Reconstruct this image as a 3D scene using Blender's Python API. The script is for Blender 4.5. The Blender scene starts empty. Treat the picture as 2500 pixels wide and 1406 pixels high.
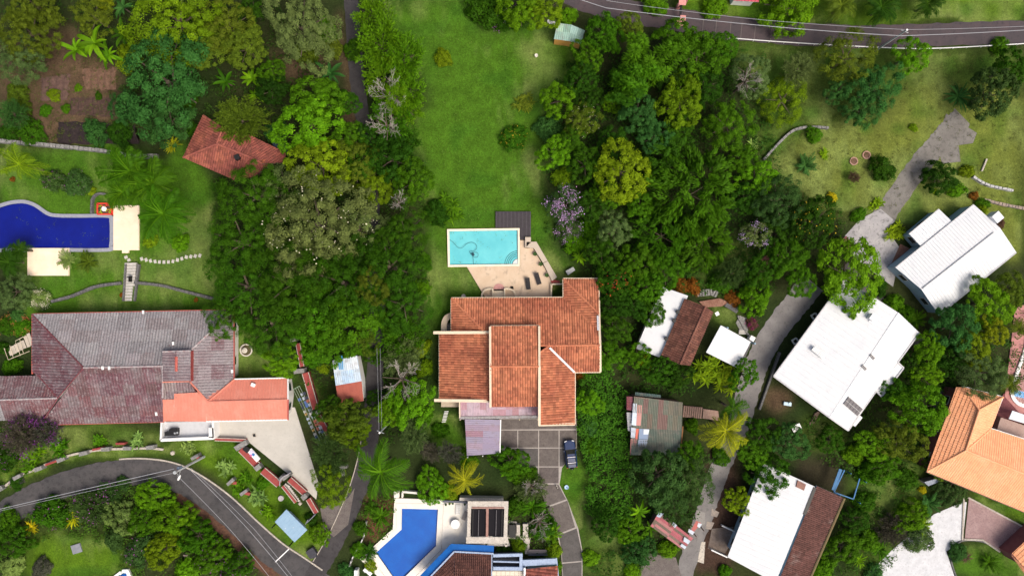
import bpy, math, random
import numpy as np
from mathutils import Vector
random.seed(7)
rng = np.random.default_rng(11)
R = math.radians
SC = bpy.context.scene
COL = SC.collection

# ------------------------------------------------------------------ camera, sky, sun, exposure
CAM_H = 104.0            # drone height over the gardens (m)
PX = 16.0                # photograph pixels per metre at ground level
cam_d = bpy.data.cameras.new('camera')
cam_d.sensor_width = 36.0
cam_d.lens = 36.0 * CAM_H / (2500.0 / PX)
cam_d.clip_end = 3000.0
cam_o = bpy.data.objects.new('camera', cam_d)
COL.objects.link(cam_o)
cam_o.location = (0, 0, CAM_H)
cam_o.rotation_euler = (0, 0, 0)
SC.camera = cam_o

SUN_EL, SUN_AZ = R(58), R(128)      # azimuth clockwise from north (picture top)
wd = bpy.data.worlds.new('World')
SC.world = wd
wd.use_nodes = True
wn = wd.node_tree
wn.nodes.clear()
w_out = wn.nodes.new('ShaderNodeOutputWorld')
w_bg = wn.nodes.new('ShaderNodeBackground')
w_sky = wn.nodes.new('ShaderNodeTexSky')
w_sky.sky_type = 'NISHITA'
w_sky.sun_disc = False
w_sky.sun_elevation = SUN_EL
w_sky.sun_rotation = SUN_AZ
w_sky.air_density = 1.0
w_sky.dust_density = 8.0
w_sky.ozone_density = 0.6
w_bg.inputs['Strength'].default_value = 0.118
wn.links.new(w_sky.outputs[0], w_bg.inputs['Color'])
wn.links.new(w_bg.outputs[0], w_out.inputs['Surface'])
sun_d = bpy.data.lights.new('sun', 'SUN')
sun_d.energy = 1.8
sun_d.angle = R(30)
sun_d.color = (1.0, 0.95, 0.84)
sun_o = bpy.data.objects.new('sun', sun_d)
COL.objects.link(sun_o)
sdir = Vector((math.sin(SUN_AZ) * math.cos(SUN_EL), math.cos(SUN_AZ) * math.cos(SUN_EL), math.sin(SUN_EL)))
sun_o.rotation_euler = sdir.to_track_quat('Z', 'Y').to_euler()
sun_o.location = (60, -60, 90)
SC.view_settings.view_transform = 'Standard'
SC.view_settings.look = 'None'
SC.view_settings.exposure = 0.35
SC.view_settings.gamma = 1.0
SC.view_settings.use_curve_mapping = False
SC.cycles.max_bounces = 6
SC.cycles.transparent_max_bounces = 6
SC.cycles.caustics_reflective = False
SC.cycles.caustics_refractive = False

# ------------------------------------------------------------------ helpers
def P(px, py, z=0.0):
    """survey point: position on the plan (photo pixels) at height z, in metres"""
    k = (CAM_H - z) / CAM_H / PX
    return Vector(((px - 1250.0) * k, (703.0 - py) * k, z))

def PP(pts, z=0.0):
    return [P(a[0], a[1], a[2] if len(a) > 2 else z) for a in pts]

class MB:
    def __init__(s):
        s.v = []; s.f = []; s.m = []; s.uv = []
    def add(s, verts, faces, mi=0, uv=None):
        o = len(s.v)
        s.v += [tuple(v) for v in verts]
        for f in faces:
            s.f.append([i + o for i in f]); s.m.append(mi); s.uv.append(uv)
        return s
    def box(s, c, d, rz=0.0, mi=0):
        """c: centre of base, d: full sizes"""
        cx, cy, cz = c; x, y, z = d[0] / 2, d[1] / 2, d[2]
        ca, sa = math.cos(rz), math.sin(rz)
        vs = []
        for k in (0, z):
            for (a, b) in ((-x, -y), (x, -y), (x, y), (-x, y)):
                vs.append((cx + a * ca - b * sa, cy + a * sa + b * ca, cz + k))
        return s.add(vs, [(3, 2, 1, 0), (4, 5, 6, 7), (0, 1, 5, 4), (1, 2, 6, 5), (2, 3, 7, 6), (3, 0, 4, 7)], mi)
    def prism(s, poly, z0, z1, mi=0, cap_bottom=True):
        """poly: list of Vectors/tuples xy(z ignored)"""
        pts = [(p[0], p[1]) for p in poly]
        a = sum(pts[i][0] * pts[(i + 1) % len(pts)][1] - pts[(i + 1) % len(pts)][0] * pts[i][1] for i in range(len(pts)))
        if a < 0: pts = pts[::-1]
        n = len(pts)
        vs = [(x, y, z0) for x, y in pts] + [(x, y, z1) for x, y in pts]
        fs = [tuple(range(n, 2 * n))] + [(i, (i + 1) % n, n + (i + 1) % n, n + i) for i in range(n)]
        if cap_bottom: fs.append(tuple(range(n - 1, -1, -1)))
        return s.add(vs, fs, mi)
    def beam(s, p, q, w, h, mi=0):
        """box from p to q (3D, top centre line), width w, height h below"""
        p, q = Vector(p), Vector(q)
        d = (q - p); dh = Vector((d.x, d.y, 0))
        if dh.length < 1e-6: return s
        n = Vector((-dh.y, dh.x, 0)).normalized() * (w / 2)
        u = Vector((0, 0, -h))
        vs = [p - n + u, q - n + u, q + n + u, p + n + u, p - n, q - n, q + n, p + n]
        return s.add(vs, [(3, 2, 1, 0), (4, 5, 6, 7), (0, 1, 5, 4), (1, 2, 6, 5), (2, 3, 7, 6), (3, 0, 4, 7)], mi)
    def tube(s, path, r, n=6, mi=0, closed=False, r1=None):
        path = [Vector(p) for p in path]
        N = len(path); vs = []
        up = Vector((0, 0, 1))
        for i, p in enumerate(path):
            if closed: t = path[(i + 1) % N] - path[i - 1]
            else: t = path[min(i + 1, N - 1)] - path[max(i - 1, 0)]
            if t.length < 1e-9: t = Vector((0, 0, 1))
            t.normalize()
            a = t.cross(up)
            if a.length < 1e-3: a = t.cross(Vector((1, 0, 0)))
            a.normalize(); b = t.cross(a)
            rr = r if r1 is None else r + (r1 - r) * i / max(1, N - 1)
            for k in range(n):
                th = 2 * math.pi * k / n
                vs.append(p + a * (rr * math.cos(th)) + b * (rr * math.sin(th)))
        fs = []
        for i in range(N if closed else N - 1):
            j = (i + 1) % N
            for k in range(n):
                fs.append((i * n + k, i * n + (k + 1) % n, j * n + (k + 1) % n, j * n + k))
        if not closed:
            fs.append(tuple(range(n - 1, -1, -1))); fs.append(tuple((N - 1) * n + k for k in range(n)))
        return s.add(vs, fs, mi)
    def lathe(s, c, prof, n=24, mi=0):
        """prof: list of (radius, z)"""
        cx, cy, cz = c; vs = []; m = len(prof)
        for (r, z) in prof:
            for k in range(n):
                th = 2 * math.pi * k / n
                vs.append((cx + r * math.cos(th), cy + r * math.sin(th), cz + z))
        fs = []
        for i in range(m - 1):
            for k in range(n):
                fs.append((i * n + k, i * n + (k + 1) % n, (i + 1) * n + (k + 1) % n, (i + 1) * n + k))
        fs.append(tuple((m - 1) * n + k for k in range(n)))
        fs.append(tuple(range(n - 1, -1, -1)))
        return s.add(vs, fs, mi)
    def mesh(s, name, mats, off=None):
        me = bpy.data.meshes.new(name)
        v = s.v if off is None else [(x - off[0], y - off[1], z - off[2]) for x, y, z in s.v]
        me.from_pydata(v, [], s.f)
        for m in mats: me.materials.append(m)
        if len(mats) > 1:
            me.polygons.foreach_set('material_index', s.m)
        if any(u is not None for u in s.uv):
            lay = me.uv_layers.new(name='UVMap')
            flat = []
            for f, u in zip(s.f, s.uv):
                flat += list(u if u else (0, 0)) * len(f)
            lay.data.foreach_set('uv', flat)
        me.update()
        return me

def wloc(o):
    l = Vector((0, 0, 0))
    while o is not None:
        l = l + Vector(o.location); o = o.parent
    return l

def obj(name, mb, mats, parent=None, loc=None, smooth=False, **props):
    if not isinstance(mats, (list, tuple)): mats = [mats]
    base = wloc(parent) if parent is not None else Vector((0, 0, 0))
    if loc is not None: base = Vector(loc)
    me = mb.mesh(name, mats, base) if isinstance(mb, MB) else mb
    if smooth: me.polygons.foreach_set('use_smooth', [True] * len(me.polygons))
    o = bpy.data.objects.new(name, me)
    COL.objects.link(o)
    if parent is not None: o.parent = parent
    elif loc is not None: o.location = loc
    for k, v in props.items(): o[k] = v
    return o

def thing(name, label, cat, loc, group=None):
    o = bpy.data.objects.new(name, None)
    o.empty_display_size = 0.5
    COL.objects.link(o)
    o.location = loc
    o['label'] = label; o['category'] = cat
    if group: o['group'] = group
    return o

def solo(name, mb, mats, label, cat, loc=None, group=None, smooth=False):
    if loc is not None and Vector(loc).length > 8:       # pieces modelled round their own origin are moved to their place
        c = [sum(v[k] for v in mb.v) / len(mb.v) for k in (0, 1)]
        if math.hypot(*c) < 3: mb.v = [(x + loc[0], y + loc[1], z + loc[2]) for x, y, z in mb.v]
    o = obj(name, mb, mats, None, loc, smooth)
    o['label'] = label; o['category'] = cat
    if group: o['group'] = group
    return o

def centre(pts):
    n = len(pts)
    return Vector((sum(p[0] for p in pts) / n, sum(p[1] for p in pts) / n, 0))

def spline(pts, n=8, closed=False):
    """Catmull-Rom through the points"""
    pts = [Vector(p) for p in pts]
    out = []; N = len(pts)
    for i in range(N if closed else N - 1):
        if closed: a, b, c, d = pts[i - 1], pts[i], pts[(i + 1) % N], pts[(i + 2) % N]
        else: a, b, c, d = pts[max(i - 1, 0)], pts[i], pts[i + 1], pts[min(i + 2, N - 1)]
        for k in range(n):
            t = k / n
            out.append(0.5 * ((2 * b) + (c - a) * t + (2 * a - 5 * b + 4 * c - d) * t * t + (3 * b - 3 * c + d - a) * t ** 3))
    if not closed: out.append(pts[-1])
    return out

def ribbon(mb, pts, w0, w1, z, mi=0, h=None):
    """flat strip along the 2D polyline pts from lateral offset w0 to w1 at height z (h: solid thickness)"""
    L = []; N = len(pts)
    for i, p in enumerate(pts):
        t = Vector(pts[min(i + 1, N - 1)]) - Vector(pts[max(i - 1, 0)])
        t.z = 0
        t.normalize(); n = Vector((-t.y, t.x, 0))
        q = Vector((p[0], p[1], 0))
        L.append((q + n * w0, q + n * w1))
    vs = []
    for a, b in L:
        vs += [(a.x, a.y, z), (b.x, b.y, z)]
    fs = [(2 * i + 1, 2 * i, 2 * i + 2, 2 * i + 3) for i in range(N - 1)]
    if h:
        o = len(vs)
        for a, b in L: vs += [(a.x, a.y, z - h), (b.x, b.y, z - h)]
        for i in range(N - 1):
            fs.append((2 * i, o + 2 * i, o + 2 * i + 2, 2 * i + 2))
            fs.append((2 * i + 3, o + 2 * i + 3, o + 2 * i + 1, 2 * i + 1))
        fs.append((1, o + 1, o, 0)); e = 2 * (N - 1)
        fs.append((e, o + e, o + e + 1, e + 1))
    return mb.add(vs, fs, mi)

# ------------------------------------------------------------------ materials
MATS = {}
def mat(name, base, layers=(), rough=0.85, bump=None, spec=0.3, coord='Object', objcol=False, tile=None, metal=0.0):
    """procedural material. layers: (noise_scale, lo, hi, colour, [stretch xyz]); bump: (scale, strength);
    tile: amount of per-piece lightness variation read from the piece ids"""
    if name in MATS: return MATS[name]
    m = bpy.data.materials.new(name); m.use_nodes = True
    nt = m.node_tree; N = nt.nodes; L = nt.links
    bs = N['Principled BSDF']
    bs.inputs['Roughness'].default_value = rough
    bs.inputs['Specular IOR Level'].default_value = spec
    bs.inputs['Metallic'].default_value = metal
    tc = N.new('ShaderNodeTexCoord')
    if objcol:
        oi = N.new('ShaderNodeObjectInfo'); cur = oi.outputs['Color']
    else:
        rgb = N.new('ShaderNodeRGB'); rgb.outputs[0].default_value = (*base, 1); cur = rgb.outputs[0]
    for ly in layers:
        sc, lo, hi, c = ly[:4]
        nz = N.new('ShaderNodeTexNoise'); nz.inputs['Scale'].default_value = sc
        nz.inputs['Detail'].default_value = 5; nz.inputs['Roughness'].default_value = 0.62
        src = tc.outputs[coord]
        if len(ly) > 4:
            mp = N.new('ShaderNodeMapping'); mp.inputs['Scale'].default_value = ly[4]
            if len(ly) > 5: mp.inputs['Rotation'].default_value = (0, 0, ly[5])
            L.new(src, mp.inputs[0]); src = mp.outputs[0]
        L.new(src, nz.inputs['Vector'])
        mr = N.new('ShaderNodeMapRange'); mr.inputs[1].default_value = lo; mr.inputs[2].default_value = hi
        L.new(nz.outputs['Fac'], mr.inputs[0])
        mx = N.new('ShaderNodeMix'); mx.data_type = 'RGBA'
        L.new(mr.outputs[0], mx.inputs[0]); L.new(cur, mx.inputs[6]); mx.inputs[7].default_value = (*c[:3], 1)
        if len(c) > 3:
            ml = N.new('ShaderNodeMath'); ml.operation = 'MULTIPLY'; ml.inputs[1].default_value = c[3]
            L.new(mr.outputs[0], ml.inputs[0]); L.new(ml.outputs[0], mx.inputs[0])
        cur = mx.outputs[2]
    if tile:
        uv = N.new('ShaderNodeUVMap'); uv.uv_map = 'UVMap'
        wn_ = N.new('ShaderNodeTexWhiteNoise'); wn_.noise_dimensions = '2D'
        L.new(uv.outputs[0], wn_.inputs['Vector'])
        mr = N.new('ShaderNodeMapRange'); mr.inputs[3].default_value = 1 - tile; mr.inputs[4].default_value = 1 + tile
        L.new(wn_.outputs['Value'], mr.inputs[0])
        vm = N.new('ShaderNodeVectorMath'); vm.operation = 'SCALE'
        L.new(cur, vm.inputs[0]); L.new(mr.outputs[0], vm.inputs['Scale']); cur = vm.outputs[0]
    L.new(cur, bs.inputs['Base Color'])
    if bump:
        nz = N.new('ShaderNodeTexNoise'); nz.inputs['Scale'].default_value = bump[0]; nz.inputs['Detail'].default_value = 4
        L.new(tc.outputs[coord], nz.inputs['Vector'])
        bp = N.new('ShaderNodeBump'); bp.inputs['Strength'].default_value = bump[1]; bp.inputs['Distance'].default_value = 0.05
        L.new(nz.outputs['Fac'], bp.inputs['Height']); L.new(bp.outputs[0], bs.inputs['Normal'])
    MATS[name] = m
    return m

# ------------------------------------------------------------------ roofs
def clip(poly, a, b, c):
    """keep a*x+b*y>=c"""
    out = []
    for i in range(len(poly)):
        p, q = poly[i], poly[(i + 1) % len(poly)]
        dp = a * p[0] + b * p[1] - c; dq = a * q[0] + b * q[1] - c
        if dp >= 0: out.append(p)
        if (dp > 0) != (dq > 0) and abs(dp - dq) > 1e-12:
            t = dp / (dp - dq); out.append((p[0] + (q[0] - p[0]) * t, p[1] + (q[1] - p[1]) * t))
    return out

def ccw(poly):
    a = sum(poly[i][0] * poly[(i + 1) % len(poly)][1] - poly[(i + 1) % len(poly)][0] * poly[i][1] for i in range(len(poly)))
    return poly if a > 0 else poly[::-1]

def frame(poly3, run=None):
    """plane frame of a roof slope: origin, U (along eave), V (up the slope), N"""
    n = Vector((0, 0, 0)); c = Vector((0, 0, 0)); k = len(poly3)
    for i in range(k):
        p, q = poly3[i], poly3[(i + 1) % k]
        n += Vector(((p.y - q.y) * (p.z + q.z), (p.z - q.z) * (p.x + q.x), (p.x - q.x) * (p.y + q.y))); c += p
    n.normalize(); c /= k
    if n.z < 0: n = -n
    if run is not None:
        V = Vector((run[0], run[1], 0)); V = (V - n * V.dot(n)).normalized()
    else:
        V = Vector((0, 0, 1)) - n * n.z
        V = V.normalized() if V.length > 0.02 else Vector((0, 1, 0))
        V = (V - n * V.dot(n)).normalized()
    U = V.cross(n)
    return c, U, V, n

PROFILE = {
    'tile': ([0, .16, .36, .64, .84], [0, .06, .105, .105, .06]),
    'corr': ([0, .25, .5, .75], [0, .03, .045, .03]),
    'rib': ([0, .80, .86, .94], [0, 0, .05, .05]),
    'flat': ([0], [0]),
}
def slope(poly3, kind='tile', pitch=.36, course=.5, step=.05, thick=.14, run=None, sheet=None, amp=1.0):
    """relief of one roof slope; returns (list of MB pieces keyed by sheet, deck MB)"""
    c, U, V, n = frame(poly3, run)
    p2 = ccw([((p - c).dot(U), (p - c).dot(V)) for p in poly3])
    xs = [p[0] for p in p2]; ys = [p[1] for p in p2]
    E = []
    for i in range(len(p2)):
        (x0, y0), (x1, y1) = p2[i], p2[(i + 1) % len(p2)]
        a, b = -(y1 - y0), (x1 - x0); l = math.hypot(a, b)
        if l < 1e-6: continue
        a /= l; b /= l
        E.append((a, b, a * x0 + b * y0))
    fr, hs = PROFILE[kind]
    us = []; i0 = math.floor(min(xs) / pitch)
    i = i0
    while i * pitch < max(xs):
        for k, f in enumerate(fr):
            nf = fr[k + 1] if k + 1 < len(fr) else 1.0
            nh = hs[k + 1] if k + 1 < len(fr) else hs[0]
            us.append(((i + f) * pitch, (i + nf) * pitch, hs[k] * amp, nh * amp, i))
        i += 1
    pieces = {}
    j0 = math.floor(min(ys) / course); j1 = math.ceil(max(ys) / course)
    for (ua, ub, ha, hb, ui) in us:
        for j in range(j0, j1):
            va, vb = j * course, (j + 1) * course
            q = [(ua, va), (ub, va), (ub, vb), (ua, vb)]
            inside = True
            for (a, b, cc) in E:
                ds = [a * x + b * y - cc for x, y in q]
                if max(ds) < 0: q = None; break
                if min(ds) < 0: inside = False
            if q is None: continue
            if not inside:
                for (a, b, cc) in E:
                    q = clip(q, a, b, cc)
                    if len(q) < 3: break
                if len(q) < 3: continue
            key = (ui // sheet[0], j // sheet[1]) if sheet else 0
            mb = pieces.get(key)
            if mb is None: mb = pieces[key] = MB()
            vs = []
            for (x, y) in q:
                t = (x - ua) / (ub - ua)
                h = ha + (hb - ha) * t + step * (1 - (y - va) / course)
                if sheet:
                    sv = (y / course - key[1] * sheet[1]) / sheet[1]
                    h += 0.02 * (1 - sv) + 0.012 * ((key[0] * 7 + key[1] * 3) % 3)
                vs.append(c + U * x + V * y + n * (h + .012))
            mb.add(vs, [tuple(range(len(vs)))], 0, (ui * .137 + .31, j * .211 + .17))
    deck = MB()
    k = len(p2)
    top = [c + U * x + V * y for x, y in p2]
    bot = [p - n * thick for p in top]
    deck.add(top + bot, [tuple(range(k)), tuple(range(2 * k - 1, k - 1, -1))] + [(i, k + i, k + (i + 1) % k, (i + 1) % k) for i in range(k)])
    return pieces, deck

def hcol(a, j=.07):
    k = 1 + random.uniform(-j, j)
    return (a[0] * k, a[1] * k, a[2] * k, 1)

def building(name, label, cat, slopes, wallmat, inset=.45, walls=True, windows=True, z0=0.0, base=None, wz=None):
    """slopes: dicts with p=[(px,py,z)..], kind, mat and optional pitch/course/run/sheet/cols/nowall"""
    P3 = [PP(s['p']) for s in slopes]
    c = base or centre([p for q in P3 for p in q]); c = Vector((c.x, c.y, z0))
    T = thing(name, label, cat, c)
    allv = [(s, q) for s, q in zip(slopes, P3)]
    wall = MB(); wins = []
    for si, (s, q) in enumerate(allv):
        kind = s.get('kind', 'tile')
        pieces, deck = slope(q, kind, s.get('pitch', .36), s.get('course', .5), s.get('step', .06 if kind == 'tile' else .0),
                             s.get('thick', .14), s.get('run'), s.get('sheet'), s.get('amp', 1.0))
        D = obj('roof_slope', deck, s.get('deckmat', wallmat), T)
        if s.get('sheet'):
            for key, mb in pieces.items():
                o = obj('roof_sheet', mb, s['mat'], D)
                cc = s['cols']
                o.color = hcol(cc[int(random.random() ** s.get('bias', 1.0) * len(cc)) % len(cc)])
        else:
            for key, mb in pieces.items():
                obj('roof_tiles' if kind == 'tile' else 'roof_sheeting', mb, s['mat'], D, kind='stuff')
        if s.get('nowall') or not walls: continue
        # wall under this slope
        p2 = ccw([(p.x, p.y) for p in q])
        poly = list(p2); outer = []
        for i in range(len(p2)):
            a, b = p2[i], p2[(i + 1) % len(p2)]
            mid = ((a[0] + b[0]) / 2, (a[1] + b[1]) / 2)
            shared = False
            for sj, (s2, q2) in enumerate(allv):
                if sj == si or s2.get('nowall'): continue
                for k in range(len(q2)):
                    e, f = q2[k], q2[(k + 1) % len(q2)]
                    ex, ey = f.x - e.x, f.y - e.y; l2 = ex * ex + ey * ey
                    if l2 < 1e-6: continue
                    t = ((mid[0] - e.x) * ex + (mid[1] - e.y) * ey) / l2
                    if 0 <= t <= 1:
                        dd = math.hypot(mid[0] - e.x - ex * t, mid[1] - e.y - ey * t)
                        if dd < .35: shared = True
            if shared: continue
            dx, dy = b[0] - a[0], b[1] - a[1]; l = math.hypot(dx, dy)
            if l < .3: continue
            nx, ny = -dy / l, dx / l
            poly = clip(poly, nx, ny, nx * a[0] + ny * a[1] + inset)
            if len(poly) < 3: break
            outer.append((a, b, nx, ny, l))
        if len(poly) < 3: continue
        cc, U, V, n = frame(q)
        def zz(x, y): return cc.z - (n.x * (x - cc.x) + n.y * (y - cc.y)) / n.z - .16
        k = len(poly)
        vs = [(x, y, z0) for x, y in poly] + [(x, y, zz(x, y)) for x, y in poly]
        wall.add(vs, [tuple(range(k, 2 * k))] + [(i, (i + 1) % k, k + (i + 1) % k, k + i) for i in range(k)])
        if windows:
            for (a, b, nx, ny, l) in outer:
                if l < 2.4: continue
                mx, my = (a[0] + b[0]) / 2, (a[1] + b[1]) / 2
                if (-nx) * (-mx) + (-ny) * (-my) < 6: continue       # faces turned to the plan centre only
                nw = max(1, int(l / 3.6))
                for w in range(nw):
                    t = (w + .5) / nw
                    x, y = a[0] + (b[0] - a[0]) * t + nx * inset, a[1] + (b[1] - a[1]) * t + ny * inset
                    inside = min(zz(x, y), 3.0)
                    if inside < 1.9: continue
                    wins.append((x - nx * .02, y - ny * .02, math.atan2(b[1] - a[1], b[0] - a[0])))
    if wall.f: obj('wall', wall, wallmat, T)
    for (x, y, rz) in wins:
        fr = MB(); fr.box((x, y, z0 + .95), (1.3, .10, 1.15), rz)
        w = obj('window', fr, mat('window_frame', (.55, .53, .5), rough=.5), T)
        pn = MB(); pn.box((x, y, z0 + 1.03), (1.14, .13, .99), rz)
        obj('pane', pn, mat('window_glass', (.02, .03, .035), rough=.08, spec=.6), w)
    return T

def caps(T, lines, r, m, name='ridge_cap', lift=.06):
    for a, b in lines:
        mb = MB(); p, q = P(*a), P(*b)
        p.z += lift; q.z += lift
        mb.tube([p, p.lerp(q, .5), q], r, 8)
        obj(name, mb, m, T)
# ================================================================== the setting: ground
def inpoly(X, Y, poly):
    r = np.zeros(X.shape, bool); n = len(poly); j = n - 1
    for i in range(n):
        xi, yi = poly[i][0], poly[i][1]; xj, yj = poly[j][0], poly[j][1]
        if yi != yj:
            r ^= ((yi > Y) != (yj > Y)) & (X < (xj - xi) * (Y - yi) / (yj - yi) + xi)
        j = i
    return r

def vnoise(X, Y, s, seed):
    g = np.random.default_rng(seed).random((64, 64))
    x, y = X / s + 500.3, Y / s + 500.7
    xi, yi = np.floor(x).astype(int), np.floor(y).astype(int)
    fx, fy = x - xi, y - yi
    fx = fx * fx * (3 - 2 * fx); fy = fy * fy * (3 - 2 * fy)
    a, b = g[xi % 64, yi % 64], g[(xi + 1) % 64, yi % 64]
    c, d = g[xi % 64, (yi + 1) % 64], g[(xi + 1) % 64, (yi + 1) % 64]
    return (a * (1 - fx) + b * fx) * (1 - fy) + (c * (1 - fx) + d * fx) * fy

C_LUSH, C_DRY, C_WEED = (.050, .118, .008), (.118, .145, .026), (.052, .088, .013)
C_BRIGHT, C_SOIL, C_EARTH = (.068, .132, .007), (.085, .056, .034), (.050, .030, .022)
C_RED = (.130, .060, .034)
ZONES = [  # (colour, feather m, plan polygon)
    (C_LUSH, 1.0, [(920, 0), (1150, 0), (1180, 70), (1350, 50), (1410, 110), (1390, 190), (1325, 240), (1315, 480), (1335, 560), (1370, 640), (1420, 700), (1060, 800), (1052, 1000), (1040, 1000), (1040, 560), (1030, 430), (1000, 330), (1040, 220), (980, 130)]),
    (C_LUSH, .8, [(0, 345), (260, 355), (390, 380), (440, 345), (520, 440), (530, 770), (560, 800), (700, 860), (720, 940), (560, 930), (560, 770), (60, 770), (50, 640), (0, 640)]),
    (C_BRIGHT, .5, [(0, 1190), (110, 1140), (230, 1108), (390, 1098), (470, 1118), (540, 1165), (620, 1250), (690, 1345), (760, 1365), (800, 1300), (770, 1260), (700, 1200), (610, 1110), (530, 1075), (400, 1080), (150, 1060), (0, 1120)]),
    (C_WEED, .8, [(120, 1036), (400, 1030), (395, 1085), (130, 1085)]),
    (C_BRIGHT, 1.2, [(60, 1330), (150, 1300), (260, 1320), (300, 1370), (280, 1410), (60, 1410)]),
    (C_DRY, 1.6, [(1880, 390), (1990, 310), (2120, 300), (2260, 170), (2400, 150), (2500, 250), (2500, 540), (2330, 560), (2180, 540), (2050, 510), (1990, 470), (1900, 440)]),
    (C_WEED, 1.4, [(1780, 100), (2500, 118), (2500, 200), (2260, 190), (2000, 310), (1880, 390), (1830, 360), (1850, 200), (1780, 160)]),
    (C_BRIGHT, .8, [(1670, 20), (1880, 50), (2100, 62), (2500, 50), (2500, -20), (1670, -20)]),
    (C_SOIL, 1.2, [(0, 110), (130, 60), (180, 60), (200, 100), (290, 160), (300, 330), (140, 345), (0, 335)]),
    (C_SOIL, 1.0, [(650, 125), (800, 130), (800, 190), (690, 200)]),
    (C_SOIL, .6, [(828, 0), (850, 110), (870, 240), (895, 330), (860, 330), (835, 220), (822, 60)]),
    (C_WEED, 1.2, [(2080, 1170), (2200, 1130), (2250, 1060), (2290, 1120), (2230, 1290), (2190, 1410), (2060, 1410), (2110, 1280)]),
    (C_LUSH, .5, [(1362, 1130), (1410, 1125), (1436, 1180), (1430, 1410), (1415, 1410), (1420, 1300), (1372, 1190)]),
    (C_WEED, .8, [(1430, 1290), (1530, 1300), (1520, 1410), (1420, 1410)]),
    (C_WEED, 1.0, [(1690, 640), (1800, 590), (1880, 600), (1800, 700), (1720, 720)]),
    (C_WEED, .6, [(1740, 740), (1800, 740), (1830, 800), (1760, 800)]),
    (C_WEED, .8, [(1990, 1010), (2080, 1080), (2040, 1110), (1960, 1060)]),
    (C_SOIL, .8, [(1860, 950), (1925, 955), (1930, 1000), (1880, 1010), (1855, 990)]),
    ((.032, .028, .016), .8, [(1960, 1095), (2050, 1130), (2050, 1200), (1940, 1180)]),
    (C_EARTH, .7, [(1740, 1090), (1790, 1100), (1830, 1290), (1780, 1410), (1700, 1410), (1720, 1250)]),
    (C_LUSH, .8, [(1045, 1000), (1130, 1010), (1140, 1110), (1050, 1100)]),
    (C_LUSH, .5, [(2355, 1335), (2500, 1320), (2500, 1410), (2340, 1410)]),
    (C_BRIGHT, .4, [(2360, 1200), (2380, 1195), (2500, 1240), (2500, 1275), (2440, 1250)]),
    (C_WEED, .6, [(720, 940), (800, 940), (830, 1080), (790, 1090)]),
    (C_RED, .5, [(900, 1215), (960, 1200), (965, 1240), (920, 1330), (895, 1300)]),
    (C_SOIL, .4, [(445, 1195), (480, 1190), (700, 1410), (650, 1410), (540, 1285)]),
    (C_DRY, .9, [(2160, 520), (2230, 480), (2420, 490), (2500, 520), (2500, 660), (2480, 640), (2300, 530), (2230, 520)]),
]
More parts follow.
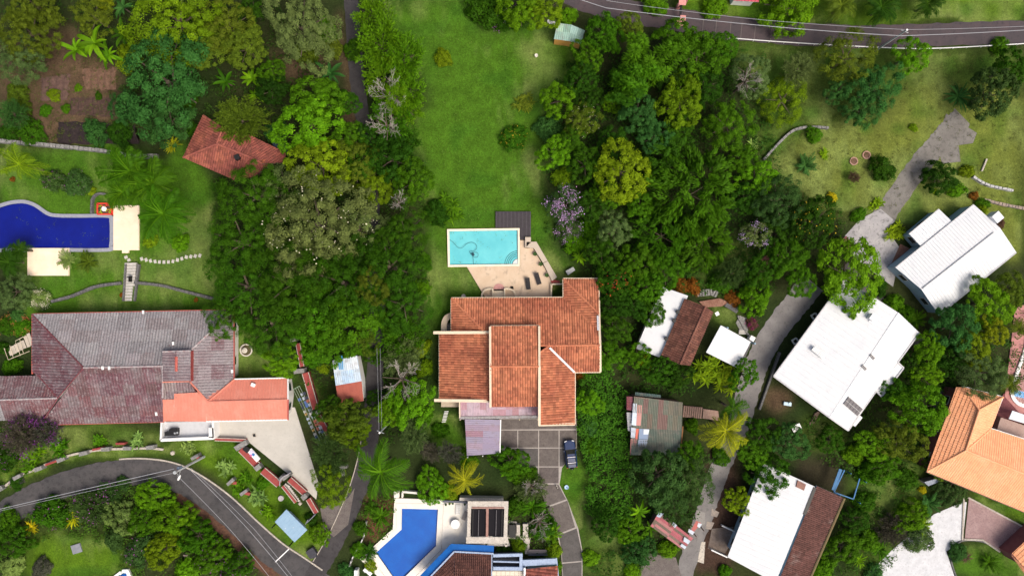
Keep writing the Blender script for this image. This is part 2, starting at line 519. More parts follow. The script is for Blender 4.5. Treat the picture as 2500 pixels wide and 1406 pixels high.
def ground():
    gx = np.concatenate([[-1600, -700, -320, -160, -105], np.arange(-84, 84.01, .5), [105, 160, 320, 700, 1600]])
    gy = np.concatenate([[-1600, -700, -320, -160, -80], np.arange(-50, 50.01, .5), [80, 160, 320, 700, 1600]])
    X, Y = np.meshgrid(gx, gy)
    wx = X + (vnoise(X, Y, 3.1, 1) - .5) * 2.2 + (vnoise(X, Y, 1.1, 2) - .5) * .8
    wy = Y + (vnoise(X, Y, 3.1, 3) - .5) * 2.2 + (vnoise(X, Y, 1.1, 4) - .5) * .8
    col = np.zeros(X.shape + (3,))
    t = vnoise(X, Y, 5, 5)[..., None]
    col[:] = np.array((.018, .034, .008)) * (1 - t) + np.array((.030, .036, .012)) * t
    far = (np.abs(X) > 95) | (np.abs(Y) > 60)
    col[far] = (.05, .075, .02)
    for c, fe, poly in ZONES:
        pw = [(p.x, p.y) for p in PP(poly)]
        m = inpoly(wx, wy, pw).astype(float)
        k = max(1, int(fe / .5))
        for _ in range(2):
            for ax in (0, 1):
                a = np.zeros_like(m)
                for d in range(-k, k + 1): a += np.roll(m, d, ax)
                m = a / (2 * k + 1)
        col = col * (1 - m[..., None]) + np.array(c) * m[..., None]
    # worn / dry mottling of the turf itself
    q = vnoise(X, Y, 7.5, 8) * .5 + vnoise(X, Y, 3.2, 18) * .3 + vnoise(X * 1.8 + Y * .3, Y * .35, 1.2, 9) * .2
    green = (col[..., 1] > .08)
    q = np.clip((q - .46) * 3.6, 0, 1) * green * .8
    col = col * (1 - q[..., None]) + np.array((.150, .192, .052)) * q[..., None]
    q2 = np.clip((vnoise(X, Y, 2.6, 12) - .55) * 3, 0, 1) * green * .5
    col = col * (1 - q2[..., None]) + np.array((.030, .095, .007)) * q2[..., None]
    Z = (vnoise(X, Y, 9, 20) - .5) * .05
    ny, nx = X.shape
    v = np.stack([X, Y, Z - .03], -1).reshape(-1, 3)
    idx = np.arange(ny * nx).reshape(ny, nx)
    f = np.stack([idx[:-1, :-1], idx[:-1, 1:], idx[1:, 1:], idx[1:, :-1]], -1).reshape(-1, 4)
    me = bpy.data.meshes.new('ground')
    me.from_pydata(v.tolist(), [], f.tolist())
    ca = me.color_attributes.new('soil_colour', 'FLOAT_COLOR', 'POINT')
    ca.data.foreach_set('color', np.concatenate([col.reshape(-1, 3), np.ones((ny * nx, 1))], 1).ravel())
    m = bpy.data.materials.new('ground'); m.use_nodes = True
    N = m.node_tree.nodes; L = m.node_tree.links; bs = N['Principled BSDF']
    bs.inputs['Roughness'].default_value = .95; bs.inputs['Specular IOR Level'].default_value = .1
    at = N.new('ShaderNodeAttribute'); at.attribute_name = 'soil_colour'
    tc = N.new('ShaderNodeTexCoord'); cur = at.outputs['Color']
    for sc, lo, hi in ((.55, .72, 1.32), (3.2, .72, 1.3), (11, .55, 1.5)):
        nz = N.new('ShaderNodeTexNoise'); nz.inputs['Scale'].default_value = sc; nz.inputs['Detail'].default_value = 6
        nz.inputs['Roughness'].default_value = .7
        L.new(tc.outputs['Object'], nz.inputs['Vector'])
        mr = N.new('ShaderNodeMapRange'); mr.inputs[1].default_value = .3; mr.inputs[2].default_value = .7
        mr.inputs[3].default_value = lo; mr.inputs[4].default_value = hi
        L.new(nz.outputs['Fac'], mr.inputs[0])
        vm = N.new('ShaderNodeVectorMath'); vm.operation = 'SCALE'
        L.new(cur, vm.inputs[0]); L.new(mr.outputs[0], vm.inputs['Scale']); cur = vm.outputs[0]
    L.new(cur, bs.inputs['Base Color'])
    nz = N.new('ShaderNodeTexNoise'); nz.inputs['Scale'].default_value = 9; nz.inputs['Detail'].default_value = 6
    L.new(tc.outputs['Object'], nz.inputs['Vector'])
    bp = N.new('ShaderNodeBump'); bp.inputs['Strength'].default_value = .8; bp.inputs['Distance'].default_value = .12
    L.new(nz.outputs['Fac'], bp.inputs['Height']); L.new(bp.outputs[0], bs.inputs['Normal'])
    me.materials.append(m)
    o = bpy.data.objects.new('ground', me); COL.objects.link(o); o['kind'] = 'structure'
ground()

# ------------------------------------------------------------------ roads and paving
M_ASPH = mat('asphalt', (.055, .053, .056), [(.9, .56, .60, (.034, .033, .036, .8)), (5, .60, .66, (.09, .085, .08, .6)), (.35, .4, .7, (.085, .078, .08)), (1.6, .5, .75, (.035, .033, .036)), (14, .5, .8, (.10, .095, .095, .5))], .9, (40, .4))
M_ASPH2 = mat('asphalt_purple', (.060, .050, .056), [(.3, .4, .65, (.082, .060, .066)), (1.4, .55, .75, (.036, .032, .038)), (14, .5, .8, (.10, .09, .095, .4))], .9, (40, .4))
M_CONC = mat('concrete', (.16, .15, .15), [(1.0, .54, .62, (.10, .095, .09, .8)), (6, .6, .66, (.08, .075, .07, .7)), (.5, .4, .65, (.22, .21, .205)), (2.0, .5, .75, (.10, .095, .095)), (16, .5, .8, (.33, .32, .31, .5))], .9, (30, .4))
M_CONCD = mat('concrete_dark', (.085, .078, .076), [(.6, .4, .7, (.125, .115, .11)), (2.4, .5, .75, (.052, .048, .047)), (16, .55, .8, (.16, .15, .14, .5))], .9, (30, .4))
M_CREAM = mat('cream_paving', (.54, .41, .295), [(.7, .4, .7, (.60, .475, .355)), (1.1, .56, .7, (.33, .26, .20, .7)), (10, .55, .8, (.48, .38, .29, .5))], .85)
M_WHITEP = mat('pale_paving', (.70, .66, .60), [(.5, .45, .7, (.76, .73, .68)), (1.8, .56, .75, (.50, .46, .42, .6))], .8)
M_COURT = mat('courtyard_concrete', (.44, .42, .385), [(.5, .4, .7, (.50, .48, .44)), (3, .55, .75, (.35, .335, .31, .7)), (18, .55, .8, (.32, .30, .28, .5))], .9, (30, .2))
M_STONE = mat('grey_stone', (.20, .195, .19), [(3, .4, .65, (.29, .285, .28)), (9, .5, .7, (.10, .098, .096)), (1, .55, .7, (.13, .15, .09, .6))], .92, (12, .9))
M_STONED = mat('dark_stone', (.10, .098, .10), [(3, .4, .65, (.16, .158, .16)), (9, .5, .7, (.05, .05, .052))], .92, (12, .9))
M_KERB = mat('kerb_stone', (.40, .36, .31), [(2, .4, .65, (.50, .45, .40)), (5, .5, .7, (.22, .20, .17))], .9, (15, .5))
M_GRAVEL = mat('white_gravel', (.56, .57, .60), [(1.2, .4, .65, (.66, .67, .70)), (3.5, .56, .72, (.33, .33, .35, .8)), (25, .5, .75, (.42, .42, .44, .7))], .95, (45, .8))
M_WOODD = mat('dark_deck_wood', (.045, .038, .046), [(4, .4, .7, (.062, .054, .060), (1, 12, 1)), (1.5, .5, .8, (.04, .035, .038))], .75)
M_REDWALL = mat('maroon_plaster', (.26, .045, .045), [(1.2, .4, .7, (.32, .075, .06)), (4, .55, .75, (.15, .03, .035)), (2, .6, .8, (.35, .15, .10, .5))], .85)
M_PINKST = mat('mauve_stamped_concrete', (.27, .175, .175), [(.8, .4, .65, (.34, .235, .23)), (5, .5, .7, (.19, .12, .125)), (20, .5, .75, (.38, .28, .27, .5))], .88, (20, .4))
M_CORAL = mat('coral_paving', (.42, .19, .18), [(1.5, .4, .65, (.48, .24, .22)), (5, .5, .7, (.33, .14, .14))], .88)
M_WHITE = mat('white_paint', (.76, .76, .76), [(1.0, .5, .8, (.66, .66, .66)), (4, .62, .8, (.52, .51, .50, .5))], .6)
M_CREAMW = mat('cream_plaster', (.66, .56, .42), [(1.2, .45, .7, (.58, .48, .36)), (5, .58, .8, (.38, .32, .24, .6))], .8)
M_BLACK = mat('black_metal', (.012, .012, .013), [(5, .5, .8, (.03, .03, .03))], .5)
M_GALV = mat('galvanised_steel', (.38, .40, .42), [(2, .4, .7, (.48, .50, .52)), (8, .55, .75, (.26, .26, .27))], .45, metal=.3)
M_SOILD = mat('tilled_soil', (.060, .034, .028), [(2, .4, .65, (.095, .058, .045)), (8, .5, .7, (.032, .02, .018))], .95, (14, 1.0))
M_SOILB = mat('brown_soil', (.135, .075, .050), [(2, .4, .65, (.175, .105, .072)), (8, .5, .7, (.075, .042, .030))], .95, (14, 1.0))

def road(name, cl, w, m, z):
    mb = MB(); pts = spline(PP(cl), 10); n = len(pts) - 1
    vs = []
    for i, p in enumerate(pts):       # edges wander a little, as worn verges do
        t = (pts[min(i + 1, n)] - pts[max(i - 1, 0)]).normalized(); nn = Vector((-t.y, t.x, 0))
        ww = (w if not isinstance(w, tuple) else w[0] + (w[1] - w[0]) * i / n) / 2
        a, b = p + nn * (-ww + random.uniform(-.12, .12)), p + nn * (ww + random.uniform(-.12, .12)); vs += [(a.x, a.y, z), (b.x, b.y, z)]
    mb.add(vs, [(2 * i + 1, 2 * i, 2 * i + 2, 2 * i + 3) for i in range(n)])
    o = obj(name, mb, m, kind='structure')
    return pts, o

top_pts, top_road = road('road', [(1330, -60), (1400, -10), (1490, 18), (1610, 42), (1750, 64), (1900, 80), (2050, 89), (2200, 88), (2350, 83), (2520, 78), (2640, 72)], 3.5, M_ASPH2, .012)
low_pts, low_road = road('road', [(-60, 1300), (0, 1262), (70, 1221), (150, 1186), (240, 1162), (330, 1152), (410, 1160), (470, 1186), (540, 1235), (610, 1300), (670, 1352), (730, 1392), (800, 1440)], 4.0, M_ASPH, .012)
lane_pts, lane = road('road', [(850, -60), (858, 0), (864, 110), (876, 230), (893, 340), (905, 480), (915, 650), (918, 800), (914, 950), (902, 1080), (878, 1180), (846, 1260), (812, 1330), (770, 1400), (740, 1450)], (2.1, 2.9), mat('dark_asphalt', (.040, .037, .040), [(.35, .4, .7, (.06, .055, .058)), (1.6, .5, .75, (.025, .023, .025)), (14, .5, .8, (.08, .075, .075, .4))], .9, (40, .4)), .017)
drv_pts, drv = road('driveway', [(2350, 285), (2325, 310), (2298, 342), (2240, 410), (2180, 495), (2150, 540)], 3.3, mat('old_concrete_drive', (.15, .14, .13), [(.4, .4, .65, (.20, .19, .175)), (1.5, .5, .7, (.09, .085, .078)), (5, .6, .68, (.07, .08, .04, .7)), (20, .5, .75, (.27, .255, .24, .6))], .92, (30, .6)), .012)
mid_pts, mid = road('driveway', [(1985, 690), (1940, 745), (1890, 810), (1850, 885), (1825, 960), (1805, 1030), (1780, 1090), (1755, 1150), (1735, 1210), (1712, 1275), (1690, 1340), (1665, 1420)], (4.0, 2.5), M_CONC, .012)

def kerb(pts, side, w, m, i0, i1, h=.14):
    mb = MB(); ribbon(mb, pts[i0:i1], side, side + w, h, 0, h + .05)
    return obj('kerb', mb, m, kind='structure')
kerb(low_pts, 2.0, .22, M_KERB, 46, 116)
kerb(lane_pts, -1.35, .12, M_KERB, 90, 128)

vg = MB(); ribbon(vg, low_pts[66:118], -3.3, -1.9, .008); obj('verge', vg, mat('red_brown_bank', (.085, .040, .026), [(1.2, .4, .65, (.13, .066, .042)), (4, .5, .7, (.04, .024, .018)), (.6, .58, .66, (.03, .05, .012, .8))], .95, (10, 1.0)), kind='structure')
def sheet(name, poly, m, z=.02, th=None, **pr):
    mb = MB(); mb.prism(PP(poly), -.05 if th is None else z - th, z)
    pr.setdefault('kind', 'structure')
    return obj(name, mb, m, **pr)

# widened apron of the old drive, forecourt and paths on the right
sheet('forecourt', [(2310, 278), (2385, 325), (2375, 350), (2340, 355), (2345, 395), (2300, 400), (2285, 345)], MATS['old_concrete_drive'], .017)
sheet('forecourt', [(2150, 510), (2185, 540), (2165, 560), (2200, 610), (2180, 700), (2100, 640), (2050, 590), (2100, 535)], mat('stained_concrete', (.30, .29, .30), [(.8, .4, .62, (.40, .385, .39)), (1.6, .5, .68, (.13, .125, .13)), (14, .5, .75, (.42, .41, .41, .6))], .92, (25, .5)), .021)
sheet('terrace', [(2198, 596), (2250, 620), (2215, 665), (2175, 645)], mat('brick_paving', (.21, .10, .07), [(2, .4, .65, (.27, .15, .11)), (7, .5, .7, (.12, .06, .045))], .9, (20, .5)), .05)
sheet('forecourt', [(2350, 1225), (2360, 1225), (2350, 1320), (2310, 1345), (2335, 1420), (2100, 1420), (2180, 1340), (2280, 1255)], M_GRAVEL, .016)
sheet('forecourt', [(2365, 1216), (2505, 1290), (2500, 1310), (2440, 1345), (2400, 1318), (2355, 1314)], M_PINKST, .05)
sheet('path', [(2070, 640), (2120, 690), (2200, 770), (2260, 830), (2240, 850), (2120, 770), (2050, 660)], M_CONCD, .012)
sheet('courtyard', [(522, 1030), (702, 1024), (708, 994), (720, 994), (778, 1180), (772, 1218), (715, 1165), (612, 1082), (600, 1072), (524, 1070)], M_COURT, .06)
sheet('forecourt', [(782, 1240), (850, 1215), (866, 1190), (850, 1280), (815, 1310), (790, 1290)], mat('mauve_gravel', (.12, .10, .095), [(1, .4, .65, (.16, .14, .13)), (6, .5, .7, (.075, .065, .06)), (22, .5, .75, (.23, .21, .195, .6))], .95, (40, .8)), .022)
sheet('forecourt', [(1580, 1350), (1650, 1360), (1668, 1420), (1550, 1420)], MATS['mauve_gravel'], .024)
sheet('forecourt', [(1738, 1290), (1790, 1285), (1800, 1300), (1770, 1350), (1728, 1338)], mat('damp_concrete', (.15, .115, .095), [(1, .4, .65, (.21, .17, .145)), (4, .5, .7, (.09, .07, .06))], .9, (25, .5)), .020)
# car court of the tiled house: concrete slabs, each with a pale joint between
slab_xs = [1222, 1264, 1315, 1365, 1408]; slab_ys = [1049, 1093, 1139, 1180]
court = MB()
court.prism(PP([(1222, 1022), (1408, 1022), (1408, 1092), (1372, 1142), (1366, 1182), (1386, 1222), (1412, 1290), (1422, 1345), (1422, 1425), (1374, 1425), (1370, 1345), (1352, 1270), (1335, 1210), (1300, 1160), (1262, 1100), (1222, 1100)]), -.05, .018)
COURT = obj('car_court', court, mat('pale_joint', (.36, .33, .31), [(3, .4, .7, (.30, .27, .25)), (8, .55, .75, (.22, .2, .18))], .9), kind='structure')
def slab(poly):
    mb = MB(); mb.prism(PP(poly), .0, .026 + random.uniform(0, .005))
    obj('concrete_slab', mb, mat('slab_%d' % random.randint(0, 2), *[((.095, .080, .078), [(.9, .4, .7, (.14, .118, .112)), (3.4, .5, .75, (.06, .052, .05)), (16, .55, .8, (.17, .15, .145, .5))]), ((.080, .074, .072), [(.9, .4, .7, (.11, .102, .1)), (3.4, .5, .75, (.055, .052, .05)), (16, .55, .8, (.15, .14, .135, .5))]), ((.105, .09, .085), [(.9, .4, .7, (.15, .13, .12)), (3.4, .5, .75, (.07, .06, .056)), (16, .55, .8, (.18, .16, .15, .5))])][len(MATS) % 3], .9, (30, .4)), COURT)
slab([(1223, 1023), (1407, 1023), (1407, 1046), (1223, 1048)])
for i in range(4):
    for j in range(3):
        a, b, c, d = slab_xs[i] + 1.2, slab_xs[i + 1] - 1.2, slab_ys[j] + 1.2, slab_ys[j + 1] - 1.2
        if i == 0 and j == 2: continue
        if i == 3 and j == 1: slab([(a, c), (b, c), (1374, d), (a, d)]); continue
        if i == 3 and j == 2: continue
        if i == 0 and j == 1: slab([(1250, c), (b, c), (b, d), (1264, 1110)]); continue
        slab([(a, c), (b, c), (b, d), (a, d)])
slab([(1308, 1182), (1363, 1182), (1382, 1218), (1333, 1236), (1322, 1200)])
slab([(1336, 1239), (1385, 1221), (1404, 1286), (1362, 1303), (1352, 1272)])
slab([(1364, 1306), (1408, 1289), (1420, 1344), (1420, 1368), (1373, 1372), (1371, 1344)])
slab([(1373, 1375), (1420, 1371), (1420, 1425), (1375, 1425)])
# joints across the top road
for i, x in enumerate((1718, 1750, 1785, 1812, 1845, 1885)):
    mb = MB(); yb = 88 + (x - 1700) * .08
    mb.beam(P(x, 42 + (x - 1700) * .12, .0215), P(x - 4, yb, .0215), .06, .01)
    obj('road_joint', mb, mat('joint_fill', (.16, .14, .13), rough=.9), top_road)
# joints across the middle drive and pale repair patches beside it
for poly, m in (([(1700, 1245), (1722, 1250), (1720, 1282), (1698, 1275)], 0), ([(1738, 1240), (1756, 1250), (1750, 1262), (1736, 1258)], 1), ([(1726, 1272), (1744, 1275), (1736, 1292), (1722, 1290)], 1), ([(1712, 1322), (1722, 1322), (1718, 1375), (1703, 1370)], 2)):
    mb = MB(); mb.prism(PP(poly), 0, .028); obj('repair_patch', mb, mat('patch_%d' % m, [(.26, .25, .24), (.33, .28, .24), (.52, .47, .40)][m], [(4, .45, .7, (.2, .18, .17))], .9), mid)

# tilled beds of the vegetable garden (top left)
def bed(poly, m, nr):
    q = PP(poly); a, b, c, d = q; T = None
    n = 14; ring = []
    for (p0, p1) in ((a, b), (b, c), (c, d), (d, a)):
        for k in range(n): p = p0.lerp(p1, k / n); ring.append(Vector((p.x + random.uniform(-.22, .22), p.y + random.uniform(-.22, .22), 0)))
    mb = MB(); mb.prism(ring, -.05, .02); T = obj('soil_bed', mb, m, kind='structure')
    for i in range(nr):
        t = (i + .5) / nr; p0, p1 = a.lerp(b, t), d.lerp(c, t); w = (b - a).length / nr * .40
        vs = []; n = 14
        for k in range(n + 1):
            p = p0.lerp(p1, .04 + .92 * k / n); j = random.uniform(-.08, .08); ww = w * random.uniform(.8, 1.1); h = random.uniform(.07, .14) * (.2 if k in (0, n) else 1)
            e = (b - a).normalized()
            for u, z in ((-1, .0), (-.45, .8), (.45, .85), (1, .0)): r = p + e * (u * ww + j); vs.append((r.x, r.y, .02 + z * h))
        rm = MB(); rm.add(vs, [(4 * k + u, 4 * k + u + 1, 4 * k + u + 5, 4 * k + u + 4) for k in range(n) for u in range(3)])
        obj('furrow_ridge', rm, m, T)
bed([(203, 168), (285, 166), (282, 222), (206, 218)], M_SOILB, 5)
bed([(172, 238), (275, 240), (280, 285), (170, 280)], M_SOILD, 6)
bed([(142, 297), (330, 305), (340, 350), (140, 352)], mat('black_soil', (.022, .015, .016), [(2, .4, .65, (.035, .024, .024)), (8, .5, .7, (.012, .009, .01))], .95, (14, 1.0)), 8)
bed([(100, 190), (172, 182), (165, 246), (100, 248)], mat('mauve_soil', (.10, .058, .05), [(2, .4, .65, (.13, .08, .064)), (8, .5, .7, (.06, .036, .03))], .95, (14, 1.0)), 4)

# ------------------------------------------------------------------ pools
def water_mat(name, tint, gloss=.04):
    m = bpy.data.materials.new(name); m.use_nodes = True
    nt = m.node_tree; N = nt.nodes; L = nt.links; N.clear()
    out = N.new('ShaderNodeOutputMaterial'); tr = N.new('ShaderNodeBsdfTransparent'); gl = N.new('ShaderNodeBsdfGlossy')
    tr.inputs['Color'].default_value = (*tint, 1); gl.inputs['Roughness'].default_value = gloss
    fr = N.new('ShaderNodeFresnel'); fr.inputs['IOR'].default_value = 1.33
    nz = N.new('ShaderNodeTexNoise'); nz.inputs['Scale'].default_value = 2.2; nz.inputs['Detail'].default_value = 3
    tc = N.new('ShaderNodeTexCoord'); L.new(tc.outputs['Object'], nz.inputs['Vector'])
    bp = N.new('ShaderNodeBump'); bp.inputs['Strength'].default_value = .25; bp.inputs['Distance'].default_value = .04
    L.new(nz.outputs['Fac'], bp.inputs['Height']); L.new(bp.outputs[0], gl.inputs['Normal']); L.new(bp.outputs[0], fr.inputs['Normal'])
    mx = N.new('ShaderNodeMixShader'); L.new(fr.outputs[0], mx.inputs[0]); L.new(tr.outputs[0], mx.inputs[1]); L.new(gl.outputs[0], mx.inputs[2])
    L.new(mx.outputs[0], out.inputs['Surface'])
    return m
M_WATER = water_mat('pool_water', (.93, .98, .99))
def shell(mb, inner, outer, z0, z1, mi=0):
    """rim between two outlines with the same number of points"""
    n = len(inner)
    vs = [(p[0], p[1], z1) for p in inner] + [(p[0], p[1], z1) for p in outer] + [(p[0], p[1], z0) for p in inner] + [(p[0], p[1], z0) for p in outer]
    fs = []
    for i in range(n):
        j = (i + 1) % n
        fs += [(i, n + i, n + j, j), (i, j, 2 * n + j, 2 * n + i), (n + i, 3 * n + i, 3 * n + j, n + j)]
    return mb.add(vs, fs, mi)
def offset_poly(pts, d):
    pts = [Vector((p[0], p[1], 0)) for p in pts]; n = len(pts); out = []
    a = sum(pts[i].x * pts[(i + 1) % n].y - pts[(i + 1) % n].x * pts[i].y for i in range(n))
    s = 1 if a > 0 else -1
    for i in range(n):
        e0 = (pts[i] - pts[i - 1]).normalized(); e1 = (pts[(i + 1) % n] - pts[i]).normalized()
        n0 = Vector((e0.y, -e0.x, 0)) * s; n1 = Vector((e1.y, -e1.x, 0)) * s
        b = (n0 + n1); b = b / max(.3, b.dot(n0)) if b.length > 1e-6 else n0
        out.append(pts[i] + b * d)
    return out
def pool(label, inner, rim, floor_m, rim_m, z=.30, depth=.28):
    T = thing('swimming_pool', label, 'pool', centre(inner))
    T.location.z = 0
    mb = MB(); mb.prism(inner, -.04, z - depth); obj('basin_floor', mb, floor_m, T)
    mb = MB(); n = len(inner)
    vs = [(p[0], p[1], z - depth) for p in inner] + [(p[0], p[1], z) for p in inner]
    mb.add(vs, [(i, n + i, n + (i + 1) % n, (i + 1) % n) for i in range(n)]); obj('basin_wall', mb, floor_m, T)
    mb = MB(); shell(mb, inner, rim, -.05, z + .03); obj('coping', mb, rim_m, T)
    mb = MB(); mb.add([(p[0], p[1], z - .06) for p in ccw([(p[0], p[1]) for p in inner])], [tuple(range(n))]); obj('water', mb, M_WATER, T)
    return T
# turquoise pool of the tiled house
M_TURQ = mat('turquoise_pool_plaster', (.14, .58, .66), [(.35, .4, .7, (.20, .68, .74)), (1.5, .62, .74, (.16, .50, .52, .7)), (7, .68, .8, (.05, .35, .40, .6))], .7)
inner = PP([(1097.5, 565), (1264, 562.5), (1264.5, 645), (1098.5, 647)])
rim = PP([(1092, 560), (1269, 557.5), (1269, 650), (1094, 652)])
TP = pool('rectangular turquoise pool with cream rim above the tiled house', inner, rim, M_TURQ, mat('cream_coping', (.78, .66, .52), [(2, .45, .7, (.82, .73, .62))], .8))
cx, cy = inner[2].x, inner[2].y
for k, rr in enumerate((2.0, 1.72, 1.46, 1.2, .82)):
    mb = MB(); mb.prism([Vector((cx, cy, 0))] + [Vector((cx - rr * math.cos(a * math.pi / 24), cy + rr * math.sin(a * math.pi / 24), 0)) for a in range(13)], .02, .05 + .033 * k)
    obj('pool_step', mb, M_TURQ if k < 4 else M_WHITE, TP)
    mb = MB(); mb.tube([Vector((cx - rr * math.cos(a * math.pi / 24), cy + rr * math.sin(a * math.pi / 24), .06 + .033 * k)) for a in range(13)], .035, 5)
    obj('step_edge', mb, mat('dark_tile_edge', (.02, .10, .12), rough=.5), TP)
mb = MB(); hp = spline(PP([(1094, 583), (1107, 592), (1118, 604), (1128, 605), (1140, 595), (1152, 592), (1162, 597), (1164, 606), (1157, 613), (1147, 613), (1150, 620), (1158, 628), (1166, 627), (1167, 619), (1160, 616), (1154, 619), (1155, 630), (1157, 646)], .26), 8)
mb.tube(hp, .024, 5); mb.box(P(1155, 621, .2), (.34, .45, .14), .6)
solo('pool_hose', mb, mat('dark_hose', (.01, .05, .07), rough=.5), 'thin dark vacuum hose looping in the turquoise pool', 'hose')
# navy pool on the left
navy_in = spline(PP([(-60, 560), (-20, 520), (15, 503), (55, 497), (85, 505), (115, 525), (140, 531), (200, 532), (262, 532), (269, 540), (270, 575), (268, 600), (258, 606), (150, 606), (20, 606), (-60, 606)]), 4, True)
navy_rim = offset_poly(navy_in, .55)
M_NAVY = mat('navy_pool_tile', (.0012, .006, .20), [(.25, .4, .7, (.0015, .010, .26)), (3, .6, .8, (.001, .004, .15))], .5)
pool('deep navy pool with rounded end on the left edge', navy_in, navy_rim, M_NAVY, mat('blue_grey_coping', (.24, .25, .30), [(3, .4, .7, (.30, .31, .36)), (9, .55, .75, (.16, .17, .20))], .85), .2, .18)
sheet('patio', [(279, 502), (341, 502), (341, 611), (316, 611), (316, 618), (300, 618), (300, 611), (279, 611)], mat('peach_paving', (.80, .66, .50), [(1.5, .45, .7, (.74, .60, .45)), (.6, .5, .7, (.84, .72, .57))], .85), .24)
sheet('patio', [(70, 606), (172, 606), (170, 673), (70, 673)], MATS['peach_paving'], .28)
# cobalt pool of the bottom house
cob_in = PP([(982, 1239), (1070, 1241), (1065, 1330), (984, 1410), (964, 1410), (919, 1346), (981, 1290)])
cob_rim = PP([(968, 1226), (1083, 1228), (1078, 1338), (1004, 1415), (950, 1415), (900, 1348), (969, 1286)])
M_COB = mat('cobalt_pool_tile', (.002, .10, .50), [(.5, .4, .7, (.003, .135, .58)), (2.2, .6, .72, (.006, .09, .40, .8)), (7, .66, .8, (.01, .08, .34, .5))], .5)
pool('bright cobalt pool bent at an angle beside the blue canopy', cob_in, cob_rim, M_COB, M_WHITEP, .34, .32)
pat = MB()
for q in ([(964, 1214), (1122, 1219), (1083.5, 1227.5), (967.5, 1225.5)], [(1083.5, 1227.5), (1122, 1219), (1150, 1226), (1148, 1325), (1100, 1325), (1078.5, 1338.5)], [(1078.5, 1338.5), (1100, 1325), (1120, 1332), (1030, 1420), (1004.5, 1415.5)], [(964, 1214), (967.5, 1225.5), (968.5, 1286), (960, 1288)], [(960, 1288), (968.5, 1286), (899.5, 1348), (880, 1362)], [(880, 1362), (899.5, 1348), (949.5, 1415.5), (945, 1425)]):
    pat.prism(PP(q), -.05, .355)
obj('patio', pat, M_WHITEP, kind='structure')
sheet('patio', [(1140, 1300), (1240, 1310), (1245, 1330), (1130, 1330)], M_WHITEP, .33)
# small pool corner at the bottom left and the pool at the right edge
sm_in = PP([(278, 1412), (304, 1396), (310, 1396), (318, 1412)]); sm_rim = offset_poly(sm_in, .55)
pool('corner of a small blue pool with white rim at the bottom edge', sm_in, sm_rim, M_COB, M_WHITE, .3, .28)
rt_in = spline(PP([(2472, 962), (2480, 976), (2492, 984), (2512, 988), (2540, 985), (2545, 820), (2515, 800), (2505, 850), (2488, 900), (2474, 940)]), 4, True)
RP = pool('shaded grey pool with white curved rim at the right edge', rt_in, offset_poly(rt_in, .5), mat('grey_pool_tile', (.10, .115, .125), [(1, .4, .7, (.13, .15, .16))], .5), M_WHITE, .3, .28)
for k, (a, b) in enumerate((((2471, 962), (2540, 976)), ((2470, 954), (2540, 968)))):
    mb = MB(); mb.beam(P(*a, .2 - .03 * k), P(*b, .2 - .03 * k), .5, .15); obj('pool_step', mb, mat('light_blue_step', (.08, .30, .60), rough=.5), RP)
sheet('patio', [(2490, 745), (2520, 745), (2520, 1000), (2490, 1010), (2452, 968), (2468, 830), (2476, 760)], M_CORAL, .12)
sheet('patio', [(2450, 960), (2520, 990), (2520, 1040), (2420, 1015)], mat('maroon_paving', (.17, .05, .06), [(2, .4, .7, (.22, .08, .08)), (6, .5, .75, (.10, .03, .04))], .85), .08)
# ================================================================== buildings
M_TILE = mat('terracotta_tile', (.41, .150, .078), [(.2, .42, .62, (.31, .098, .054)), (.9, .52, .72, (.22, .066, .042, .7)), (3.5, .55, .75, (.50, .24, .14, .7)), (2.2, .62, .76, (.12, .05, .038, .6))], .85, tile=.36)
M_TILER = mat('weathered_red_tile', (.21, .062, .048), [(.35, .45, .7, (.30, .10, .06)), (1.2, .5, .7, (.13, .04, .036, .8)), (.22, .60, .68, (.42, .13, .05, .8)), (5, .58, .75, (.36, .19, .15, .6))], .88, tile=.38)
M_TILEB = mat('old_brown_tile', (.125, .050, .036), [(.5, .45, .7, (.17, .075, .052)), (1.6, .5, .7, (.075, .035, .03, .8)), (6, .58, .75, (.30, .18, .13, .6))], .9, tile=.40)
M_TILEM = mat('maroon_brown_tile', (.115, .052, .044), [(.5, .45, .7, (.15, .07, .06)), (.35, .56, .7, (.28, .22, .20, .7)), (1.8, .5, .7, (.07, .035, .03, .8))], .9, tile=.30)
M_PEACH = mat('peach_tile', (.80, .365, .19), [(.4, .45, .7, (.82, .41, .23)), (3, .55, .75, (.72, .30, .15, .6))], .8, tile=.10)
M_SALM = mat('salmon_sheet', (.58, .20, .145), [(.5, .45, .7, (.62, .25, .19)), (3, .58, .75, (.48, .15, .11, .6))], .7)
M_WHITER = mat('white_metal_roof', (.63, .645, .67), [(.3, .5, .75, (.57, .59, .63)), (.8, .58, .72, (.50, .51, .54, .45)), (2.0, .62, .76, (.46, .46, .47, .5)), (9, .64, .74, (.28, .27, .26, .5))], .55)
M_SHEET = mat('painted_roof_sheet', (.3, .3, .3), [(.5, .45, .7, (.24, .235, .25, .45)), (2.2, .52, .68, (.36, .35, .365, .5)), (5, .52, .70, (.055, .042, .046, .85)), (2.6, .58, .75, (.13, .035, .048, .6)), (9, .56, .72, (.45, .43, .44, .5))], .85, objcol=True)
M_SHEETC = mat('tin_sheet', (.3, .3, .3), [(1.4, .5, .72, (.20, .15, .13, .5)), (6, .6, .78, (.42, .40, .40, .4))], .6, objcol=True)
M_ORRIDGE = mat('red_flashing', (.42, .10, .08), [(2, .45, .7, (.33, .07, .06))], .7)
M_GREYRIDGE = mat('grey_flashing', (.36, .33, .34), [(2, .45, .7, (.25, .12, .13)), (5, .55, .75, (.48, .46, .46))], .8)
W_CREAM = M_CREAMW
W_WHITE = M_WHITE
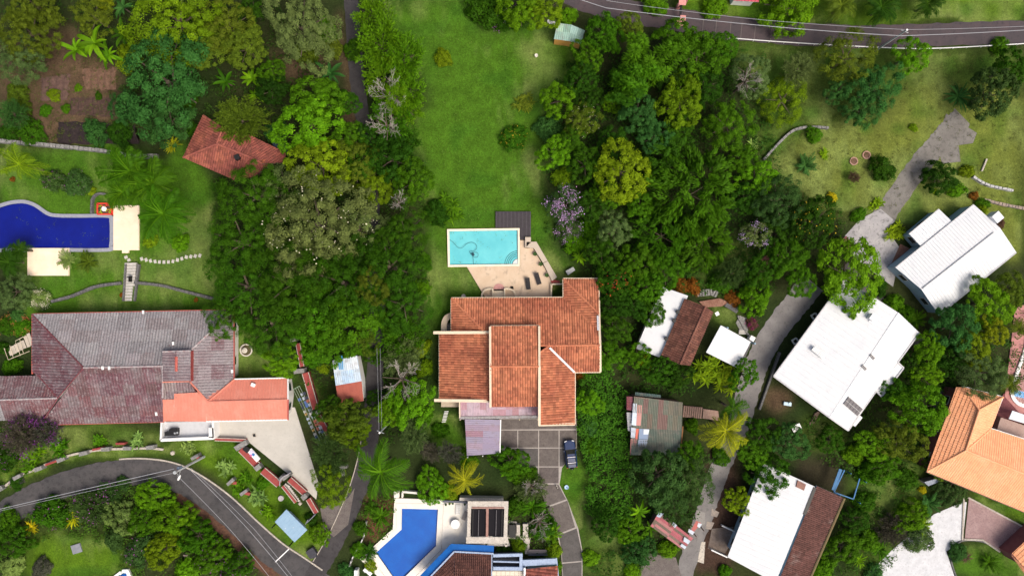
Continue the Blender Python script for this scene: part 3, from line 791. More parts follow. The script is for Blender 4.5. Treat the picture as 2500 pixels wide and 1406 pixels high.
W_BLUE = mat('pale_blue_plaster', (.30, .42, .52), [(1.2, .45, .7, (.26, .37, .47)), (5, .6, .8, (.2, .28, .36, .5))], .8)
W_YEL = mat('ochre_plaster', (.72, .38, .10), [(1.2, .45, .7, (.62, .32, .09)), (4, .6, .8, (.42, .22, .08, .5))], .85)
W_RUST = mat('rusty_board', (.16, .10, .08), [(1.5, .45, .7, (.22, .12, .08)), (6, .55, .75, (.09, .06, .05))], .9)

# --- tiled house in the middle
HM = building('tiled_house', 'large terracotta tiled house in the middle, below the turquoise pool', 'house', [
    dict(p=[(1102, 728, 3.2), (1376, 727, 3.2), (1463, 808, 4.9), (1464, 842, 5.6), (1215, 843, 5.6)], mat=M_TILE),
    dict(p=[(1102, 728, 3.2), (1186, 813, 5.0), (1102, 813, 3.2)], mat=M_TILE),
    dict(p=[(1375, 681, 3.2), (1461, 681, 3.2), (1462, 765, 4.95)], mat=M_TILE),
    dict(p=[(1375, 681, 3.2), (1462, 765, 4.95), (1463, 809, 4.95), (1376, 727, 3.2)], mat=M_TILE),
    dict(p=[(1073, 814, 3.3), (1195, 812, 5.2), (1196, 978, 5.2), (1073, 977, 3.3)], mat=M_TILE, run=(1, 0)),
    dict(p=[(1197, 796, 5.7), (1315, 795, 5.7), (1316, 894, 6.9), (1197, 894, 6.9)], mat=M_TILE),
    dict(p=[(1197, 894, 6.9), (1316, 894, 6.9), (1316, 992, 5.5), (1198, 993, 5.5)], mat=M_TILE),
    dict(p=[(1338, 843, 5.6), (1464, 842, 5.6), (1465, 907, 4.1), (1402, 908, 4.1)], mat=M_TILE),
    dict(p=[(1317, 862, 6.0), (1340, 846, 5.5), (1403, 909, 4.1), (1403, 1035, 4.1), (1317, 1037, 6.0)], mat=M_TILE, run=(-1, 0)),
], W_CREAM, inset=.4)
caps(HM, [((1102, 728, 3.2), (1188, 815, 5.05)), ((1375, 681, 3.2), (1462, 766, 4.97)), ((1317, 843, 5.6), (1464, 842, 5.6)), ((1317, 861, 6), (1340, 844, 5.6))], .15, M_TILE, lift=.1)
caps(HM, [((1197, 894, 6.9), (1316, 894, 6.9))], .15, M_TILE, lift=.1)
mb = MB(); mb.beam(P(1342, 849, 5.80), P(1403, 909, 4.46), .30, .3); obj('valley_gutter', mb, mat('pale_flashing', (.55, .55, .58), rough=.5), HM)
for a, b, w in (((1058, 812, 5.2), (1196, 811.5, 5.25), .42), ((1060, 977, 5.1), (1197, 979, 5.15), .42), ((1196.5, 797, 6.2), (1197, 895, 7.05), .3), ((1197, 895, 7.05), (1197.5, 994, 5.75), .3), ((1316.5, 796, 6.2), (1317, 895, 7.1), .3), ((1317, 895, 7.1), (1317, 1038, 6.2), .36), ((1315, 1037, 6.05), (1404, 1035, 4.2), .35), ((1461, 680, 3.4), (1464, 808, 5.1), .3), ((1464, 808, 5.1), (1465.5, 842, 5.75), .3), ((1465.5, 842, 5.75), (1466, 908, 4.2), .3), ((1402, 909, 4.15), (1466, 908, 4.15), .22), ((1403.8, 909, 4.1), (1404, 1035, 4.1), .2), ((1101, 727.5, 3.25), (1376, 726, 3.25), .2), ((1101.5, 728, 3.25), (1101.5, 813, 3.25), .16), ((1374, 680, 3.25), (1461, 680, 3.25), .2), ((1375, 681, 3.25), (1375.5, 727, 3.25), .2), ((1072.6, 814, 3.32), (1072.6, 977, 3.32), .16), ((1197, 795.5, 5.72), (1316, 794.5, 5.72), .14)):
    mb = MB(); mb.beam(P(*a), P(*b), w, .38); obj('fascia', mb, W_CREAM, HM)
for q in ([(1462, 760), (1465, 760), (1464.5, 800), (1458, 795)],):
    mb = MB(); mb.beam(P(1460, 770, 5.08), P(1461, 806, 5.1), .35, .06); obj('roof_patch', mb, mat('grey_membrane', (.42, .43, .47), rough=.7), HM)
# metal lean-to roofs on its south side
LILAC = [(.36, .26, .32), (.40, .30, .36), (.42, .33, .39), (.36, .21, .25), (.39, .28, .34), (.34, .19, .22)]
building('verandah', 'faded lilac metal verandah roof along the tiled house front', 'verandah', [
    dict(p=[(1123, 980, 3.0), (1315, 978, 3.0), (1315, 1017, 2.5), (1123, 1020, 2.5)], mat=M_SHEETC, kind='corr', pitch=.24, course=1.2, sheet=(4, 9), cols=LILAC, deckmat=M_REDWALL, thick=.06)], M_REDWALL, walls=False, base=P(1220, 1000))
V = bpy.data.objects['verandah']
for x in (1126, 1172, 1220, 1268, 1312):
    mb = MB(); mb.box(P(x, 1017, 0), (.14, .14, 2.4)); obj('post', mb, W_CREAM, V)
mb = MB(); mb.beam(P(1122, 1020, 2.72), P(1316, 1017, 2.72), .42, .3); obj('gutter', mb, mat('grey_gutter', (.30, .30, .31), [(3, .4, .7, (.18, .14, .14))], .7), V)
mb = MB(); mb.beam(P(1122, 979, 3.1), P(1122.5, 1021, 2.7), .18, .25); obj('barge_board', mb, W_CREAM, V)
building('carport', 'open carport with purple corrugated roof beside the concrete car court', 'carport', [
    dict(p=[(1135, 1023, 2.75), (1222, 1024, 2.5), (1220, 1106, 2.5), (1140, 1112, 2.75)], mat=M_SHEETC, kind='corr', pitch=.30, course=1.3, run=(-1, .03), sheet=(3, 3), cols=[(.25, .22, .30), (.27, .24, .33), (.27, .21, .28), (.28, .16, .21), (.26, .22, .31), (.25, .13, .17)], deckmat=M_REDWALL, thick=.05)], M_REDWALL, walls=False)
V = bpy.data.objects['carport']
for a in ((1139, 1027), (1218, 1028), (1216, 1102), (1144, 1107), (1178, 1028), (1180, 1104)):
    mb = MB(); mb.box(P(*a, 0), (.12, .12, 2.36)); obj('post', mb, M_WHITE, V)
mb = MB(); mb.beam(P(1222.5, 1024, 2.62), P(1220.5, 1106, 2.62), .16, .14); obj('gutter', mb, M_WHITE, V)

# --- grey corrugated house on the left
GREY = [(.24, .23, .245), (.22, .21, .225), (.26, .25, .26), (.20, .19, .205), (.24, .22, .235), (.205, .18, .19)]
MAUV = [(.12, .045, .060), (.135, .052, .066), (.105, .042, .056), (.125, .062, .072), (.14, .056, .064), (.145, .10, .108), (.11, .055, .06)]
kw = dict(mat=M_SHEET, kind='corr', pitch=.42, course=1.75, deckmat=M_REDWALL, amp=2.6)
HG = building('corrugated_house', 'long grey and maroon corrugated-roof house left of the courtyard', 'house', [
    dict(p=[(79, 767, 3.2), (570, 757, 3.2), (465, 856, 5.05), (425, 895, 5.8), (205, 897, 5.8)], sheet=(5, 1), cols=GREY, **kw),
    dict(p=[(79, 767, 3.2), (205, 897, 5.8), (142, 970, 4.5), (79, 905, 3.2)], sheet=(6, 1), cols=MAUV[:5], **kw),
    dict(p=[(205, 897, 5.8), (398, 893, 5.8), (399, 1029, 3.2), (100, 1036, 3.2)], sheet=(4, 1), cols=MAUV, **kw),
    dict(p=[(570, 757, 3.2), (570, 925, 3.2), (508, 979, 4.3), (465, 935, 5.05), (465, 856, 5.05)], sheet=(5, 1), cols=[(.21, .16, .175), (.24, .20, .215), (.18, .11, .125), (.22, .19, .20)], **kw),
    dict(p=[(-40, 919, 3.2), (95, 917, 3.2), (142, 970, 4.5), (-40, 977, 4.5)], sheet=(5, 1), cols=MAUV, **kw),
    dict(p=[(-40, 977, 4.5), (142, 971, 4.5), (100, 1024, 3.3), (-40, 1026, 3.3)], sheet=(5, 1), cols=MAUV[2:] + GREY[:2], **kw),
    dict(p=[(398, 858, 5.9), (431, 857, 6.15), (431, 930, 6.15), (398, 931, 5.9)], sheet=(7, 2), cols=[(.20, .15, .165), (.18, .12, .135)], nowall=True, run=(1, 0), **kw),
    dict(p=[(431, 857, 6.15), (466, 856, 5.9), (466, 930, 5.9), (431, 930, 6.15)], sheet=(7, 2), cols=[(.23, .19, .205), (.20, .15, .165)], nowall=True, run=(-1, 0), **kw),
    dict(p=[(398, 932, 4.6), (462, 930, 4.6), (480, 958, 4.3), (425, 972, 4.2), (398, 974, 4.2)], sheet=(4, 2), cols=[(.17, .11, .12), (.22, .17, .17), (.14, .09, .10)], nowall=True, **kw),
], mat('white_wall', (.66, .64, .62), [(1.5, .5, .75, (.55, .52, .5))], .8), inset=.55)
caps(HG, [((79, 767, 3.2), (205, 897, 5.8)), ((205, 897, 5.8), (142, 971, 4.5)), ((142, 971, 4.5), (95, 916, 3.5)), ((142, 971, 4.5), (100, 1036, 3.25))], .12, mat('maroon_flashing', (.15, .045, .055), [(2, .45, .7, (.11, .03, .04)), (5, .55, .75, (.28, .2, .2))], .8), 'hip_cap', .1)
caps(HG, [((205, 897, 5.8), (398, 893, 5.8)), ((570, 757, 3.2), (465, 856, 5.05)), ((-40, 977, 4.5), (142, 971, 4.5)), ((398, 858, 6.0), (466, 856, 5.95)), ((398, 893, 5.8), (398, 970, 4.5))], .14, M_GREYRIDGE, 'ridge_cap', .1)
caps(HG, [((431, 870, 6.18), (431, 906, 6.18)), ((467, 857, 5.3), (467, 930, 5.3))], .2, M_ORRIDGE, 'ridge_cap', .08)
caps(HG, [((398, 932, 5.2), (463, 930, 5.2)), ((465, 932, 5.05), (508, 979, 4.4))], .11, M_SALM, 'ridge_cap', .1)
mb = MB(); mb.prism(PP([(398, 859), (466, 857), (466, 930), (398, 931)], 5.85), 4.4, 5.85); obj('monitor_wall', mb, M_REDWALL, HG)
for a, b in (((78, 766.5, 3.25), (560, 756, 3.25)), ((78.3, 767, 3.25), (78, 913, 3.25)), ((570.6, 757, 3.2), (571, 926, 3.2)), ((400, 1029.6, 3.2), (100, 1037, 3.2))):
    mb = MB(); mb.beam(P(*a), P(*b), .16, .2); obj('fascia', mb, M_ORRIDGE, HG)
for a in ((350, 762), (423, 838), (251, 898), (267, 898), (567, 906), (382, 1010)):
    mb = MB(); z = 3.5 if a[1] in (762, 906) else (5.0 if a[1] == 838 else 5.95)
    if a[1] == 1010: z = 3.75
    mb.box(P(a[0], a[1], z), (.3, .5, .1), .1); obj('roof_patch', mb, M_WHITE, HG)
HS = building('salmon_wing', 'salmon coloured metal roofed wing joined to the grey corrugated house', 'house', [
    dict(p=[(572, 926, 3.3), (702, 923, 3.3), (702, 975, 4.5), (508, 980, 4.5)], mat=M_SALM, kind='rib', pitch=.42, course=2.0),
    dict(p=[(481, 955, 4.3), (540, 952, 3.9), (508, 980, 4.5)], mat=M_SALM, kind='rib', pitch=.42, course=2.0, nowall=True),
    dict(p=[(425, 961, 4.55), (480, 957, 4.6), (508, 980, 4.5), (504, 1028, 3.35), (425, 1028, 3.2)], mat=M_SALM, kind='rib', pitch=.5, course=2.0),
    dict(p=[(397, 975, 4.3), (425, 974, 4.3), (425, 1028, 3.2), (398, 1028, 3.2)], mat=M_SALM, kind='rib', pitch=.5, course=2.0),
    dict(p=[(508, 980, 4.5), (702, 975, 4.5), (702, 1024, 3.3), (504, 1028, 3.3)], mat=M_SALM, kind='rib', pitch=.5, course=2.0),
], MATS['white_wall'], inset=.5)
caps(HS, [((508, 980, 4.5), (702, 975, 4.5)), ((481, 957, 4.5), (508, 980, 4.5)), ((508, 980, 4.5), (572, 926, 3.4))], .13, M_SALM)
for a, b in (((572, 925.4, 3.35), (702, 922.4, 3.35)), ((504, 1028.6, 3.35), (702, 1024.6, 3.35)), ((702.6, 922, 3.4), (702.8, 975, 4.6)), ((702.8, 975, 4.6), (702.6, 1025, 3.4))):
    mb = MB(); mb.beam(P(*a), P(*b), .18, .2); obj('fascia', mb, M_WHITE if a[1] < 926 or a[1] > 1000 else M_ORRIDGE, HS)
mb = MB(); mb.box(P(619, 939, 3.7), (.62, .5, .25), -.4); obj('skylight', mb, M_WHITE, HS)
# white walled terrace in front of it
TT = thing('walled_terrace', 'small white walled terrace in front of the salmon wing', 'terrace', P(457, 1052))
mb = MB(); mb.prism(PP([(396, 1030), (520, 1028), (521, 1068), (392, 1074)], 1.2), -.04, 1.2); obj('terrace_floor', mb, mat('pale_grey_floor', (.50, .51, .54), [(2, .45, .7, (.44, .45, .48))], .8), TT)
for a, b, w in (((392, 1074), (521, 1069), .45), ((394, 1030), (392, 1074), .25), ((519, 1029), (521, 1069), .3), ((515, 1044), (516, 1068), .75)):
    mb = MB(); mb.beam(P(*a, 2.05), P(*b, 2.05), w, 2.05); obj('parapet', mb, M_WHITE, TT)
mb = MB(); mb.box(P(423, 1056, 1.2), (1.9, .55, .75), .03); mb.box(P(429, 1049, 1.2), (1.2, .6, .8), .03)
mb.box(P(427, 1057, 1.95), (.25, .25, .06), .03, 1); mb.box(P(433, 1056, 1.95), (.25, .25, .06), .03, 1)
solo('grill', mb, [M_BLACK, M_GALV], 'black grill cart on the small white walled terrace', 'grill', P(425, 1054, 1.2))

# --- red tiled pavilion among the trees, upper left
HP = building('tiled_pavilion', 'dark red tiled pavilion half hidden by an olive tree, upper left', 'pavilion', [
    dict(p=[(497, 280, 3.0), (545, 312, 4.6), (530, 352, 4.8), (448, 385, 3.0)], mat=M_TILER),
    dict(p=[(448, 385, 3.0), (530, 352, 4.8), (610, 384, 4.8), (570, 438, 3.0)], mat=M_TILER),
    dict(p=[(545, 312, 4.2), (612, 334, 3.6), (612, 384, 4.8), (530, 352, 4.8)], mat=M_TILER, nowall=True, run=(-.4, -1)),
    dict(p=[(570, 438, 3.0), (610, 384, 4.8), (660, 402, 3.6), (618, 432, 3.0)], mat=M_TILER),
    dict(p=[(608, 332, 3.4), (700, 373, 3.0), (692, 398, 3.2), (640, 402, 4.0), (606, 386, 4.8)], mat=M_TILER),
], W_RUST, inset=.7)
caps(HP, [((530, 352, 4.8), (610, 384, 4.8)), ((530, 352, 4.8), (448, 385, 3.0)), ((610, 384, 4.8), (571, 438, 3.0)), ((545, 312, 4.6), (530, 352, 4.8)), ((610, 384, 4.8), (640, 400, 4.0))], .16, M_TILER, lift=.1)
mb = MB(); mb.box(P(583, 386, 4.4), (.7, .7, .8), .4); obj('chimney', mb, M_BLACK, HP)
solo('tarpaulin_shelter', MB().prism(PP([(664, 348), (700, 352), (704, 380), (672, 372)], 2.2), 0, 2.2), mat('navy_tarpaulin', (.016, .026, .05), [(2, .4, .7, (.03, .045, .08))], .6), 'dark blue tarpaulin shelter behind the red tiled pavilion', 'shelter', P(685, 362))

# --- green garden shed with ochre wall
HSH = building('garden_shed', 'small garden shed with pale green sheet roof and ochre wall on the lawn', 'shed', [
    dict(p=[(1361, 57, 2.9), (1394, 61, 2.9), (1389, 101, 2.5), (1352, 96, 2.5)], mat=M_SHEETC, kind='corr', pitch=.3, course=1.3, sheet=(4, 1), cols=[(.20, .33, .27), (.24, .38, .33), (.27, .40, .31)], thick=.06, deckmat=M_WHITE),
    dict(p=[(1394, 61, 2.9), (1428, 75, 2.9), (1418, 108, 2.5), (1389, 101, 2.5)], mat=M_SHEETC, kind='corr', pitch=.3, course=1.3, sheet=(4, 1), cols=[(.22, .36, .30), (.26, .40, .36), (.20, .32, .28)], thick=.06, deckmat=M_WHITE),
], W_YEL, inset=.12, windows=False)
# --- blue and red roofed shed in the trees
building('small_shed', 'shed with pale blue and brick red roof halves between the trees', 'shed', [
    dict(p=[(812, 880, 2.9), (872, 868, 2.9), (883, 930, 3.3), (820, 941, 3.3)], mat=M_SHEETC, kind='corr', pitch=.3, course=2.2, sheet=(3, 1), cols=[(.50, .60, .70), (.42, .56, .72), (.60, .66, .72), (.55, .62, .70)], deckmat=M_WHITE),
    dict(p=[(820, 941, 3.3), (883, 930, 3.3), (888, 978, 2.7), (828, 992, 2.7)], mat=mat('brick_red_sheet', (.36, .10, .07), [(1, .45, .7, (.30, .08, .06)), (5, .55, .75, (.22, .06, .05))], .8), kind='tile', pitch=1.0, course=.36, amp=.2, step=.06),
], M_WHITE, inset=.2, windows=False)
mb = MB()
for k in range(3): mb.beam(P(826 + 4.2 * k, 868, 3.08), P(829 + 4.2 * k, 902, 3.22), .14, .03)
obj('blue_strip', mb, mat('blue_strip', (.06, .28, .55), rough=.5), bpy.data.objects['small_shed'])

# --- small white and brown tiled house
HB = building('small_tiled_house', 'small house with white slab roof and old brown tiles', 'house', [
    dict(p=[(1617, 700, 2.9), (1680, 722, 3.3), (1613, 873, 3.3), (1553, 851, 2.9)], mat=M_WHITER, kind='flat', pitch=1.0, course=2.5, run=(1, -.35)),
    dict(p=[(1671, 729, 3.6), (1722, 748, 4.9), (1660, 889, 4.9), (1613, 868, 3.6)], mat=M_TILEB, pitch=.34, course=.5),
    dict(p=[(1722, 748, 4.9), (1741, 762, 4.3), (1684, 892, 4.2), (1660, 889, 4.9)], mat=M_TILEB, pitch=.34, course=.5),
], W_WHITE, inset=.35)
caps(HB, [((1722, 748, 4.9), (1660, 889, 4.9))], .16, M_TILEB, lift=.1)
for a in ((1652, 761), (1643, 782), (1624, 826)):
    mb = MB(); mb.box(P(*a, 3.0), (.4, .45, 1.0), .45); obj('vent_stack', mb, M_BLACK, HB)
building('white_carport', 'square white slab carport roof beside the grey concrete drive', 'carport', [
    dict(p=[(1760, 794, 3.1), (1833, 834, 3.1), (1800, 898, 2.9), (1724, 860, 2.9)], mat=M_WHITER, kind='rib', pitch=.9, course=3, amp=.25, run=(-.45, 1), deckmat=W_BLUE)], W_BLUE, walls=False)
V = bpy.data.objects['white_carport']
for a in ((1763, 798), (1828, 835), (1799, 893), (1729, 859)):
    mb = MB(); mb.box(P(*a, 0), (.22, .22, 2.75), .5); obj('post', mb, W_BLUE, V)

# --- rusty patched shed house
PATCH = [(.11, .115, .082), (.13, .12, .088), (.10, .115, .088), (.135, .105, .08), (.145, .085, .075), (.115, .13, .10), (.10, .10, .078)]
HR = building('patched_house', 'old house with moss green patched tin roof and wooden steps', 'house', [
    dict(p=[(1548, 967, 3.3), (1667, 982, 3.3), (1664, 1050, 3.1), (1544, 1044, 3.1)], mat=M_SHEETC, kind='corr', pitch=.25, course=2.2, sheet=(3, 1), cols=PATCH, deckmat=W_RUST, run=(.06, 1)),
    dict(p=[(1544, 1044, 3.1), (1664, 1050, 3.1), (1659, 1110, 2.6), (1540, 1110, 2.6)], mat=M_SHEETC, kind='corr', pitch=.25, course=4.2, sheet=(5, 1), cols=[(.072, .098, .082), (.06, .085, .075), (.085, .10, .082)], deckmat=W_RUST),
    dict(p=[(1530, 967, 2.7), (1546, 968, 2.9), (1545, 1002, 2.9), (1530, 1000, 2.7)], mat=M_SHEETC, kind='corr', pitch=.25, course=3, sheet=(3, 1), cols=[(.19, .05, .06), (.22, .07, .09)], deckmat=W_RUST),
    dict(p=[(1530, 1006, 2.6), (1544, 1007, 2.8), (1542, 1055, 2.8), (1533, 1050, 2.6)], mat=M_SHEETC, kind='corr', pitch=.25, course=3, sheet=(3, 1), cols=[(.40, .40, .42)], deckmat=W_RUST),
    dict(p=[(1551, 957, 2.8), (1613, 964, 2.8), (1613, 971, 2.9), (1550, 965, 2.9)], mat=M_SHEETC, kind='corr', pitch=.25, course=3, sheet=(9, 1), cols=[(.06, .10, .095)], deckmat=W_RUST, nowall=True),
], W_RUST, inset=.15, windows=False)
for q, c, z in (([(1546, 984), (1556, 985), (1553, 1039), (1542, 1037)], (.52, .60, .70), 3.32), ([(1557, 988), (1568, 989), (1564, 1039), (1553, 1038)], (.48, .22, .20), 3.33), ([(1541, 1043), (1553, 1045), (1550, 1069), (1540, 1068)], (.42, .47, .55), 3.2), ([(1553, 1046), (1560, 1046), (1556, 1072), (1551, 1070)], (.55, .12, .08), 3.22), ([(1561, 1046), (1585, 1047), (1582, 1072), (1559, 1072)], (.20, .27, .40), 3.18), ([(1571, 1047), (1585, 1048), (1583, 1060), (1571, 1060)], (.60, .66, .72), 3.24), ([(1559, 1073), (1581, 1073), (1577, 1111), (1554, 1109)], (.32, .38, .50), 2.98), ([(1540, 1070), (1556, 1072), (1552, 1110), (1538, 1109)], (.33, .14, .13), 2.97)):
    mb = MB(); v = PP(q); v = [Vector((p.x, p.y, 0)) for p in v]
    zs = [z, z, z - (.42 if q[2][1] > 1100 else .12), z - (.42 if q[2][1] > 1100 else .12)]
    v = [P(a[0], a[1], zz) for a, zz in zip(q, zs)]
    mb.add(v + [p - Vector((0, 0, .02)) for p in v], [(3, 2, 1, 0), (4, 5, 6, 7), (0, 1, 5, 4), (1, 2, 6, 5), (2, 3, 7, 6), (3, 0, 4, 7)])
    o = obj('roof_sheet', mb, M_SHEETC, HR); o.color = (*c, 1)
M_PLANK = mat('pinkish_plank', (.30, .19, .15), [(3, .4, .7, (.38, .26, .21)), (8, .5, .75, (.18, .11, .085))], .85)
TS = thing('wooden_steps', 'pinkish wooden steps leading to the patched tin-roof house', 'steps', P(1712, 1004))
for k in range(9):
    mb = MB(); x = 1670 + k * 5.2; mb.box(P(x, 1004 + (x - 1670) * .09, .25 + .0 * k), (.24, 1.7, .05), -.1); obj('step', mb, M_PLANK, TS)
mb = MB(); mb.prism(PP([(1716, 997), (1752, 1002), (1755, 1026), (1714, 1020)]), -.04, .28); obj('landing', mb, M_PLANK, TS)
mb = MB(); mb.beam(P(1668, 990, .2), P(1716, 995, .2), .1, .22); mb.beam(P(1668, 1016, .2), P(1716, 1020, .2), .1, .22); obj('stringer', mb, W_RUST, TS)
mb = MB(); mb.tube([P(1667, 1040, 2.4), P(1662, 1098, 2.4)], .09, 6)
for y in (1042, 1068, 1096): mb.tube([P(1666 - (y - 1042) * .09, y, 0), P(1666 - (y - 1042) * .09, y, 2.4)], .06, 5)
solo('timber_rail', mb, mat('orange_timber', (.30, .14, .06), rough=.8), 'orange timber rail on posts along the patched tin-roof house', 'rail', P(1664, 1070))

# --- red striped tin shed
ST = building('striped_shed', 'low shed with red and brown striped tin roof', 'shed', [
    dict(p=[(1608, 1250, 2.3), (1692, 1313, 2.1), (1668, 1342, 2.0), (1588, 1283, 2.2)], mat=M_SHEETC, kind='corr', pitch=.2, course=2.6, run=(-.8, .6), sheet=(2, 1), cols=[(.36, .10, .12), (.15, .11, .085), (.40, .13, .15), (.17, .12, .095), (.38, .16, .16)], deckmat=W_RUST, thick=.05)], W_RUST, inset=.15, windows=False)
for q, c in (([(1608, 1249), (1620, 1253), (1612, 1263), (1603, 1260)], (.45, .55, .68)), ([(1644, 1274), (1653, 1281), (1648, 1288), (1640, 1281)], (.42, .47, .58)), ([(1682, 1290), (1696, 1298), (1691, 1305), (1680, 1298)], (.50, .55, .64)), ([(1671, 1310), (1686, 1320), (1680, 1328), (1668, 1320)], (.46, .52, .60)), ([(1664, 1326), (1676, 1334), (1672, 1340), (1661, 1332)], (.44, .50, .58)), ([(1700, 1270), (1712, 1276), (1694, 1298), (1688, 1292)], (.40, .09, .08)), ([(1705, 1275), (1714, 1279), (1708, 1288), (1702, 1284)], (.50, .55, .62))):
    mb = MB(); v = PP(q, 2.42 + random.uniform(0, .03)); mb.prism(v, v[0].z - .02, v[0].z); o = obj('roof_sheet', mb, M_SHEETC, ST); o.color = (*c, 1)
mb = MB()
for a in ((1690, 1296), (1708, 1282)): mb.box(P(*a, 0), (.1, .1, 2.4))
obj('post', mb, W_RUST, ST)

# --- big white metal roofed house and the white house above it
HW = building('white_metal_house', 'big house with plain white metal roof and solar panels', 'house', [
    dict(p=[(1890, 918, 3.4), (2064, 681, 3.4), (2193, 763, 4.5), (2025, 1018, 4.5)], mat=M_WHITER, kind='rib', pitch=.8, course=6, amp=.6),
    dict(p=[(2193, 763, 4.5), (2245, 812, 3.6), (2070, 1050, 3.6), (2025, 1018, 4.5)], mat=M_WHITER, kind='rib', pitch=.8, course=6, amp=.6),
    dict(p=[(2193, 884, 3.5), (2206, 898, 3.4), (2153, 967, 3.4), (2140, 954, 3.5)], mat=M_WHITER, kind='rib', pitch=.8, course=6, amp=.6),
    dict(p=[(2098, 1013, 3.4), (2106, 1019, 3.3), (2088, 1041, 3.3), (2079, 1036, 3.4)], mat=M_WHITER, kind='flat', pitch=.9, course=6),
], W_WHITE, inset=1.35)
caps(HW, [((2193, 763, 4.5), (2025, 1018, 4.5))], .09, M_WHITER, lift=-.02)
for a, b in (((2245.6, 812.4, 3.7), (2192, 885, 3.7)), ((2192, 884, 3.65), (2207, 898, 3.55)), ((2207, 898, 3.55), (2153, 968, 3.55)), ((2153, 968, 3.55), (2139, 954, 3.65)), ((2139, 955, 3.7), (2071, 1051, 3.7)), ((2071, 1051, 3.7), (2025, 1018.6, 4.6)), ((2025, 1018.6, 4.6), (1889.4, 918.6, 3.5)), ((1889.6, 918, 3.5), (2064, 680.6, 3.5))):
    mb = MB(); mb.beam(P(*a), P(*b), .2, .22); obj('gutter', mb, mat('grey_white_gutter', (.50, .50, .52), [(3, .5, .75, (.3, .3, .32))], .6), HW)
mb = MB(); mb.box(P(2124, 774, 4.2), (.9, .7, .8), .94); mb.box(P(2130, 780, 4.0), (1.3, .9, .35), .94); obj('roof_vent', mb, M_WHITER, HW)
def zE(x, y):   # height of the big white house's sun side
    a, b = P(2193, 763, 4.5), P(2025, 1018, 4.5)
    d = (b - a).normalized(); n = Vector((-d.y, d.x, 0)); p = P(x, y, 4.1)
    return 4.5 - abs((p - a).dot(n)) * .9 / 4.1
M_PV = mat('solar_cell', (.035, .030, .045), [(8, .45, .7, (.055, .045, .06))], .3, spec=.5)
SP = thing('solar_array', 'dark brown solar panel array on the big white roof', 'solar panels', P(2083, 992, zE(2083, 992)))
pa, pb, pd = (2072, 968), (2107, 998), (2059, 986)
for i in range(5):
    for j in range(2):
        def pt(u, v): return (pa[0] + (pb[0] - pa[0]) * u + (pd[0] - pa[0]) * v, pa[1] + (pb[1] - pa[1]) * u + (pd[1] - pa[1]) * v)
        q = [pt((i + .05) / 5, (j + .04) / 2), pt((i + .95) / 5, (j + .04) / 2), pt((i + .95) / 5, (j + .96) / 2), pt((i + .05) / 5, (j + .96) / 2)]
        v = [P(x, y, zE(x, y) + .2) for x, y in q]
        mb = MB(); mb.add(v + [p - Vector((0, 0, .05)) for p in v], [(3, 2, 1, 0), (4, 5, 6, 7), (0, 1, 5, 4), (1, 2, 6, 5), (2, 3, 7, 6), (3, 0, 4, 7)]); obj('solar_panel', mb, M_PV, SP)
q = [pt(-.01, -.02), pt(1.01, -.02), pt(1.01, 1.02), pt(-.01, 1.02)]; v = [P(x, y, zE(x, y) + .13) for x, y in q]
mb = MB(); mb.add(v + [p - Vector((0, 0, .05)) for p in v], [(3, 2, 1, 0), (4, 5, 6, 7), (0, 1, 5, 4), (1, 2, 6, 5), (2, 3, 7, 6), (3, 0, 4, 7)]); obj('panel_frame', mb, M_GALV, SP)
for (x, y, w, l, n) in ((1997, 860, .75, 2.1, 0), (2129, 871, .45, .95, 3), (2109, 897, .45, .95, 3)):
    z = zE(x, y) if n else 4.05
    mb = MB(); mb.box(P(x, y, z + .0), (l, w, .22), -.68 if n == 0 else -.8); S1 = obj('skylight', mb, M_GALV if n == 0 else M_WHITE, HW)
    if n:
        for k in (-1, 0, 1):
            mb = MB(); c = P(x, y, z + .18); a = -.8
            mb.box((c.x + math.cos(a) * k * .3, c.y + math.sin(a) * k * .3, c.z), (.24, .38, .08), a); obj('pane', mb, M_PV, S1)
    else:
        for k in range(-3, 4):
            mb = MB(); c = P(x, y, z + .2); a = -.68
            mb.box((c.x + math.cos(a) * k * .28, c.y + math.sin(a) * k * .28, c.z), (.05, .7, .06), a); obj('louvre', mb, M_WHITE, S1)
HW2 = building('white_gable_house', 'white metal gable house with pale blue walls, upper right', 'house', [
    dict(p=[(2378, 500, 2.8), (2441, 556, 3.5), (2249, 706, 3.5), (2187, 654, 2.8)], mat=M_WHITER, kind='rib', pitch=.5, course=6, amp=.8),
    dict(p=[(2441, 556, 3.5), (2481, 616, 2.8), (2292, 769, 2.8), (2249, 706, 3.5)], mat=M_WHITER, kind='rib', pitch=.5, course=6, amp=.8),
    dict(p=[(2293, 511, 2.5), (2324, 541, 2.7), (2249, 602, 2.7), (2220, 572, 2.5)], mat=M_WHITER, kind='rib', pitch=.5, course=6, amp=.8),
], W_BLUE, inset=.22)
caps(HW2, [((2425, 568, 3.55), (2252, 704, 3.55))], .1, mat('ridge_seal', (.42, .43, .45), rough=.7), lift=.03)
for a, b in (((2377, 499.6, 2.9), (2186.5, 653.6, 2.9)), ((2481.6, 616.6, 2.9), (2292.4, 769.8, 2.9)), ((2292.6, 510.6, 2.58), (2219.5, 571.6, 2.58))):
    mb = MB(); mb.beam(P(*a), P(*b), .14, .16); obj('gutter', mb, MATS['grey_white_gutter'], HW2)
mb = MB(); mb.box(P(2417, 533, 2.2), (1.3, 1.3, 1.7), .7); obj('roof_dormer', mb, M_WHITER, HW2)

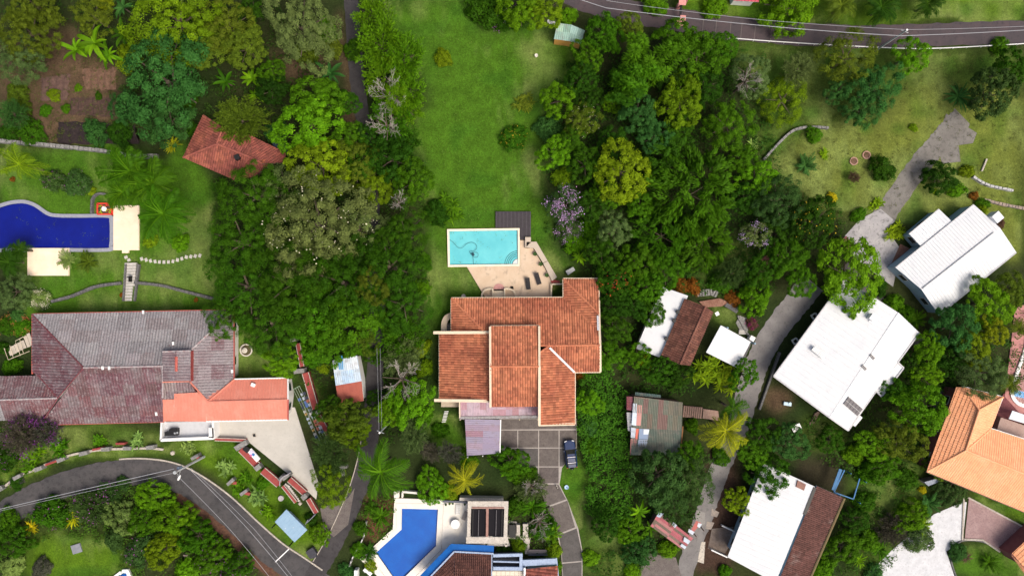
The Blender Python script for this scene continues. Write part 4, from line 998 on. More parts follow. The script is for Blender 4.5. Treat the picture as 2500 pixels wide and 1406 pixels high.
# --- white and brown roofed house, bottom right
HD = building('white_brown_house', 'house with white roof half and long brown tiled half, bottom right', 'house', [
    dict(p=[(1865, 1130, 3.3), (1989, 1187, 4.2), (1893, 1422, 4.2), (1776, 1359, 3.3)], mat=M_WHITER, kind='rib', pitch=.8, course=6, amp=.5),
    dict(p=[(1993, 1185, 4.0), (2058, 1214, 3.2), (1968, 1425, 3.2), (1897, 1425, 4.0)], mat=M_TILEM, pitch=.28, course=.4),
], W_BLUE, inset=.8)
caps(HD, [((2060, 1215, 3.2), (1970, 1425, 3.2))], .22, mat('mossy_tile', (.17, .12, .06), [(3, .4, .7, (.12, .11, .05))], .9), 'verge_tile', .1)
mb = MB(); mb.beam(P(1990, 1190, 4.3), P(1964, 1256, 4.3), .45, .5); obj('ridge_wall', mb, M_BLACK, HD)
mb = MB(); mb.prism(PP([(1949, 1173), (1969, 1183), (1964, 1198), (1945, 1189)], 4.3), 3.9, 4.15); obj('roof_hatch', mb, mat('rust_hatch', (.20, .10, .09), [(4, .4, .7, (.30, .17, .12))], .8), HD)
for q in ([(1763, 1283), (1800, 1300)], [(1737, 1342), (1776, 1360)]):
    mb = MB(); mb.beam(P(*q[0], .7), P(*q[1], .7), .18, .72); solo('low_wall', mb, M_WHITE, 'low white wall beside the drive, %s end of the damp forecourt' % ('upper' if q[0][1] < 1300 else 'lower'), 'wall', (P(*q[0]) + P(*q[1])) / 2)
# blue frame behind it
BF = thing('laundry_rack', 'bright blue steel rack standing behind the brown tiled roof', 'rack', P(2068, 1190))
M_BLUEF = mat('blue_paint', (.006, .12, .30), [(3, .45, .7, (.005, .08, .22))], .5)
for a, b, w in (((2062, 1147), (2036, 1201), .18), ((2053, 1145), (2034, 1196), .5), ((2036, 1201), (2084, 1218), .16), ((2084, 1218), (2099, 1168), .16)):
    mb = MB(); mb.beam(P(*a, 2.1), P(*b, 2.1), w, .12); obj('rail', mb, M_BLUEF, BF)
for a in ((2062, 1147), (2036, 1201), (2084, 1218), (2099, 1168)):
    mb = MB(); mb.box(P(*a, 0), (.12, .12, 2.0)); obj('post', mb, M_BLUEF, BF)

# --- peach tiled house, right edge
HE = building('peach_tiled_house', 'bright peach orange tiled house at the right edge', 'house', [
    dict(p=[(2335, 944, 3.2), (2352, 946, 3.25), (2390, 1000, 5.0), (2357, 1099, 5.0), (2262, 1150, 3.2)], mat=M_PEACH, pitch=.34, course=.5, amp=.55),
    dict(p=[(2350, 944, 3.2), (2448, 969, 3.2), (2390, 1000, 5.0)], mat=M_PEACH, pitch=.34, course=.5, amp=.55),
    dict(p=[(2448, 969, 3.4), (2418, 1046, 3.4), (2357, 1099, 5.0), (2390, 1000, 5.0)], mat=M_PEACH, pitch=.34, course=.5, amp=.55),
    dict(p=[(2262, 1150, 3.2), (2357, 1099, 5.0), (2540, 1172, 5.0), (2540, 1265, 3.2)], mat=M_PEACH, pitch=.34, course=.5, amp=.55),
    dict(p=[(2418, 1046, 3.4), (2540, 1085, 3.4), (2540, 1172, 5.0), (2357, 1099, 5.0)], mat=M_PEACH, pitch=.34, course=.5, amp=.55),
], mat('maroon_wall', (.24, .09, .09), [(1.5, .45, .7, (.2, .07, .07))], .85), inset=.4)
caps(HE, [((2390, 1000, 5.0), (2357, 1099, 5.0)), ((2390, 1000, 5.0), (2350, 946, 3.2)), ((2390, 1000, 5.0), (2448, 969, 3.3)), ((2357, 1099, 5.0), (2262, 1150, 3.2)), ((2357, 1099, 5.0), (2540, 1172, 5.0)), ((2357, 1099, 5.0), (2418, 1046, 3.4))], .15, M_PEACH, lift=.09)
for a, b in (((2350, 943, 3.25), (2449, 968.6, 3.25)), ((2449, 969, 3.45), (2418.6, 1045.4, 3.45)), ((2418.6, 1045, 3.45), (2540, 1084, 3.45)), ((2261.6, 1151, 3.25), (2540, 1266, 3.25))):
    mb = MB(); mb.beam(P(*a), P(*b), .16, .2); obj('gutter', mb, M_WHITE if a[1] < 1100 else W_RUST, HE)
HE2 = building('peach_annexe', 'corner of a second peach tiled roof at the bottom right edge', 'house', [
    dict(p=[(2470, 1350, 3.0), (2540, 1285, 3.0), (2560, 1330, 3.8), (2500, 1385, 3.8)], mat=M_PEACH, pitch=.34, course=.5, amp=.55),
    dict(p=[(2470, 1350, 3.0), (2500, 1385, 3.8), (2540, 1440, 3.0), (2520, 1430, 3.0)], mat=M_PEACH, pitch=.34, course=.5, amp=.55)], MATS['maroon_wall'], inset=.3, windows=False)
sheet('terrace', [(2430, 1015), (2520, 1045), (2520, 1085), (2420, 1046)], mat('dusty_pink_slab', (.36, .25, .22), [(1, .4, .7, (.42, .31, .27)), (5, .5, .75, (.28, .18, .16))], .9), 1.2, 1.24)
mb = MB(); mb.prism(PP([(2472, 1002), (2530, 1022), (2524, 1040), (2463, 1022)], 2.2), 2.1, 2.2)
for a in ((2474, 1005), (2466, 1021), (2500, 1028), (2500, 1014)): mb.tube([P(*a, 0), P(*a, 2.12)], .05, 5)
solo('canopy', mb, mat('white_canvas', (.60, .65, .70), rough=.7), 'pale canvas canopy beside the peach tiled house terrace', 'canopy', P(2490, 1018))

# --- house with blue canopy at the bottom
M_TILEK = mat('dark_brown_tile', (.085, .036, .030), [(.6, .45, .7, (.12, .052, .04)), (1.6, .5, .7, (.05, .024, .022, .8)), (6, .6, .75, (.20, .11, .08, .6))], .88, tile=.35)
HC = building('blue_canopy_house', 'dark brown tiled house with cobalt blue canopy below its pool', 'house', [
    dict(p=[(1109, 1348, 3.3), (1110, 1425, 4.3), (1030, 1425, 3.3)], mat=M_TILEK, pitch=.3, course=.42, run=(.75, -.8)),
    dict(p=[(1109, 1348, 3.3), (1200, 1352, 3.3), (1199, 1425, 4.4), (1110, 1425, 4.4)], mat=M_TILEK, pitch=.3, course=.42),
    dict(p=[(1283, 1388, 3.2), (1362, 1380, 3.2), (1362, 1425, 3.8), (1283, 1425, 3.8)], mat=M_TILER, pitch=.5, course=.32, run=(1, -.1)),
], W_BLUE, inset=.3, windows=False)
M_COBC = mat('cobalt_canopy', (.012, .115, .42), [(.8, .45, .7, (.015, .14, .48)), (5, .6, .8, (.01, .08, .32))], .4)
for q in ([(1101, 1327), (1206, 1331), (1205, 1350), (1110, 1345)], [(1101, 1327), (1110, 1345), (1046, 1412), (1018, 1412)]):
    v = [P(q[0][0], q[0][1], 2.9), P(q[1][0], q[1][1], 2.9 if q[1][0] > 1150 else 3.3), P(q[2][0], q[2][1], 3.3), P(q[3][0], q[3][1], 3.3 if q[3][0] > 1100 else 2.9)]
    mb = MB(); mb.add(v + [p - Vector((0, 0, .06)) for p in v], [(0, 1, 2, 3), (7, 6, 5, 4), (0, 4, 5, 1), (1, 5, 6, 2), (2, 6, 7, 3), (3, 7, 4, 0)]); obj('canopy', mb, M_COBC, HC)
for a, b in (((1109, 1346, 3.5), (1205, 1351, 3.5)), ((1109, 1346, 3.5), (1046, 1412, 3.5))):
    mb = MB(); mb.beam(P(*a), P(*b), .22, .2); obj('gutter', mb, mat('pale_blue_trim', (.32, .40, .55), [(4, .45, .7, (.22, .28, .42))], .6), HC)
M_BTRIM = MATS['pale_blue_trim']
for a, b, w in (((1199, 1352, 3.1), (1199, 1412, 3.1), .35), ((1204, 1356, 3.1), (1276, 1354, 3.1), .45), ((1204, 1370, 3.05), (1276, 1372, 3.05), .2), ((1204, 1387, 3.1), (1282, 1388, 3.1), .5), ((1272, 1352, 3.12), (1272, 1390, 3.12), .45), ((1276, 1374, 2.9), (1358, 1370, 2.9), .9), ((1358, 1362, 2.95), (1363, 1412, 2.95), .25), ((1281, 1386, 3.5), (1281, 1412, 3.5), .3)):
    mb = MB(); mb.beam(P(*a), P(*b), w, .35); obj('roof_beam', mb, M_WHITE if a[0] == 1281 else M_BTRIM, HC)
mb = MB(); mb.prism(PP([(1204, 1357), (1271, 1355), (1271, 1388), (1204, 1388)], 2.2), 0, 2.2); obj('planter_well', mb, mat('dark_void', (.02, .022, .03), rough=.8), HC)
mb = MB(); mb.prism(PP([(1200, 1392), (1278, 1392), (1278, 1425), (1200, 1425)], 2.6), 0, 2.6); RT = obj('roof_terrace', mb, mat('tile_grout', (.32, .29, .25), rough=.9), HC)
for i in range(7):
    for j in range(3):
        mb = MB(); mb.prism(PP([(1202 + i * 10.8, 1394 + j * 10.8), (1212 + i * 10.8, 1394 + j * 10.8), (1212 + i * 10.8, 1404 + j * 10.8), (1202 + i * 10.8, 1404 + j * 10.8)], 2.63), 2.55, 2.63); obj('floor_tile', mb, mat('cream_tile', (.66, .58, .47), [(3, .45, .7, (.58, .50, .40))], .6), RT)
# pergola with black blinds
PG = thing('pergola', 'square concrete pergola with two black shade blinds by the cobalt pool', 'pergola', P(1191, 1272))
M_PCON = mat('weathered_concrete', (.46, .42, .37), [(1.5, .4, .65, (.54, .50, .45)), (4, .52, .72, (.26, .22, .20, .8)), (10, .6, .8, (.18, .14, .13, .5))], .9, (20, .4))
for a, b, w in (((1142, 1232, 2.8), (1241, 1232, 2.8), 1.1), ((1138, 1318, 2.8), (1240, 1318, 2.8), .95), ((1146, 1240, 2.82), (1144, 1311, 2.82), .5), ((1236, 1240, 2.82), (1234, 1311, 2.82), .55)):
    mb = MB(); mb.beam(P(*a), P(*b), w, .25); obj('roof_beam', mb, M_PCON, PG)
mb = MB(); mb.beam(P(1190, 1241, 2.88), P(1189, 1310, 2.88), .36, .2); obj('roof_beam', mb, mat('pink_beam', (.33, .19, .16), [(4, .45, .7, (.25, .13, .11))], .8), PG)
mb = MB(); mb.beam(P(1152, 1239, 2.9), P(1230, 1239, 2.9), .2, .12); obj('roof_beam', mb, MATS['pink_beam'], PG)
for a in ((1145, 1230), (1238, 1230), (1142, 1316), (1236, 1316), (1190, 1232), (1189, 1318)):
    mb = MB(); mb.box(P(*a, 0), (.3, .3, 2.55)); obj('post', mb, M_PCON, PG)
M_BLIND = mat('black_shade_cloth', (.008, .007, .010), rough=.95)
for x0, x1 in ((1150, 1186), (1193, 1231)):
    mb = MB(); n = 8; vs = []
    for i in range(n + 1):
        for t in (0, 1):
            x = x0 + (x1 - x0) * i / n
            vs.append(P(x, 1242 + 66 * t, 2.62 - .14 * math.sin(math.pi * i / n)))
    mb.add(vs, [(2 * i, 2 * i + 2, 2 * i + 3, 2 * i + 1) for i in range(n)]); obj('blind', mb, M_BLIND, PG)
for x in (1155, 1169, 1212, 1226):
    mb = MB(); mb.tube([P(x, 1244, 2.84), P(x - 1.5, 1309, 2.84)], .04, 5); obj('blind_rail', mb, mat('dull_rail', (.16, .15, .16), rough=.6) if x in (1169, 1212) else M_BLACK, PG)
# --- roofs of small things
building('road_shelter', 'small shelter with flat pale blue roof beside the lower road bend', 'shelter', [
    dict(p=[(699, 1243, 2.7), (750, 1293, 2.7), (719, 1323, 2.5), (671, 1273, 2.5)], mat=mat('pale_blue_sheet', (.24, .37, .50), [(.8, .45, .7, (.28, .41, .54)), (2.2, .66, .74, (.62, .66, .70))], .6), kind='rib', pitch=.6, course=2, amp=.3, run=(.7, .7), deckmat=W_BLUE)], W_BLUE, walls=False)
V = bpy.data.objects['road_shelter']
for a in ((699, 1249), (744, 1293), (718, 1318), (677, 1274)):
    mb = MB(); mb.box(P(*a, 0), (.16, .16, 2.4), .75); obj('post', mb, M_BLACK, V)
mb = MB(); mb.beam(P(703, 1252, 1.0), P(742, 1291, 1.0), .12, .95); obj('back_panel', mb, W_BLUE, V)
building('coral_hut', 'tiny hut with two coral roof strips beside the stained concrete yard', 'hut', [
    dict(p=[(2051, 587, 2.0), (2060, 581, 2.3), (2081, 607, 2.3), (2070, 613, 2.0)], mat=mat('coral_sheet', (.44, .17, .15), [(2, .45, .7, (.36, .13, .12))], .7), kind='rib', pitch=.4, course=1),
    dict(p=[(2060, 581, 2.3), (2067, 576, 2.0), (2089, 606, 2.0), (2081, 607, 2.3)], mat=MATS['coral_sheet'], kind='rib', pitch=.4, course=1)], W_RUST, inset=.1, windows=False)
building('coral_hut', 'half hidden coral roofed hut among the dark trees', 'hut', [
    dict(p=[(1852, 638, 2.2), (1874, 622, 2.2), (1884, 640, 2.4), (1862, 656, 2.4)], mat=MATS['coral_sheet'], kind='rib', pitch=.4, course=1)], W_RUST, inset=.1, windows=False)
building('red_roof', 'sliver of a red metal roof at the top edge above the road', 'house', [
    dict(p=[(1788, -30, 3.0), (1856, -30, 3.0), (1853, 6, 2.6), (1790, 2, 2.6)], mat=mat('crimson_sheet', (.45, .07, .10), [(2, .45, .7, (.38, .06, .08))], .6), kind='rib', pitch=.5, course=2)], W_WHITE, windows=False)
building('long_hut', 'long narrow grey hut beside the peach tiled house corner', 'hut', [
    dict(p=[(2256, 1176, 1.6), (2293, 1166, 1.6), (2297, 1174, 1.5), (2266, 1186, 1.5)], mat=mat('blue_grey_sheet', (.22, .25, .31), [(3, .45, .7, (.28, .31, .37))], .6), kind='rib', pitch=.3, course=2)], M_STONE, inset=.05, windows=False)
ORD = 'first second third fourth fifth sixth seventh eighth ninth tenth eleventh twelfth thirteenth fourteenth'.split()
# ================================================================== garden walls, steps, furniture, vehicle
def wall_line(name, label, pts, w, h, m, stone=.7, gap=.05, jitter=.12, cat='wall', z=0.0):
    """wall of single stones along a polyline; every stone is a part"""
    path = spline(PP(pts), 8)
    L = [0]
    for i in range(1, len(path)): L.append(L[-1] + (path[i] - path[i - 1]).length)
    def at(d):
        for i in range(1, len(path)):
            if L[i] >= d: return path[i - 1].lerp(path[i], (d - L[i - 1]) / max(1e-6, L[i] - L[i - 1]))
        return path[-1]
    T = thing(name, label, cat, path[len(path) // 2])
    core = MB(); ribbon(core, path, -w * .42, w * .42, h * .86, 0, h * .86 + .05); obj('mortar_core', core, M_STONED, T)
    d = 0
    while d < L[-1] - .1:
        l = stone * random.uniform(.75, 1.3); e = min(d + l, L[-1])
        a, b = at(d + gap / 2), at(e - gap / 2)
        if (b - a).length > .08:
            t = (b - a).normalized(); n = Vector((-t.y, t.x, 0))
            ww = w / 2 * random.uniform(.88, 1.08); hh = h * random.uniform(.9, 1.08); c = .12 * ww
            vs = []
            for (p, s) in ((a, 1), (b, -1)):
                for (k, zz) in ((-1, 0), (1, 0), (1, 1), (-1, 1)):
                    q = p + n * (k * (ww - c * zz * 1.6)) + t * (s * zz * .03 + random.uniform(-.02, .02))
                    vs.append((q.x + random.uniform(-.02, .02), q.y + random.uniform(-.02, .02), z + hh * zz + (random.uniform(-.03, .03) if zz else -.04)))
            mb = MB(); mb.add(vs, [(0, 1, 2, 3), (7, 6, 5, 4), (1, 0, 4, 5), (2, 1, 5, 6), (3, 2, 6, 7), (0, 3, 7, 4)])
            obj('stone', mb, m, T)
        d = e
    return T
wall_line('stone_wall', 'grey stone retaining wall below the vegetable beds, upper left', [(-20, 343), (60, 351), (120, 356), (230, 367), (290, 375), (330, 383), (388, 382)], .65, .7, M_STONE)
wall_line('stone_wall', 'low curved dark stone wall left of the garden steps', [(128, 736), (180, 722), (235, 700), (298, 691)], .5, .45, M_STONED, .6)
wall_line('stone_wall', 'low curved dark stone wall right of the garden steps', [(330, 690), (395, 697), (455, 712), (530, 731)], .5, .45, M_STONED, .6)
wall_line('stone_wall', 'bent stone wall edging the dry grass right of the dark trees', [(1862, 392), (1898, 352), (1935, 320), (1975, 312), (2020, 314)], .4, .6, M_STONE, .7)
wall_line('stone_wall', 'pale stone wall above the white gable house', [(2372, 432), (2395, 447), (2420, 456), (2470, 466)], .4, .5, mat('pale_stone', (.42, .42, .43), [(3, .4, .65, (.52, .52, .52)), (7, .5, .7, (.24, .24, .25))], .9, (12, .8)), .7)
wall_line('stone_wall', 'broken row of flat stones at the right end of the dry garden', [(2400, 488), (2440, 498), (2480, 506), (2520, 512)], .5, .3, mat('buff_stone', (.28, .22, .18), [(3, .4, .65, (.36, .29, .24)), (7, .5, .7, (.15, .12, .10))], .9, (12, .8)), .5)
wall_line('stone_wall', 'dark stone edging along the concrete drive above the white carport', [(1800, 770), (1815, 800), (1838, 835)], .3, .3, M_STONE, .5)
mb = MB(); mb.beam(P(1835, 830, .5), P(1803, 905, .5), .35, .54); solo('drive_kerb_wall', mb, M_STONED, 'dark low wall between the white carport and the drive', 'wall', P(1819, 868))
mb = MB(); mb.beam(P(1905, 860, .5), P(1855, 1000, .5), .3, .54); solo('drive_kerb_wall', mb, M_STONED, 'dark low wall on the right side of the middle drive', 'wall', P(1880, 930))
mb = MB(); mb.beam(P(2410, 388, .25), P(2398, 418, .25), .22, .28); solo('concrete_post', mb, M_KERB, 'pale concrete post lying on the dry grass', 'post', P(2404, 403))

# garden steps of the left property
GS = thing('garden_steps', 'pale garden steps running down between the dark stone walls', 'steps', P(316, 690))
M_TREAD = mat('pale_tread', (.44, .42, .39), [(3, .4, .65, (.52, .50, .47)), (8, .55, .75, (.30, .28, .26))], .9, (16, .4))
for k in range(13):
    y = 645 + k * 7.2; x = 322 - k * .75
    mb = MB(); mb.box(P(x, y, 0), (1.75 if k < 8 else 1.2, .38, .42 - .025 * k), .02); obj('step', mb, M_TREAD, GS)
for a, b in (((307, 645), (300, 735)), ((337, 645), (327, 735))):
    mb = MB(); mb.beam(P(*a, .55), P(*b, .35), .28, .6); obj('side_wall', mb, M_STONED, GS)
mb = MB(); mb.box(P(322, 682, .45), (.1, .8, .9)); mb.box(P(320, 676, .45), (.5, .08, .8), .3); solo('iron_gate', mb, M_BLACK, 'small black iron gate half open on the garden steps', 'gate', P(321, 680, .3))
for k in range(14):
    t = k / 13; x = 346 + 142 * t; y = 632 + 8 * math.sin(math.pi * min(1, t * 1.3)) - 8 * max(0, t - .5) * 2
    mb = MB(); mb.box((0, 0, 0), (.42, .5, .07), random.uniform(-.3, .3) - .4 * (t - .5)); mb.v = [(a + random.uniform(-.03, .03), b + random.uniform(-.03, .03), c) for a, b, c in mb.v]
    solo('stepping_stone', mb, M_TREAD, ORD[k] + ' grey stepping stone of the lawn arc, counted from the garden steps', 'stone', P(x, y, -.02), 'stepping stones arcing across the lawn')
for (x, y) in ((308, 628), (315, 635)):
    w_ = 'upper' if y < 630 else 'lower'
    mb = MB(); mb.box((0, 0, 0), (.5, .42, .07), .4); solo('paving_stone', mb, M_TREAD, w_ + ' of two paving stones between the peach patio and garden steps', 'stone', P(x, y, -.02), 'paving stones above the garden steps')
# square flower bed with red edging
FB = thing('flower_bed', 'square red edged flower bed beside the navy pool', 'flower bed', P(255, 510))
M_RED = mat('bright_red_edging', (.62, .05, .025), [(3, .45, .7, (.52, .035, .02))], .7)
mb = MB(); mb.prism(PP([(238, 498), (273, 498), (273, 523), (238, 523)]), -.04, .3); obj('soil', mb, M_SOILD, FB)
for a, b in (((237, 497), (274, 497)), ((237, 523), (274, 523)), ((237.5, 497), (237.5, 523)), ((273, 497), (273, 523))):
    mb = MB(); mb.beam(P(*a, .42), P(*b, .42), .22, .46); obj('edging', mb, M_RED, FB)
mb = MB()
for k in range(60):
    a = P(random.uniform(240, 271), random.uniform(500, 521), random.uniform(.35, .5)); s = random.uniform(.08, .16)
    mb.add([a + Vector((s, 0, .03)), a + Vector((0, s, 0)), a + Vector((-s, 0, .04)), a + Vector((0, -s, 0))], [(0, 1, 2, 3)], random.choice((0, 0, 1, 2)))
obj('flowers', mb, [mat('yellow_green_leaf', (.28, .30, .02)), mat('red_petal', (.55, .05, .03)), mat('leaf_dark', (.03, .07, .015))], FB, kind='stuff')
mb = MB(); mb.lathe(P(255, 510, .3), [(.35, 0), (.4, .15), (.3, .25)], 12); obj('bowl', mb, M_WHITE, FB)
wall_line('stone_wall', 'rounded dark stone edging around the red flower bed', [(227, 522), (227, 495), (232, 480), (246, 473), (262, 476)], .35, .45, M_STONED, .45)
# wooden ramp with rails beside the grey house
RW = thing('plank_ramp', 'pale plank ramp with thin cream rails left of the grey house', 'ramp', P(50, 845))
for k in range(7):
    t = (k + .5) / 7; x = 22 + 56 * t; y = 860 - 30 * t + (0 if k < 5 else -4)
    mb = MB(); mb.box(P(x, y, .25 + .03 * k), (.50, 1.25 if k < 5 else 1.9, .08), .35); obj('plank', mb, mat('pale_plank', (.50, .44, .37), [(4, .45, .7, (.42, .36, .30))], .85), RW)
for k, (a, b) in enumerate((((10, 850), (20, 878)), ((24, 843), (32, 872)), ((38, 836), (50, 868)), ((48, 828), (57, 862)))):
    mb = MB(); mb.tube([P(*a, 1.1), P(*b, 1.1)], .035, 5); obj('rail', mb, W_CREAM, RW)
for a, b in (((38, 832), (57, 822)), ((20, 878), (72, 857))):
    mb = MB(); mb.tube([P(*a, 1.1), P(*b, 1.1)], .04, 5); obj('rail', mb, W_CREAM, RW)
for a in ((12, 852), (20, 878), (38, 834), (57, 824), (72, 857), (50, 866)):
    mb = MB(); mb.tube([P(*a, 0), P(*a, 1.1)], .04, 5); obj('post', mb, W_CREAM, RW)
# tiered fountain
FT = thing('fountain', 'round tiered stone fountain with pale ring basin on the lawn', 'fountain', P(603, 854))
M_PALEST = mat('pale_cast_stone', (.62, .58, .52), [(4, .45, .7, (.52, .48, .42))], .8)
mb = MB(); c = P(603, 854); n = 32
pr = [(.62, 0), (.80, .38), (.80, .45), (.95, .45), (.95, .3), (.9, 0)]
vs = []
for (r, z) in pr:
    for k in range(n): vs.append((c.x + r * math.cos(2 * math.pi * k / n), c.y + r * math.sin(2 * math.pi * k / n), z))
mb.add(vs, [(i * n + k, i * n + (k + 1) % n, (i + 1) * n + (k + 1) % n, (i + 1) * n + k) for i in range(len(pr) - 1) for k in range(n)])
obj('basin', mb, M_PALEST, FT)
mb = MB(); mb.lathe(c, [(.79, .1), (.79, .3)], 32); obj('water', mb, mat('fountain_water', (.10, .085, .045), rough=.1), FT)
for (r, z) in ((.42, .95), (.28, 1.4), (.14, 1.75)):
    mb = MB(); mb.lathe(c, [(.06, z - .4), (.06, z - .12), (r, z), (r - .05, z + .02), (.05, z - .06)], 20); obj('tier', mb, M_PALEST, FT)

# boundary wall with stone piers along the lower road
BW = thing('boundary_wall', 'low wall with grey stone piers curving above the lower road', 'wall', P(230, 1100))
path = spline(PP([(-30, 1206), (0, 1197), (40, 1166), (90, 1144), (145, 1119), (200, 1104), (255, 1096), (310, 1094), (370, 1093), (400, 1096)]), 8)
mb = MB(); ribbon(mb, path, -.16, .16, .35, 0, .4); obj('wall_base', mb, M_KERB, BW)
for (x, y, a) in ((8, 1190, .6), (52, 1160, .5), (104, 1140, .35), (158, 1118, .38), (212, 1103, .2), (266, 1093, .08), (318, 1091, .02), (374, 1089, .1)):
    q = P(x, y); T2 = MB(); T2.box((q.x, q.y, 0), (1.25, .55, 1.0), a); T2.v = [(u + random.uniform(-.05, .05), v + random.uniform(-.05, .05), w + random.uniform(-.05, .05)) for u, v, w in T2.v]
    obj('pier', T2, M_STONE, BW)
for a, b in (((282, 1083), (304, 1083)), ((225, 1098), (250, 1093)), ((110, 1135), (140, 1124))):
    mb = MB(); mb.beam(P(*a, .8), P(*b, .8), .3, .82); obj('red_panel', mb, M_REDWALL, BW)
for i, (x, y, a, lab) in enumerate(((482, 1112, .5, 'grey stone pier behind the lamp pole at the road bend'), (568, 1172, .7, 'tilted grey stone pier in the verge below the lamp pole'), (600, 1198, .6, 'grey stone pier with maroon top beside the lower road'))):
    mb = MB(); mb.box((0, 0, -.03), (1.3, .5, .9), a); mb.box((.5, -.2, -.03), (.7, .45, .7), a - .9, 1); mb.v = [(u + random.uniform(-.05, .05), v + random.uniform(-.05, .05), w) for u, v, w in mb.v]
    solo('stone_pier', mb, [M_STONE, M_REDWALL], lab, 'pier', P(x, y))
# maroon walls with stone piers around the courtyard
def mwall(label, segs, piers):
    T = thing('maroon_wall', label, 'wall', P(*segs[0][0]))
    for a, b, w, h in segs:
        mb = MB(); mb.beam(P(*a, h), P(*b, h), w, h + .04); obj('wall_panel', mb, M_REDWALL, T)
        mb = MB(); d = (P(*b) - P(*a)).normalized(); nn = Vector((-d.y, d.x, 0)) * (w / 2 + .06)
        mb.beam(P(*a, h + .02) + nn, P(*b, h + .02) + nn, .1, .1); mb.beam(P(*a, h + .02) - nn, P(*b, h + .02) - nn, .1, .1); obj('coping_edge', mb, M_KERB, T)
    for (x, y, l, w, a, h) in piers:
        q = P(x, y); mb = MB(); mb.box((q.x, q.y, -.03), (l, w, h), a)
        mb.v = [(u + random.uniform(-.04, .04), v + random.uniform(-.04, .04), k) for u, v, k in mb.v]
        obj('pier', mb, M_STONE, T)
    return T
mwall('maroon wall with stone piers right of the salmon wing and clothes line', [((727, 838), (737, 895), .5, 1.2), ((745, 910), (770, 998), .85, 1.2), ((776, 1016), (805, 1066), .7, 1.2)], [(737, 903, 1.55, .7, .1, 1.5), (772, 1005, 1.4, .65, .25, 1.5), (722, 828, .9, .5, .1, 1.3)])
mwall('maroon seat wall with curved stone end at the courtyard corner', [((588, 1096), (628, 1136), .95, .7), ((524, 1072), (600, 1075), .3, .8)], [(594, 1084, 2.0, .75, .55, 1.0), (635, 1137, .95, .75, .65, 1.1)])
mwall('maroon wall along the courtyard between pier and stair arch', [((641, 1148), (681, 1182), .95, .8)], [])
MS = mwall('maroon stair walls framing the pale steps below the courtyard', [((706, 1170), (744, 1204), .75, .9), ((690, 1186), (722, 1226), .35, .8), ((752, 1218), (772, 1252), .55, .9)], [(748, 1207, .9, .7, .7, 1.2), (693, 1162, .9, .5, .9, 1.4), (706, 1158, 1.2, .45, .6, 1.6)])
ST2 = thing('courtyard_stairs', 'pale stair treads going down between maroon walls', 'steps', P(714, 1205))
for k in range(8):
    mb = MB(); mb.box(P(703 + k * 3.4, 1183 + k * 5.2, -.02), (.85, .3, .40 - .04 * k), -.55); obj('step', mb, M_TREAD, ST2)
mb = MB(); mb.tube(spline(PP([(683, 1186), (684, 1172), (692, 1163), (703, 1157), (709, 1153)], 1.75), 6), .07, 6)
solo('iron_arch', mb, mat('pale_iron', (.34, .32, .36), rough=.6), 'curved pale iron arch over the top of the courtyard stairs', 'arch', P(694, 1168))
mb = MB(); q = P(621, 1062, .05); mb.box(q, (.62, .62, .06), .2); mb.box((q.x, q.y, .09), (.38, .42, .04), .2, 1)
solo('drain_cover', mb, [M_KERB, M_BLACK], 'square dark drain with pale rim in the courtyard', 'drain', P(621, 1062))
BN = thing('bench', 'white bench with folded cloth on the maroon seat wall', 'bench', P(620, 1108, .7))
mb = MB(); mb.box(P(621, 1110, .7), (2.1, .75, .25), -.85); obj('seat', mb, M_WHITE, BN)
mb = MB(); mb.box(P(614, 1104, .95), (.5, .55, .12), -.4); obj('cushion', mb, mat('lilac_cloth', (.60, .55, .72), rough=.9), BN)
mb = MB(); mb.box(P(619, 1109, .95), (.42, .35, .12), -.6); obj('cushion', mb, mat('blue_cloth', (.04, .16, .42), rough=.9), BN)
mb = MB(); mb.box(P(613, 1111, .95), (.28, .25, .1), -.2); obj('cushion', mb, mat('pink_cloth', (.55, .15, .38), rough=.9), BN)
mb = MB(); q = P(603, 1096, .7); mb.box(q, (.9, .7, .35), -.7); solo('dark_crate', mb, M_BLACK, 'black crate at the rounded end of the maroon seat wall', 'crate', q)
